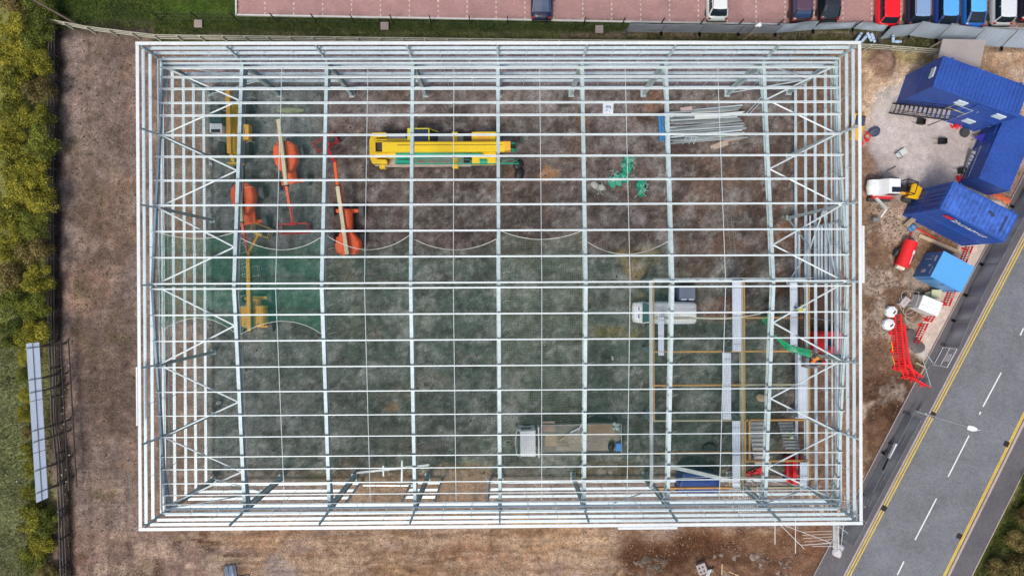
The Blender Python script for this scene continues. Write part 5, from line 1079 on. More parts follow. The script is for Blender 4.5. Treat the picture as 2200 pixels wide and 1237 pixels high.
mb = MB(); mb.lathe((1.05, .25, 2.52), [(.02, 0), (.16, 0), (.16, .03), (.02, .03)], 12); mb.lathe((.75, .35, 2.52), [(.02, 0), (.13, 0), (.13, .03), (.02, .03)], 12); mb.box((2.1, .0, 2.535), (.16, 1.3, .02)); mb.build('roof_patches', mat('dark_patch', (.03, .05, .12), .7), top)
# black steel stair to the stacked cabins
def steel_stair(a, b_, z0, z1, wd, n_, label, mt, mr):
    d = Vector((b_.x - a.x, b_.y - a.y, 0)); L_ = d.length; t = thing('steel_stair', label, 'stair', (a.x, a.y, z0), ang(a, b_))
    for i in range(n_):
        mb = MB(); mb.box((L_ * (i + .5) / n_, 0, (z1 - z0) * (i + .5) / n_), (L_ / n_ * .78, wd - .1, .035)); mb.build('tread', mt, t)
    for s in (-1, 1):
        mb = MB(); mb.beam((0, s * wd / 2, 0), (L_, s * wd / 2, z1 - z0), .05, .2); mb.build('string', mr, t)
        mb = MB(); mb.tube((0, s * wd / 2, 1.0), (L_, s * wd / 2, z1 - z0 + 1.0), .025, 6); mb.tube((0, s * wd / 2, .5), (L_, s * wd / 2, z1 - z0 + .5), .018, 6)
        for k in range(6): mb.tube((L_ * k / 5, s * wd / 2, (z1 - z0) * k / 5), (L_ * k / 5, s * wd / 2, (z1 - z0) * k / 5 + 1.0), .02, 6)
        mb.build('handrail', mr, t)
    return t
TR = mat('grating_tread', (.42, .38, .36), .6, .2, .2)
steel_stair(P(1913, 233, .0), P(2042, 247, 2.6), 0, 2.6, .85, 13, 'long black railed steel stair climbing beside the stacked cabins', TR, BLACK)
steel_stair(P(2072, 388, .0), P(2098, 325, .7), 0, .7, .8, 8, 'short pale steps up to the single storey cabin', mat('pale_tread', (.62, .58, .56), .5, .2, .1), GREY)
t = thing('landing', 'small grey landing platform between the cabins', 'platform', P(2106, 316, .0), rzb); mb = MB(); mb.box((0, 0, .78), (1.0, 1.0, .06)); mb.build('deck', GREY, t)
for x in (-.45, .45):
    for y in (-.45, .45): mb = MB(); mb.tube((x, y, 0), (x, y, 1.7), .025, 6); mb.build('post', BLACK, t)
t = thing('landing', 'upper landing with straw coloured mat in front of the stacked cabins', 'platform', P(2058, 226, 2.6), rza); mb = MB(); mb.box((0, 0, 0), (1.5, 1.0, .06)); mb.build('deck', mat('straw_mat', (.42, .36, .14), .8, 0, .3), t); mb = MB()
for q_ in ((-.75, -.5), (.75, -.5), (.75, .5)): mb.tube((*q_, -2.6), (*q_, 1.0), .025, 6)
mb.tube((-.75, -.5, 1.0), (.75, -.5, 1.0), .02, 6); mb.tube((.75, -.5, 1.0), (.75, .5, 1.0), .02, 6); mb.build('railing', STEEL, t)
t = thing('trestle_table', 'small violet blue table between the cabins', 'table', P(2103, 299, .0), R(-10)); mb = MB(); mb.poly([(-1.0, -.2), (-.1, -.55), (1.0, .0), (.2, .5)], .82, .88); mb.build('sheet', mat('violet_blue', (.04, .03, .30), .5), t); mb = MB()
for q_ in ((-.6, -.2), (.5, .1)): mb.tube((*q_, 0), (*q_, .82), .03, 6)
mb.build('trestle_leg', GREY, t)
# light blue store
SWd, NWd, NEd, SEd = P(2000.8, 594.6, 2.5), P(2025.5, 539.3, 2.5), P(2091.8, 572.8, 2.5), P(2065.6, 628.8, 2.5); rzd = ang(SWd, SEd); Ld_, Wd_ = (SEd - SWd).length, (NWd - SWd).length; cd = (SWd + NEd) / 2
LB = mat('store_blue_lit', (.10, .36, .72), .4, 0, .08, 2, 20); t = thing('blue_store', 'light blue steel store box with shade-darkened wall colour and notices on its west side', 'store', (cd.x, cd.y, 0), rzd)
mb = MB(); mb.box((0, 0, 1.25), (Ld_, Wd_, 2.46)); mb.build('walls', mat('store_blue_shaded', (.05, .19, .44), .45, 0, .15), t, bevel=.02); mb = MB(); mb.box((0, 0, 2.5), (Ld_ + .06, Wd_ + .06, .06)); mb.build('roof', LB, t, bevel=.01)  # same blue: walls darkened for shade, roof brightened for light, in the colour
mb = MB(); mb.box((-.5, -Wd_ / 2 - .02, 1.2), (.9, .05, 2.1)); mb.box((.5, -Wd_ / 2 - .02, 1.2), (.9, .05, 2.1)); d = mb.build('door', mat('door_blue_lit', (.10, .28, .55), .4), t); mb = MB(); mb.tube((0, -Wd_ / 2 - .08, .6), (0, -Wd_ / 2 - .08, 1.8), .02, 6); mb.build('handle', STEEL, d)  # south doors brighter than the walls, sunlight put into their colour
for y, z, a_, b_ in ((.55, 1.9, .5, .25), (.5, 1.0, .06, .9), (-.6, 1.1, .3, .5), (-.55, 2.1, .7, .06), (.75, 1.4, .12, .12), (-.1, 1.6, .18, .3)): mb = MB(); mb.box((-Ld_ / 2 - .012, y, z), (.012, a_, b_)); mb.build('notice', mat('notice_white', (.55, .62, .75), .5, 0, .5, 30, 120), t)
# red bowser
a_, b_, c_ = P(1966, 518, 1.3), P(1946, 571, 1.3), None; t = thing('red_bowser', 'red cylindrical fuel bowser with white mark, lying beside the blue store', 'bowser', ((a_.x + b_.x) / 2, (a_.y + b_.y) / 2, 0), ang(b_, a_)); L_ = (a_ - b_).length
mb = MB(); ring = lambda x, k: [(x, math.cos(th) * .56 * k, .75 + math.sin(th) * .55 * k) for th in [2 * math.pi * i / 20 for i in range(20)]]; mb.loft([ring(-L_ / 2 - .05, .7), ring(-L_ / 2, .97), ring(L_ / 2, .97), ring(L_ / 2 + .05, .7)]); mb.build('tank', RED, t, smooth=False)
mb = MB(); mb.box((0, 0, .2), (L_ * .9, .8, .12)); mb.beam((L_ / 2, 0, .3), (L_ / 2 + .9, 0, .35), .08, .08); mb.build('chassis', DRED, t)
mb = MB(); th = R(118); mb.box((-.35, math.cos(th) * .575, .75 + math.sin(th) * .565), (.95, .07, .012), 0, (R(28), 0, 0)); mb.box((.2, math.cos(th) * .575, .75 + math.sin(th) * .565), (.32, .24, .014), 0, (R(28), 0, 0)); mb.build('white_mark', WHITE, t)
mb = MB(); mb.box((-L_ / 2 - .14, 0, .5), (.25, .7, .4)); mb.build('pump_cabinet', mat('cream_box', (.72, .66, .58), .5), t, bevel=.02)
for s in (-1, 1): wheel(t, (-.1, s * .7, .33), .33, .2)
# white tank store
SWe, SEe, NWe = P(1972, 661, 1.4), P(2011, 677, 1.4), P(1984, 632, 1.4); rze = ang(SWe, SEe); Le_, We_ = 1.75, 1.25; ce = (P(2026, 652, 1.4) + SWe) / 2
t = thing('white_cabinet', 'white insulated site cabinet with hoses looped over it', 'cabinet', (ce.x, ce.y, 0), rze); mb = MB(); mb.box((0, 0, .7), (Le_ + .15, We_, 1.38), taper=.93); mb.build('walls', mat('grey_white', (.60, .62, .60), .5), t, bevel=.03); mb = MB(); mb.box((0, 0, 1.42), (Le_, We_ * .97, .06)); mb.build('lid', WHITE, t, bevel=.02)
mb = MB()
for k in range(6): mb.lathe((-.7 + k * .24, -.2 + .1 * (k % 2), 1.46), [(.005, 0), (.035, 0), (.035, .01), (.005, .01)], 8)
mb.build('bolts', GREY, t)
t = thing('hose', 'pale looped water hose trailing between the cabinet and the white tubs', 'hose', P(1965, 660, .3)); mb = MB(); o = t.location
def loop(px, py, r_, z, n0=0, n1=1.0): return [P(px, py, z) + Vector((math.cos(6.28 * k / 18) * r_, math.sin(6.28 * k / 18) * r_, .02 * k)) - o for k in range(int(18 * n0), int(18 * n1) + 1)]
mb.path(loop(1945, 637, .45, 1.0), .022, 5); mb.path(loop(1952, 668, .55, .4), .02, 5); mb.path(loop(1960, 678, .7, .2, .1, .9), .022, 5); mb.path([P(*q, .3) - o for q in ((1932, 640), (1935, 662), (1944, 676), (1958, 672), (1966, 664), (1975, 672), (1985, 680), (1990, 677))], .022, 5); mb.path([P(*q, z) - o for q, z in (((1950, 625), .8), ((1974, 627), 1.7), ((1974, 640), 1.7), ((1966, 660), 1.5))], .022, 5); mb.path([P(*q, .1) - o for q in ((1942, 680), (1952, 700), (1962, 715), (1972, 735))], .022, 5)
mb.build('hose', mat('hose_grey', (.48, .46, .42), .6), t)
for px, py, r_, rz, lab in ((1911, 669, .52, 20, 'upper of two white tubs stacked upside down at the soil edge'), (1905.5, 696, .52, 5, 'lower of two white tubs stacked upside down at the soil edge')):
    t = thing('white_tub', lab, 'tub', P(px, py, 0), R(rz), 'white tubs'); mb = MB(); mb.lathe((0, 0, 0), [(r_, 0), (r_, .28), (r_ * .9, .42), (r_ * .4, .5), (.05, .52)], 8); mb.build('shell', WHITE, t, bevel=.02); mb = MB(); mb.box((.1, -.1, .5), (.3, .12, .05), R(30)); mb.build('spout', BLACK, t)
t = thing('paving_slab_pack', 'small pinkish grey slab pack beside the white tubs', 'slab', P(1936, 648, 0), R(50)); mb = MB(); mb.box((0, 0, .3), (.85, .55, .6)); mb.build('slabs', mat('pinkish_grey', (.48, .42, .41), .8), t, bevel=.01); mb = MB(); mb.box((0, 0, .61), (.5, .05, .01)); mb.build('strap', GREY, t)
t = thing('insulation_board', 'pale yellow green board leaning by the white cabinet', 'board', P(2003, 631, .0), R(-3)); mb = MB(); mb.box((0, 0, .55), (.85, .7, .08), 0, (R(5), 0, 0)); mb.box((-.3, -.1, .25), (.9, .6, .08), .3); mb.build('board', mat('yellow_green_board', (.50, .52, .33), .7), t)
t = thing('gas_bottle', 'small dark drum beside the red bowser', 'drum', P(1931, 538, 0)); mb = MB(); mb.lathe((0, 0, 0), [(.26, 0), (.28, .05), (.28, .55), (.2, .65), (.06, .68)], 14); mb.build('drum', mat('dark_green_drum', (.02, .06, .05), .5), t); mb = MB(); mb.lathe((0, 0, .68), [(.08, 0), (.08, .06), (.02, .06)], 8); mb.build('cap', STEEL, t)
# timber between
for i, (a_, b_, wd, m_, lab) in enumerate((((1974, 506), (2058, 541), .3, NEWWOOD, 'long new timber plank lying below the lettered container'), ((1940, 486), (1962, 467), .34, mat('pale_planks', (.44, .35, .24)), 'short plank stack beside the blue tarpaulin heap'), ((1970, 490), (2010, 513), .06, RED, 'thin red pole lying beside the long plank'), ((2000, 522), (2045, 545), .14, DARKWOOD, 'dark thin timber along the long plank'))):
    a0_, b0_ = P(*a_, .1), P(*b_, .1); c = (a0_ + b0_) / 2; t = thing('plank', lab, 'plank', (c.x, c.y, 0), ang(a0_, b0_)); L_ = (b0_ - a0_).length; mb = MB(); mb.box((0, 0, .12), (L_, wd, .12))
    if i == 1:
        mb = MB(); mb.box((0, -.13, .3), (L_, .1, .5)); mb.box((0, 0, .3), (L_ * .95, .1, .5)); mb.box((0, .13, .28), (L_, .1, .45))
    mb.build('board', m_, t)
bundle('tarpaulin_heap', 'crumpled blue tarpaulin among broken pallet wood', 'tarpaulin', 1956, 490, .7, .65, .4, 20, mat('tarp_blue', (.10, .22, .42), .5, 0, .4, 8, 40, bump=.5), 33, cords=False)
t = thing('broken_pallet', 'splintered pale pallet boards beside the blue tarpaulin', 'pallet', P(1944, 492, 0), R(20)); mb = MB()
for k in range(6): mb.box((random.uniform(-.4, .4), random.uniform(-.35, .35), .05 + k * .02), (random.uniform(.5, .9), .07, .03), random.uniform(-1.2, 1.2))
mb.build('boards', MATS['pale_planks'], t)
t = thing('red_tarpaulin', 'faded orange red sheeting between the container and the roadside fence', 'tarpaulin', P(2142, 421, 0), R(-25)); mb = MB()
for k in range(4): mb.blob((k * .55 - .8, random.uniform(-.1, .1), .1), (.38, .26, .10), k + 5, 2, .35)
mb.build('sheet_folds', mat('faded_red', (.55, .12, .05), .6, 0, .5, 8, 30), t)
def pallet_item(px, py, lab, m, d, rz=0, name='wheelbarrow'): pass
for px, py, rz, lab in ((1944, 263, -10, 'black upturned barrow on the yard by the stair foot'), (2021, 305, 0, 'black crate box alone in the middle of the yard'), (2063, 368, 5, 'black wheeled crate at the foot of the pale steps')):
    t = thing('yard_crate', lab, 'crate', P({1944: 1975}.get(px, px), py, 0), R(rz)); mb = MB()
    for d, c in (((.55, .45, .04), (0, 0, .1)), ((.04, .45, .35), (-.27, 0, .28)), ((.04, .45, .35), (.27, 0, .28)), ((.55, .04, .35), (0, .22, .28)), ((.55, .04, .35), (0, -.22, .28))): mb.box(c, d)
    mb.build('tub', BLACK, t)
    for s in (-1, 1): mb = MB(); mb.tube((-.2, s * .2, .3), (-.85, s * .22, .4), .02, 5); mb.build('handle', BLACK, t)
    wheel(t, (.3, 0, .12), .12, .06)
t = thing('tyre', 'black tyre with pale centre on the yard below the stacked cabins', 'tyre', P(2070, 286, 0)); mb = MB(); mb.lathe((0, 0, .15), [(.18, -.13), (.36, -.14), (.42, 0), (.36, .14), (.18, .13)], 18); mb.build('tread', TYRE, t); mb = MB(); mb.lathe((0, 0, .15), [(.03, -.08), (.17, -.08), (.17, .1), (.03, .1)], 14); mb.build('hub', mat('pale_hub', (.55, .56, .55)), t)
for px, py, rz, L_, lab in ((2054, 272, 10, .9, 'red coiled hose and cone heap at the cabin wall'), (2061, 385, 0, .7, 'small red heap at the corner of the stacked containers'), (1861, 296, 62, 1.3, 'red mesh barrier lying beside the east gable')):
    t = thing('red_heap', lab, 'heap', P(px, py, 0), R(rz)); mb = MB()
    for k in range(7): mb.box((random.uniform(-L_ / 2, L_ / 2), random.uniform(-.18, .18), .08 + .05 * (k % 3)), (.35, .1, .1), random.uniform(0, 3))
    mb.path([(math.cos(k * .7) * .3, math.sin(k * .7) * .25, .15 + .01 * k) for k in range(16)], .03, 5); mb.build('pieces', RED, t)
t = thing('tarpaulin_bag', 'navy tarpaulin sack beside the red barrier at the east gable', 'sack', P(1876, 283, 0), R(20)); mb = MB(); mb.blob((0, 0, .2), (.5, .4, .25), 8, 2, .3); mb.build('sack', mat('navy_tarp', (.05, .07, .12), .5), t); mb = MB(); mb.path([(-.4, 0, .3), (0, .1, .45), (.4, .1, .3)], .03, 5); mb.build('strap', GREY, t)
t = thing('hand_truck', 'grey white flat trolley standing in the yard', 'trolley', P(1933, 330, 0), R(32)); mb = MB(); mb.box((0, 0, .25), (.95, .5, .05)); mb.box((0, .1, .29), (.6, .3, .03)); mb.build('deck', mat('grey_white', (.60, .62, .60)), t); mb = MB(); mb.tube((-.5, -.25, .25), (-.5, -.25, .9), .025); mb.tube((-.5, .25, .25), (-.5, .25, .9), .025); mb.tube((-.5, -.25, .9), (-.5, .25, .9), .025); mb.build('handle', BLACK, t)
for x in (-.35, .35):
    for s in (-.2, .2): wheel(t, (x, s, .1), .1, .05)
for a_, b_, lab in (((1994, 270), (2024, 258), 'black pole lying in the yard near the stair'), ((1905, 367), (1925, 357), 'thin dark bar lying in the middle of the yard')):
    a0_, b0_ = P(*a_, .05), P(*b_, .05); t = thing('pole', lab, 'pole', a0_); mb = MB(); mb.tube((0, 0, 0), b0_ - a0_, .03); mb.build('tube', BLACK, t)
# ply board roof over the fence
q0, q1, q2, q3 = P(2026, 84, 2.4), P(2118, 86, 2.4), P(2106, 145, 2.3), P(2014, 132, 2.3); t = thing('board_shelter', 'flat grey plywood shelter roof behind the stacked cabins', 'shelter', ((q0.x + q2.x) / 2, (q0.y + q2.y) / 2, 0)); o = Vector((t.location.x, t.location.y, 0)); mb = MB(); mb.loft([[q - o - Vector((0, 0, .12)) for q in (q0, q1, q2, q3)], [q - o for q in (q0, q1, q2, q3)]]); mb.build('roof_board', mat('grey_board', (.36, .32, .30), .85, 0, .2, 3, 50), t)
for q in (q0, q1, q2, q3):
    v = (q - o) * .93; mb = MB(); mb.beam((v.x, v.y, 0), (v.x, v.y, 2.2), .1, .1); mb.build('post', TIMBER, t)
# ------------------------------------------------------------------ mini excavator and dumper
def excavator():
    t = thing('mini_excavator', 'white cabbed mini excavator with its arm hanging towards the soil', 'excavator', P(1884, 410, 0), R(178)); mb = MB(); mb.box((0.05, 0, .35), (2.0, .42, .4)); mb.build('undercarriage', DRED, t)
    for s in (-1, 1):
        mb = MB(); mb.poly([(-.95, s * .78 - .17), (.95, s * .78 - .17), (.95, s * .78 + .17), (-.95, s * .78 + .17)], .05, .5); mb.build('track', TYRE, t, bevel=.08)
    mb = MB(); mb.box((0, 0, .8), (1.7, 1.6, .45)); mb.build('body', DRED, t, bevel=.08)
    mb = MB(); mb.loft([[(-.75, -.75, 1.0), (.95, -.75, 1.0), (.95, .6, 1.0), (-.75, .6, 1.0)], [(-.7, -.7, 2.3), (.25, -.7, 2.35), (.25, .5, 2.35), (-.7, .5, 2.3)]]); cb = mb.build('cab', WHITE, t, bevel=.05)
    mb = MB(); mb.box((.33, -.1, 2.0), (.32, 1.05, .08), 0, (0, R(62), 0)); mb.box((-.25, .56, 1.75), (.8, .06, .7)); mb.box((-.25, -.76, 1.75), (.8, .06, .7)); mb.box((-.3, .22, 2.36), (.7, .42, .02)); mb.build('cab_glass', GLASS, cb)
    mb = MB(); mb.lathe((.95, -.1, 1.05), [(.02, -.6), (.4, -.6), (.5, 0), (.4, .6), (.02, .6)], 14, 'Y'); mb.build('bonnet', WHITE, t)
    mb = MB(); mb.beam((.55, .75, .9), (.1, 1.7, 1.7), .2, .22); mb.beam((.1, 1.7, 1.7), (.15, 2.3, 1.0), .16, .18); mb.build('arm', mat('grey_white', (.60, .62, .60)), t, bevel=.02); mb = MB(); mb.box((.3, 2.5, .5), (.55, .3, .4)); mb.build('bucket', GREY, t, bevel=.03)
    return t
excavator()
t = thing('site_dumper', 'small yellow site dumper with black seat frame beside the blue container', 'dumper', P(1927, 410, 0), R(-18))
mb = MB(); mb.loft([[(.45, -.55, .6), (1.2, -.4, .6), (1.2, .55, .6), (.45, .65, .6)], [(.3, -.65, 1.35), (1.35, -.55, 1.25), (1.4, .5, 1.25), (.35, .75, 1.35)]]); mb.build('engine_cover', mat('dumper_yellow', (.82, .46, .01), .4, 0, .1), t, bevel=.1)
mb = MB(); mb.box((-.45, 0, .7), (1.8, .7, .35)); mb.box((-.9, -.1, 1.0), (.25, 1.1, .6)); mb.build('chassis', AMBER, t, bevel=.03)
mb = MB(); mb.box((-.1, 0, 1.1), (.5, .5, .12)); mb.box((.15, 0, 1.4), (.1, .5, .5)); mb.box((-.45, 0, 1.0), (.3, .6, .4)); mb.build('seat', BLACK, t, bevel=.03)
mb = MB()
for x in (-.55, .3):
    for s in (-.5, .5): mb.tube((x, s, .9), (x, s, 2.3), .04, 6)
for x in (-.55, .3): mb.tube((x, -.5, 2.3), (x, .5, 2.3), .04, 6)
for s in (-.5, .5): mb.tube((-.55, s, 2.3), (.3, s, 2.3), .04, 6)
mb.build('roll_frame', BLACK, t)
for x in (-.75, .8):
    for s in (-1, 1): wheel(t, (x, s * .62, .38), .38, .28)
# yellow thing between the gable rails
t = thing('pedestrian_roller', 'small yellow and navy roller half hidden behind the east gable rails', 'roller', P(1832, 278, 0), R(80)); mb = MB(); mb.box((0, 0, .7), (2.2, .9, .5)); mb.build('body', AMBER, t, bevel=.05); mb = MB(); mb.box((.5, 0, 1.05), (.8, .7, .3)); mb.build('bonnet', mat('navy_tarp', (.05, .07, .12)), t)
for x in (-.8, .8): mb = MB(); mb.lathe((x, 0, .35), [(.02, -.4), (.35, -.4), (.35, .4), (.02, .4)], 16, 'Y'); mb.build('drum', GREY, t)
# ------------------------------------------------------------------ TIMBER RAIL FENCES
def rail_fence(pts, label, post_px=47, h_=1.25, m=TIMBER, rails=(.45, .8, 1.15), name='timber_fence', pw=.13, gap_from=None):
    w3 = [P(*q, 0) for q in pts]; t = thing(name, label, 'fence', w3[0]); o = Vector(t.location)
    for z in rails:
        for a, b_ in zip(w3[:-1], w3[1:]): mb = MB(); mb.beam(a - o + Vector((0, 0, z)), b_ - o + Vector((0, 0, z + .01)), .05, .12); mb.build('rail', m, t)
    tot = 0; nxt = 0; sp = post_px / 25.5
    for a, b_ in zip(w3[:-1], w3[1:]):
        L_ = (b_ - a).length
        while nxt <= tot + L_:
            p = a.lerp(b_, (nxt - tot) / L_) - o; mb = MB(); mb.box(p + Vector((0, -.08, h_ / 2)), (pw, .1, h_)); mb.build('post', m, t); nxt += sp
        tot += L_
    return t
F1 = mat('silver_timber', (.46, .44, .34), .85, 0, .3, 5, 60)
rail_fence([(112, 52), (205, 70), (300, 82), (352, 88), (700, 92), (1100, 97), (1500, 101), (1860, 108), (2030, 121)], 'long silvery three rail timber fence behind the north wall', m=F1, h_=1.35, rails=(.5, .9, 1.3))
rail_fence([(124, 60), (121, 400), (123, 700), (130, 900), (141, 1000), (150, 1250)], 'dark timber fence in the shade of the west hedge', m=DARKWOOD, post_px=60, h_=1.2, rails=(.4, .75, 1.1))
for px, py, lab in ((428, 53, 'pinkish concrete cover in the grass nearest the brown pole corner'), (827, 58, 'brown concrete cover in the grass, second along the fence'), (1287, 65, 'darker concrete cover in the grass just left of the grey netting')):
    t = thing('chamber_cover', lab, 'cover', P(px, py, 0), 0); mb = MB(); mb.box((0, 0, .12), (.66, .62, .24)); mb.build('slab', mat('cover_concrete', (.34, .27, .24), .85, 0, .2), t, bevel=.02); mb = MB(); mb.box((0, 0, .25), (.45, .42, .02)); mb.build('lid', mat('cover_lid', (.30, .24, .22), .85), t)
# wire fence posts along the car park
wf = thing('wire_fence', 'thin green wire fence on black posts along the car park kerb', 'fence', P(595, 47, 0)); o = Vector(wf.location)
fp = [P(x, 47 + (x - 595) * .0125, 0) for x in (348, 430, 512, 595, 680, 762, 845, 927, 1010, 1090, 1172, 1253, 1335, 1417, 1500, 1582, 1665, 1747, 1830)]
for q in fp: mb = MB(); mb.box(q - o + Vector((0, 0, .9)), (.07, .07, 1.8)); mb.build('post', BLACK, wf)
for z in (.3, 1.0, 1.7):
    mb = MB(); mb.path([q - o + Vector((0, 0, z)) for q in fp], .006, 3); mb.build('wire', mat('wire_green', (.05, .08, .05), .5), wf)
def pole(base, h_, lean, lab, r_=.09, m=None, head=True):
    t = thing('camera_pole', lab, 'pole', base); top = Vector((*lean, h_)); mb = MB(); mb.tube((0, 0, 0), top, r_, 10, r_ * .8); mb.build('shaft', m or mat('brown_pole', (.34, .24, .19), .7, 0, .2, 3, 40), t)
    mb = MB(); mb.box(top + Vector((-.1, .05, .05)), (.5, .16, .16), .6); mb.lathe(top, [(.02, 0), (.16, .0), (.16, .18), (.02, .2)], 10); mb.build('head', WHITE, t, bevel=.02)
pole(P(168, 54, 0), 5.0, (-.6, .2), 'brown timber pole with white camera at the north west corner')
pole(P(1597, 86, 0), 2.9, (.25, .1), 'short brown pole with white camera behind the north wall', r_=.06)
# ------------------------------------------------------------------ MESH FENCES WITH GREY DEBRIS NETTING
DNET = mat('grey_debris_net', (.29, .32, .36), .8, 0, .16, 3, 60, alpha=.9); DNET2 = mat('pale_debris_net', (.36, .43, .50), .8, 0, .12, 3, 60, alpha=.93); TUBE = mat('fence_tube', (.30, .32, .33), .45, .3)
def mesh_panel(a, b_, h_, label, m, flare=0.0, group=None, wave=.08, netz=1.0, side=1):
    c = (a + b_) / 2; t = thing('mesh_fence', label, 'fence panel', (c.x, c.y, a.z), ang(a, b_), group); L_ = (b_ - a).length
    mb = MB()
    fy = side * flare
    for x in (-L_ / 2 + .03, L_ / 2 - .03): mb.tube((x, 0, 0), (x, fy, h_), .022, 6)
    for z in (.12, h_): mb.tube((-L_ / 2 + .03, fy * z / h_, z), (L_ / 2 - .03, fy * z / h_, z), .02, 6)
    for k in range(7): mb.tube((-L_ / 2 + (k + 1) * L_ / 8, 0, .12), (-L_ / 2 + (k + 1) * L_ / 8, fy, h_), .006, 3)
    mb.build('panel_frame', TUBE, t)
    nx_, nz_ = 16, 8; vs = []; fs = []; ph = random.uniform(0, 6)
    for j in range(nz_ + 1):
        for i in range(nx_ + 1):
            u, v = i / nx_, j / nz_; x = -L_ / 2 + L_ * u; fl = side * flare * v; yy = .04 * side + wave * math.sin(u * 7 + ph) * (1 - v * .6) * math.sin(v * 2.6) + fl
            vs.append((x, yy, h_ * v * netz - .0 + .03 * math.sin(u * 9 + ph) * (v == 1)))
    for j in range(nz_):
        for i in range(nx_): q = j * (nx_ + 1) + i; fs.append((q, q + 1, q + nx_ + 2, q + nx_ + 1))
    mb = MB(); mb.add(vs, fs); mb.build('netting', m, t, smooth=True)
    for x in (-L_ / 2, L_ / 2): mb = MB(); mb.box((x, 0, .07), (.22, .62, .14)); mb.build('foot', mat('rubber_foot', (.05, .05, .055), .8), t, bevel=.02)
    return t
base = [(1345, 69), (1420, 70), (1502, 71), (1585, 72), (1664, 73)]
nm = ['first from the west', 'second from the west', 'third from the west', 'fourth, beside the short camera pole']
for i in range(4): mesh_panel(P(*base[i], 0), P(*base[i + 1], 0), 1.75, 'grey netted fence panel behind the car park, ' + nm[i], DNET, group='netted panels along the car park')
b2 = [(1664, 73), (1745, 66), (1830, 63), (1895, 70)]
for i in range(3): mesh_panel(P(*b2[i], 0), P(*b2[i + 1], 0), (1.35, .8, .9)[i], ('slack grey netted panel sagging behind the maroon and black cars', 'low collapsed grey netted panel left of the red hatchback', 'crumpled pale netted panel end behind the red hatchback')[i], DNET2, wave=.2, flare=.25, group='netted panels along the car park')
b3 = [(1888, 86), (1950, 78), (2010, 86), (2080, 97), (2150, 103), (2225, 108)]
for i in range(5): mesh_panel(P(*b3[i], 0), P(*b3[i + 1], 0), 1.95, 'billowing pale grey netted panel behind the ' + ('red hatchback bumper', 'indigo estate', 'blue car', 'vivid blue coupe', 'silver white car')[i], DNET2, wave=.10, flare=(.35, .45, .6, .75, .8)[i], group='netted panels along the car park', side=1)
# bundle of pale tubes leaning on the rail fence
for i, (px, py, rz, L_) in enumerate(((1845, 80, 55, .8), (1858, 82, 50, .9), (1868, 80, -62, .8), (1876, 82, -70, .8), (1919, 84, 90, .6), (1929, 90, 0, .55))):
    t = thing('blue_tarp_roll', 'pale blue plastic roll dropped over the rail fence near the frame corner' if i < 4 else 'pale blue plastic piece on the rail fence further east', 'plastic roll', P(px, py, .9), R(rz), 'pale blue plastic rolls on the fence' if i < 4 else 'pale blue plastic pieces further east'); mb = MB(); mb.lathe((0, 0, 0), [(.03, -L_ / 2), (.11, -L_ / 2), (.13, 0), (.1, L_ / 2), (.03, L_ / 2)], 9, 'X'); mb.build('roll', mat('pale_blue_plastic', (.42, .55, .72), .4, 0, .3, 8, 40), t); mb = MB(); mb.lathe((0, 0, 0), [(.05, L_ * .2), (.135, L_ * .2), (.135, L_ * .25), (.05, L_ * .25)], 9, 'X'); mb.build('tie', MATS['navy_tarp'], t)
# roadside fence
rb = [(1806, 1152), (1853, 1062), (1900, 974), (1947, 888)]
for i in range(3): mesh_panel(P(*rb[i], .0), P(*rb[i + 1], .0), 1.95, 'grey netted roadside panel ' + ('at the scaffold end', 'between the two white barrier boards', 'south of the street lamp')[i], DNET, group='netted panels along the road', wave=.15, side=-1, flare=.15)
rb = [(2028, 742), (2050, 690), (2076, 636), (2110, 570), (2143, 508), (2176, 446), (2212, 384)]
for i in range(6): mesh_panel(P(*rb[i], .0), P(*rb[i + 1], .0), 1.95, 'dark grey netted roadside panel ' + ('north of the gateway sign', 'opposite the red mesh barriers', 'just south of the light blue store', 'beside the light blue store', 'beside the lettered container', 'at the far corner by the ribbed cabin')[i], DNET, group='netted panels along the road', wave=.22, side=-1, flare=0.0)
t = thing('site_gate', 'white framed site gate with a blank white notice beside the pavement', 'gate', P(2014, 764, 0), ang(P(2005, 765, 0), P(2025, 728, 0))); mb = MB()
for x in (-.85, .85): mb.tube((x, 0, 0), (x, 0, 1.9), .03, 6)
for z in (.15, 1.0, 1.9): mb.tube((-.85, 0, z), (.85, 0, z), .025, 6)
mb.build('gate_frame', WHITE, t); mb = MB(); mb.box((0, -.03, 1.35), (.7, .02, .5)); mb.build('notice_board', WHITE, t)
for i, (a_, b_, lab) in enumerate((((1925, 952), (1910, 984), 'white barrier board on the pavement edge, upper one'), ((1880, 1056), (1864, 1086), 'white barrier board on the pavement edge, lower one'))):
    a0_, b0_ = P(*a_, .8), P(*b_, .8); c = (a0_ + b0_) / 2; t = thing('barrier_board', lab, 'barrier', (c.x, c.y, 0), ang(a0_, b0_)); L_ = (a0_ - b0_).length; mb = MB(); mb.box((0, 0, .8), (L_, .14, .3)); mb.build('board', WHITE, t, bevel=.02); mb = MB(); mb.box((L_ * .9, 0, .78), (L_ * .8, .12, .2)); mb.build('dark_board', BLACK, t)
    for x in (-.4, .4): mb = MB(); mb.box((x, 0, .33), (.08, .3, .66)); mb.build('leg', GREY, t)
t = thing('fence_rail', 'long thin pale rail running above the roadside panels', 'rail', P(1940, 905, 0)); o = Vector(t.location); mb = MB(); mb.tube(P(1866, 1088, 1.2) - o, P(1978, 878, 1.2) - o, .025, 6); mb.tube(P(1858, 1090, 1.0) - o, P(1965, 885, 1.0) - o, .02, 6); mb.build('rail', TUBE, t)
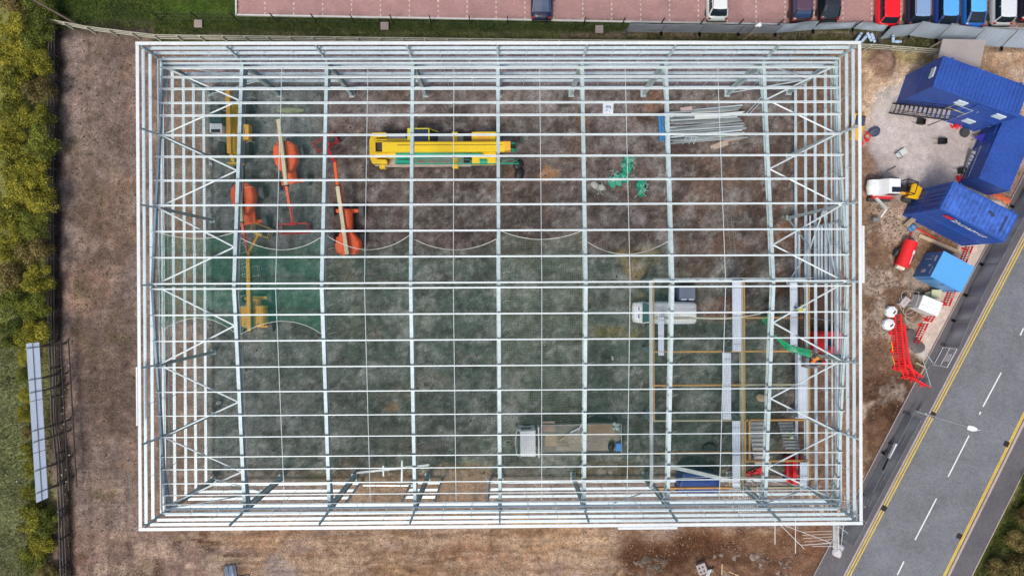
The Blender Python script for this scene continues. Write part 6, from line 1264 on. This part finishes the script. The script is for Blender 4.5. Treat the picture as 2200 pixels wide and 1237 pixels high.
for a_ in ((1866, 1088), (1899, 1024), (1942, 938), (1978, 878)):
    p = P(*a_, 1.2) - o; mb = MB(); mb.tube(p, (p.x, p.y, 0), .025, 6); mb.build('post', TUBE, t)
# ------------------------------------------------------------------ RED BARRIERS
def barrier_proto():
    t = thing('plastic_barrier', 'x', 'barrier', (0, 0, 0), 0, 'red plastic pedestrian barriers'); mb = MB(); L_ = 1.85
    for z in (.12, .5, .98): mb.box((0, 0, z), (L_, .06, .09 if z < .9 else .16))
    for k in range(9): mb.box((-L_ / 2 + .08 + k * (L_ - .16) / 8, 0, .53), (.06, .05, .86))
    mb.build('panel', RED, t, bevel=.01); mb = MB(); mb.box((0, .035, .98), (.5, .012, .12)); mb.build('reflector', WHITE, t)
    for s in (-.7, .7): mb = MB(); mb.box((s, 0, .05), (.14, .5, .09)); mb.build('foot', RED, t)
    return t
bpro = None
def place_barrier(px0, py0, px1, py1, lab):
    global bpro
    a, b_ = P(px0, py0, .3), P(px1, py1, .3); c = ((a.x + b_.x) / 2, (a.y + b_.y) / 2, 0)
    if bpro is None: bpro = barrier_proto(); bpro.location = c; bpro.rotation_euler.z = ang(a, b_); bpro.rotation_euler.x = R(-34); bpro['label'] = lab; return
    o_ = dup(bpro, c, ang(a, b_), lab); o_.rotation_euler.x = R(-34) if px0 < 1945 else 0.0
for q in ((1914, 682, 1917, 715, 'red barrier at the top of the long stack, next to the white tubs'), (1917, 718, 1920, 752, 'red barrier second down the left row beside the pit'), (1920, 755, 1924, 792, 'red barrier at the bottom of the left row beside the pit'),
          (1922, 700, 1927, 740, 'red barrier at the top of the right row'), (1927, 742, 1933, 782, 'red barrier in the middle of the right row'), (1935, 784, 1941, 802, 'red barrier closing the right row'),
          (1938, 798, 1957, 812, 'red barrier turning towards the road'), (1957, 812, 1979, 824, 'last red barrier touching the pavement edge'),
          (1963, 736, 1983, 694, 'red mesh barrier standing on the pale path, lower one'), (1990, 690, 2014, 652, 'red mesh barrier on the pale path against the white cabinet'), (2033, 645, 2041, 625, 'red barrier below the light blue store'), (2062, 570, 2077, 533, 'red barrier above the light blue store')): place_barrier(*q)
for a_, b_, lab, m_ in (((1915, 733), (1918, 755), 'thin yellow strap lying left of the barriers, upper', YELLOW), ((1917, 765), (1922, 782), 'thin yellow strap lying left of the barriers, lower', YELLOW), ((1955, 712), (2005, 780), 'long pale pole crossing the pit by the gateway', STEEL), ((1972, 735), (2000, 830), 'bluish thin line running from the pit over the pavement', mat('pale_blue_line', (.42, .62, .64), .5)), ((1975, 822), (1996, 787), 'pink tinted pole along the pit edge', mat('pinkish_plank', (.50, .38, .30)))):
    a0_, b0_ = P(*a_, .15), P(*b_, .15); t = thing('thin_pole', lab, 'pole', a0_); mb = MB(); mb.tube((0, 0, 0), b0_ - a0_, .025, 5); mb.build('tube', m_, t)
t = thing('timber_frame_corner', 'pale L shaped timber corner lying at the pit edge', 'timber', P(1972, 790, 0), R(-28)); mb = MB(); mb.box((0, .3, .1), (.9, .12, .12)); mb.box((.4, -.1, .1), (.12, .7, .12)); mb.build('frame', mat('pale_planks', (.44, .35, .24)), t)
bundle('grey_sheeting', 'dark grey crumpled sheeting in the pit beside the barriers', 'sheeting', 1960, 735, 1.9, 1.1, .3, -50, mat('dark_sheeting', (.12, .11, .11), .6, 0, .5, 6, 40, bump=.5), 61, cords=False)
# ------------------------------------------------------------------ STREET LAMP
lb = P(1969, 882, 0); lh = P(2089, 920, 8.0); t = thing('street_lamp', 'tall galvanised street lamp reaching over the road from the pavement', 'street lamp', lb); o = Vector(t.location); mb = MB(); tp = Vector((0, 0, 7.7)); mb.tube((0, 0, 0), (0, 0, 1.4), .1, 10); mb.tube((0, 0, 1.4), tp, .065, 10, .05); mb.build('column', STEEL, t)
hd = lh - o; mb = MB(); mb.path([tp, tp + (hd - tp) * .15 + Vector((0, 0, .15)), tp.lerp(hd, .9)], .035, 8); mb.build('arm', STEEL, t)
mb = MB(); mb.loft([[tuple(hd + Matrix.Rotation(ang(tp, hd), 3, 'Z') @ Vector((x, y, z))) for x, y in ((-.35, -.1), (0, -.2), (.35, -.16), (.4, 0), (.35, .16), (0, .2), (-.35, .1))] for z in (-.06, .06)]); mb.build('lantern', mat('lamp_white', (.75, .78, .8), .3), t, bevel=.03)
# ------------------------------------------------------------------ SCAFFOLD
def scaffold(x0, x1, y0, y1, nx_, ny_, h_, label, sp=1.9, deck=True):
    t = thing('scaffold', label, 'scaffold', ((x0 + x1) / 2, (y0 + y1) / 2, 0)); o = Vector(t.location)
    xs = [x0 + (x1 - x0) * i / (nx_ - 1) for i in range(nx_)]; ys = [y0 + (y1 - y0) * i / (ny_ - 1) for i in range(ny_)]
    for x in xs:
        for y in ys: mb = MB(); mb.tube(Vector((x, y, 0)) - o, Vector((x + .02, y, h_ + random.uniform(-.3, .8))) - o, .03, 6); mb.build('standard', SCT, t)
    z = 1.2
    while z <= h_:
        for y in ys: mb = MB(); mb.tube(Vector((x0 - .3, y + .05, z)) - o, Vector((x1 + .3, y + .05, z)) - o, .025, 6); mb.build('ledger', SCT, t)
        for x in xs: mb = MB(); mb.tube(Vector((x + .05, y0 - random.uniform(.1, .5), z + .05)) - o, Vector((x + .05, y1 + .2, z + .05)) - o, .025, 6); mb.build('transom', SCT, t)
        if deck and z > 3:
            for k in range(int((x1 - x0) / 1.3)):
                if random.random() < .5: mb = MB(); mb.box(Vector((x0 + .65 + k * 1.3, (y0 + y1) / 2, z + .1)) - o, (.24, y1 - y0, .05)); mb.build('board', mat('scaffold_board', (.42, .36, .27), .8), t)
        z += sp
    return t
SCT = mat('scaffold_tube', (.62, .57, .52), .5, .2, .15)
sA, sB = P(1700, 1163, 0), P(1812, 1082, 0)
sc_t = scaffold(P(1700, 1120, 1).x, P(1786, 1120, 1).x, -YW - 1.55, -YW - .45, 6, 2, 6.2, 'tube scaffold with a few boards standing against the south east wall')
o = Vector(sc_t.location)
for a_, za, b_, zb in (((1672, 1122), 6, (1728, 1178), 3.5), ((1786, 1118), 4.0, (1822, 1145), 1.5), ((1670, 1122), 6, (1785, 1165), 4), ((1745, 1172), 3.6, (1800, 1173), 3.2), ((1721, 1170), 3.6, (1786, 1166), 3.6), ((1665, 1112), 7, (1665, 1168), 6.4), ((1709, 1112), 7, (1709, 1188), 6.4), ((1801, 1150), 4, (1803, 1198), 3.0)):
    mb = MB(); mb.tube(P(*a_, za) - o, P(*b_, zb) - o, .028, 6); mb.build('brace_tube', mat('bright_scaffold', (.74, .70, .66), .5, .2, .1), sc_t)
for k in range(5): mb = MB(); a0_, b0_ = P(1722 + k * 2, 1142 + k * 7, 5.2 - k * .6), P(1788, 1140 + k * 6, 5.2 - k * .6); mb.tube(a0_ - o, b0_ - o, .024, 6); mb.build('guard_tube', SCT, sc_t)
mb = MB(); mb.box(P(1796, 1148, 2.8) - o, (.5, 2.3, .05)); mb.build('ladder_deck', mat('mesh_deck', (.42, .42, .40), .6), sc_t)
for s in (-.22, .22): mb = MB(); mb.beam(P(1806, 1128, 4.2) - o + Vector((s, 0, 0)), P(1802, 1168, 0.3) - o + Vector((s, 0, 0)), .04, .06); mb.build('ladder_stile', STEEL, sc_t)
scaffold(P(1572, 1000, 2).x, P(1601, 1000, 2).x, -YW - 1.4, -YW + .8, 3, 3, 5.0, 'narrow scaffold tower threaded through the south wall rails', sp=1.1, deck=False)
# wind sacks: bundle at the foot
t = thing('rubble_sack', 'pale grey sack at the scaffold foot on the pavement', 'sack', P(1797, 1183, .02)); mb = MB(); mb.blob((0, 0, .2), (.35, .42, .25), 44, 2, .35); mb.blob((.25, .35, .15), (.25, .25, .2), 47, 2, .35); mb.build('sack', mat('pale_sack', (.48, .47, .50), .7), t)
# ------------------------------------------------------------------ SIGN HOARDING (west)
hb0, hb1 = P(97, 740, 0), P(134, 1062, 0)
top0, top1 = P(56, 738, 3.9), P(78, 1081, 3.9); bot0, bot1 = P(84, 735, 3.35), P(103, 1070, 3.35)
t = thing('tilted_hoarding', 'long pale blue white hoarding panel raised on dark raking posts beside the hedge', 'hoarding', ((hb0.x + hb1.x) / 2, (hb0.y + hb1.y) / 2, 0)); o = Vector(t.location)
bays = [0, .065, .30, .365, .62, .69, .94, 1.0]
HW = mat('hoarding_white', (.56, .64, .76), .5, 0, .08, 2, 20)
for k in (0, .365, .69):
    k2 = {0: .365, .365: .69, .69: 1.0}[k]
    a, b_, c, d = top0.lerp(top1, k), top0.lerp(top1, k2 - .004), bot0.lerp(bot1, k2 - .004), bot0.lerp(bot1, k); dn = Vector((0, 0, -.06)); mb = MB(); mb.loft([[q - o + dn for q in (a, b_, c, d)], [q - o for q in (a, b_, c, d)]]); mb.build('panel', HW, t)
mb = MB(); mb.tube(top0.lerp(bot0, .5) - o + Vector((0, 0, .03)), top1.lerp(bot1, .5) - o + Vector((0, 0, .03)), .02, 5); mb.build('middle_rail', DARKWOOD, t)
for k in (.03, .07 + .16, .31, .55, .62, .80, .94)[0:7]:
    a, b_ = top0.lerp(top1, k), bot0.lerp(bot1, k); g0 = Vector((b_.x + 1.55, b_.y + .35, 0)); g0 = P(to_px(b_.x, b_.y, b_.z)[0] + 34, to_px(b_.x, b_.y, b_.z)[1] - 10, 0); mb = MB(); mb.beam(a - o + Vector((.05, 0, .04)), b_ - o + Vector((0, 0, .04)), .06, .06); mb.build('batten', GREY, t); mb = MB(); mb.beam(b_ - o, g0 - o, .1, .1); mb.build('raking_post', DARKWOOD, t); mb = MB(); mb.beam(b_ - o, Vector((b_.x - .1, b_.y, 0)) - o, .12, .12); mb.build('post', DARKWOOD, t)
for z in (.6, 1.3, 2.0):
    mb = MB(); mb.beam(Vector((bot0.x + .3 * (2.4 - z), bot0.y, z)) - o, Vector((bot1.x + .3 * (2.4 - z), bot1.y, z)) - o, .05, .12); mb.build('cross_rail', DARKWOOD, t)
# ------------------------------------------------------------------ litter along the hedge, stones, clods
def scatter(name, label, n_, fn, m, smin, smax, cat='stones', flat=.6):
    mb = MB(); rr = random.Random(n_)
    base_ = [(1, 0, 0), (-.8, .3, 0), (0, 1, .1), (.1, -.9, 0), (0, .1, .7), (.1, 0, -.5)]; fs = [(0, 2, 4), (2, 1, 4), (1, 3, 4), (3, 0, 4), (2, 0, 5), (1, 2, 5), (3, 1, 5), (0, 3, 5)]
    for i in range(n_):
        p = fn(rr)
        if p is None: continue
        s = rr.uniform(smin, smax) * (rr.random() ** 1.5 + .5); a = rr.uniform(0, 6.28); c_, s_ = math.cos(a), math.sin(a); k1, k2 = rr.uniform(.6, 1.3), rr.uniform(.6, 1.2)
        mb.add([(p[0] + (x * c_ * k1 - y * s_) * s, p[1] + (x * s_ + y * c_ * k2) * s, p[2] + z * s * flat) for x, y, z in base_], fs)
    o = mb.build(name, m); tag(o, label, cat, kind='stuff'); return o
def inpx(x0, y0, x1, y1): return lambda rr: P(rr.uniform(x0, x1), rr.uniform(y0, y1), .03)
STN = mat('pale_stone', (.40, .37, .34), .9, 0, .3); CLD = mat('soil_clod', (.16, .115, .085), .95, 0, .3); DCL = mat('dark_clod', (.09, .07, .055), .95)
scatter('rubble', 'small pale stones and grit strewn over the earth inside the frame', 1500, inpx(446, 195, 1706, 1020), STN, .012, .045)
scatter('rubble', 'dark clods of earth strewn over the floor inside the frame', 1600, inpx(446, 195, 1706, 1020), DCL, .03, .10)
scatter('rubble', 'brown clods of earth on the strip between hedge and west gable', 2200, inpx(124, 60, 300, 1237), CLD, .02, .08)
scatter('rubble', 'dark tufts and clods on the strip between hedge and west gable', 900, inpx(150, 60, 300, 1237), mat('tuft', (.07, .07, .035), .95), .03, .09)
scatter('rubble', 'clods of tan earth along the south side of the frame', 2200, inpx(300, 1135, 1790, 1240), mat('tan_clod', (.26, .18, .12), .95), .02, .09)
scatter('rubble', 'pale stones along the south side of the frame', 700, inpx(300, 1135, 1790, 1240), STN, .015, .05)
scatter('rubble', 'grey broken rocks in the dark muddy hollow at the south edge', 190, inpx(1360, 1200, 1700, 1240), mat('grey_rock', (.17, .125, .10), .9, 0, .4), .05, .26)
scatter('rubble', 'brown clods east of the frame by the soil heaps', 1300, inpx(1858, 440, 1935, 900), CLD, .02, .11)
scatter('rubble', 'bits of white litter and stone along the foot of the west hedge', 120, inpx(88, 100, 118, 760), WHITE, .02, .07)
scatter('rubble', 'bits of white litter along the dark fence in the south west', 60, inpx(128, 760, 152, 1237), WHITE, .02, .07)
scatter('rubble', 'pale specks in the long grass at the south west', 60, inpx(0, 760, 60, 1237), WHITE, .02, .06)
rk2 = mat('tan_rock', (.27, .21, .17), .9, 0, .4)
scatter('rubble', 'larger lumps of pale brown rubble in the muddy hollow', 55, inpx(1480, 1192, 1695, 1236), rk2, .14, .42)
scatter('rubble', 'lumps of dark rubble west of the holed block', 40, inpx(1385, 1200, 1480, 1236), mat('dark_rock', (.12, .09, .07), .9), .12, .36)
# broken concrete and rubbish at the south edge
t = thing('broken_block', 'holed pale concrete block lying in the muddy hollow', 'block', P(1506, 1218, .3), R(20)); mb = MB(); mb.box((0, 0, .2), (.8, .9, .35)); mb.build('block', mat('pale_block', (.40, .35, .34), .9, 0, .3, 8, 40, bump=.5), t, bevel=.05); mb = MB()
for k in range(4): mb = MB(); mb.box((-.2 + .3 * (k % 2), -.2 + .35 * (k // 2), .38), (.12, .16, .02)); mb.build('hole', BLACK, t)
for px, py, rz, L_, lab in ((1520, 1231, 62, .7, 'pale metal strip beside the holed block, left one'), (1524, 1231, 66, .75, 'pale metal strip beside the holed block, right one'), (1551, 1222, 88, .9, 'thin upright stake in the mud'), (1577, 1232, -25, .9, 'pale board stuck in the mud at the bottom edge')):
    t = thing('metal_strip', lab, 'strip', P(px, py, .4), R(rz)); mb = MB(); mb.cee((-L_ / 2, 0, 0), (L_ / 2, 0, 0), .09, .06, .008); mb.build('strip', STEEL if 'metal' in lab else NEWWOOD, t)
t = thing('plastic_barrels', 'pale blue white crumpled sheet metal leaning at the bottom edge', 'sheet metal', P(497, 1226, 0), R(8)); mb = MB()
for x in (-.35, 0, .3): mb.add([(x - .16, -1.2, .1), (x + .02, -1.2, .35), (x + .16, -1.2, .1), (x - .14, .55, .1), (x + .02, .5, .45), (x + .14, .55, .1)], [(0, 1, 4, 3), (1, 2, 5, 4), (0, 3, 5, 2), (3, 4, 5), (0, 2, 1)])
mb.build('sheet', mat('bluish_sheet', (.48, .54, .64), .4, .1, .3, 6, 20), t); mb = MB(); mb.box((.95, -.75, .12), (1.0, .5, .16)); mb.build('board', mat('pale_block', (.40, .35, .34)), t)
# ------------------------------------------------------------------ HEDGE AND SHRUBS
def leafmat(name, c0, c1, c2):
    m = bpy.data.materials.new(name); m.use_nodes = True; n = m.node_tree.nodes; l = m.node_tree.links; b = n['Principled BSDF']; b.inputs['Roughness'].default_value = .65; b.inputs['Specular IOR Level'].default_value = .25
    geo = n.new('ShaderNodeNewGeometry'); oi = n.new('ShaderNodeObjectInfo'); tc = n.new('ShaderNodeTexCoord')
    nz = n.new('ShaderNodeTexNoise'); nz.inputs['Scale'].default_value = .9; nz.inputs['Detail'].default_value = 3; l.new(geo.outputs['Position'], nz.inputs['Vector'])
    ri = mrange(n, l, geo.outputs['Random Per Island'], 0, 1, -.28, .28); ad = n.new('ShaderNodeMath'); ad.operation = 'ADD'; l.new(nz.outputs['Fac'], ad.inputs[0]); l.new(ri, ad.inputs[1])
    a2 = n.new('ShaderNodeMath'); a2.operation = 'ADD'; l.new(ad.outputs[0], a2.inputs[0]); l.new(mrange(n, l, oi.outputs['Random'], 0, 1, -.15, .15), a2.inputs[1])
    cr = n.new('ShaderNodeValToRGB'); l.new(a2.outputs[0], cr.inputs[0]); e = cr.color_ramp.elements; e[0].position = .25; e[0].color = (*c0, 1); e[1].position = .75; e[1].color = (*c2, 1); k = e.new(.5); k.color = (*c1, 1)
    l.new(cr.outputs[0], b.inputs['Base Color']); return m
LEAF = leafmat('autumn_leaves', (.07, .085, .012), (.25, .25, .025), (.42, .36, .045)); LEAFG = leafmat('green_leaves', (.04, .06, .012), (.12, .15, .022), (.27, .28, .04)); LEAFB = leafmat('brown_leaves', (.06, .05, .018), (.19, .15, .045), (.33, .25, .09))
BARK = mat('bark', (.10, .075, .05), .9, 0, .3, 6, 40)
def crown_mesh(seed, rx, ry, rz_c, n_, size, m):
    rr = np.random.RandomState(seed); nb = 16; cen = rr.uniform(-1, 1, (nb, 3)) * np.array([rx * .72, ry * .72, rz_c * .45]); rad = rr.uniform(.32, .62, nb) * min(rx, ry)
    pts = []; nr = []
    per = n_ // nb
    for k in range(nb):
        d = rr.normal(size=(per, 3)); d /= np.linalg.norm(d, axis=1)[:, None]; d[:, 2] = np.abs(d[:, 2]) * .9 - .15
        p = cen[k] + d * rad[k] * rr.uniform(.55, 1.08, (per, 1)); pts.append(p); nr.append(d)
    p = np.concatenate(pts); d = np.concatenate(nr) + rr.normal(size=(len(p), 3)) * .55; d /= np.linalg.norm(d, axis=1)[:, None]; u = np.cross(d, rr.normal(size=(len(p), 3))); u /= np.linalg.norm(u, axis=1)[:, None]; v = np.cross(d, u); s = (size * rr.uniform(.5, 1.3, len(p)))[:, None]
    vs = np.stack([p - u * s, p - v * s * .55, p + u * s, p + v * s * .55], 1).reshape(-1, 3); me = bpy.data.meshes.new('foliage'); N_ = len(p)
    me.vertices.add(4 * N_); me.vertices.foreach_set('co', vs.reshape(-1)); me.loops.add(4 * N_); me.loops.foreach_set('vertex_index', np.arange(4 * N_)); me.polygons.add(N_); me.polygons.foreach_set('loop_start', np.arange(0, 4 * N_, 4)); me.polygons.foreach_set('loop_total', np.full(N_, 4)); me.update(calc_edges=True); me.materials.append(m); return me
CM = [crown_mesh(i, 1.35 + .1 * (i % 3), 1.35, 1.2, 9500, .062, (LEAF, LEAFG, LEAF, LEAFB, LEAFG)[i]) for i in range(5)]
def shrub(px, py, z, sc, ci, label, group='shrubs of the west hedge'):
    p = P(px, py, z + .4); t = thing('hedge_shrub', label, 'shrub', (p.x, p.y, 0), random.uniform(0, 6.28), group); o = bpy.data.objects.new('foliage', CM[ci]); COL.objects.link(o); o.parent = t; o.location = (0, 0, z); o.scale = (sc, sc, sc)
    mb = MB(); mb.tube((0, 0, 0), (.05, .03, z), .07, 7, .04)
    for k in range(4): a = k * 1.6; mb.tube((.03, .02, z * .6), (math.cos(a) * .5 * sc, math.sin(a) * .5 * sc, z + .3), .035, 5, .015)
    mb.build('stem', BARK, t)
wa = ['northernmost', 'second', 'third', 'fourth', 'fifth', 'sixth', 'seventh', 'eighth', 'ninth', 'tenth', 'eleventh', 'twelfth', 'thirteenth', 'fourteenth', 'fifteenth', 'sixteenth']
cn = {0: 'yellow green', 1: 'dark green', 2: 'golden', 3: 'browning', 4: 'green'}
for k in range(13):
    ci = (4, 1, 2, 3, 0, 1, 2, 0, 4, 3, 0, 1, 2)[k]; shrub(72 + random.uniform(-8, 8) - (10 if k > 10 else 0), 18 + k * 58, 1.5 + random.uniform(-.2, .3), random.uniform(.82, 1.0), ci, '%s shrub, %s from the north in the hedge row beside the soil strip' % (cn[ci], wa[k]))
for k in range(13):
    ci = (3, 0, 0, 2, 2, 0, 2, 0, 2, 0, 3, 4, 1)[k]; shrub(18 + random.uniform(-8, 8), -8 + k * 60, 1.2 + random.uniform(-.2, .3), random.uniform(.9, 1.1), ci, '%s shrub, %s from the north in the outer hedge row at the picture edge' % (cn[ci], wa[k]))
for i, (px, py, s, ci, lab) in enumerate(((62, 1112, .85, 0, 'bright yellow green shrub just south of the raised hoarding'), (98, 1125, .8, 1, 'dark green shrub just south east of the raised hoarding'), (50, 770, .5, 2, 'small golden bush at the north end of the raised hoarding'), (52, 850, .5, 2, 'small golden bush beside the upper third of the hoarding'), (56, 930, .45, 3, 'small browning bush beside the middle of the hoarding'), (62, 1010, .5, 2, 'small golden bush beside the lower third of the hoarding'), (40, 735, .5, 0, 'small yellow green bush at the hoarding head, nearest the hedge row'), (44, 810, .45, 4, 'small green bush west of the hoarding, second from its north end'), (46, 890, .5, 0, 'yellow green bush west of the hoarding, at its middle'), (52, 970, .5, 0, 'yellow green bush west of the hoarding, third quarter'), (60, 1060, .55, 0, 'yellow green bush west of the hoarding near its south end'), (75, 1150, .7, 0, 'yellow bush between the dark fence and the pale grass in the south west'), (62, 1205, .7, 4, 'green bush at the edge of the pale grass in the south west'), (85, 1180, .7, 2, 'golden bush in the south west corner by the dark fence'), (100, 1235, .7, 3, 'browning bush at the bottom left edge'))): shrub(px, py, .7, s, ci, lab, 'bushes round the hoarding')
for i, (px, py, s, ci, lab) in enumerate(((2190, 1165, .7, 3, 'browning bush on the verge east of the road, upper one'), (2150, 1225, .7, 3, 'brown bush on the verge east of the road, bottom one'), (2205, 1222, .9, 3, 'browning bush at the bottom right corner'), (2215, 1110, .7, 3, 'browning bush on the verge at the right edge'), (2240, 1050, .8, 4, 'green bush just beyond the right edge of the verge'))): shrub(px, py, .5, s, ci, lab, 'bushes on the east verge')
# grass tufts
def grass(label, n_, fn, m, h0=.10, h1=.26):
    rr = np.random.RandomState(n_); vs = []; rnd = random.Random(n_)
    P0 = []
    while len(P0) < n_:
        q = fn(rnd); P0.append((q.x, q.y))
    p = np.array(P0); a = rr.uniform(0, 6.28, n_); w_ = rr.uniform(.015, .035, n_); h_ = rr.uniform(h0, h1, n_); ln = rr.normal(size=(n_, 2)) * .10
    c, s = np.cos(a) * w_, np.sin(a) * w_
    v = np.stack([np.stack([p[:, 0] - c, p[:, 1] - s, np.full(n_, -.03)], 1), np.stack([p[:, 0] + c, p[:, 1] + s, np.full(n_, -.03)], 1), np.stack([p[:, 0] + ln[:, 0], p[:, 1] + ln[:, 1], h_], 1)], 1).reshape(-1, 3)
    me = bpy.data.meshes.new('grass'); me.vertices.add(3 * n_); me.vertices.foreach_set('co', v.reshape(-1)); me.loops.add(3 * n_); me.loops.foreach_set('vertex_index', np.arange(3 * n_)); me.polygons.add(n_); me.polygons.foreach_set('loop_start', np.arange(0, 3 * n_, 3)); me.polygons.foreach_set('loop_total', np.full(n_, 3)); me.update(calc_edges=True); me.materials.append(m)
    o = bpy.data.objects.new('grass', me); COL.objects.link(o); tag(o, label, 'grass', kind='stuff')
GR = leafmat('grass_blades', (.09, .10, .04), (.21, .21, .09), (.38, .36, .19)); GRD = leafmat('dark_grass_blades', (.022, .036, .012), (.05, .075, .02), (.12, .14, .04))
grass('rough pale green grass west of the hoarding', 42000, inpx(-60, 690, 112, 1260), GR)
grass('green grass west of the car park in the north', 26000, inpx(110, -40, 512, 62), leafmat('lawn_blades', (.04, .065, .012), (.08, .13, .02), (.16, .21, .04)), .06, .16)
grass('dark grass between the car park kerb and the rail fence', 26000, inpx(330, 42, 1345, 92), GRD, .06, .18)
grass('dark grass behind the netted panels', 12000, inpx(1345, 72, 2020, 106), GRD, .06, .18)
grass('rough grass on the verge east of the road', 16000, lambda rr: P((lambda y: 2090 - (y - 1237) * .5 + rr.uniform(8, 170))(1), 0, 0) if False else (lambda y: P(2092 - (y - 1237) * .5 + rr.uniform(6, 190), y, 0))(rr.uniform(980, 1260)), GRD, .08, .25)
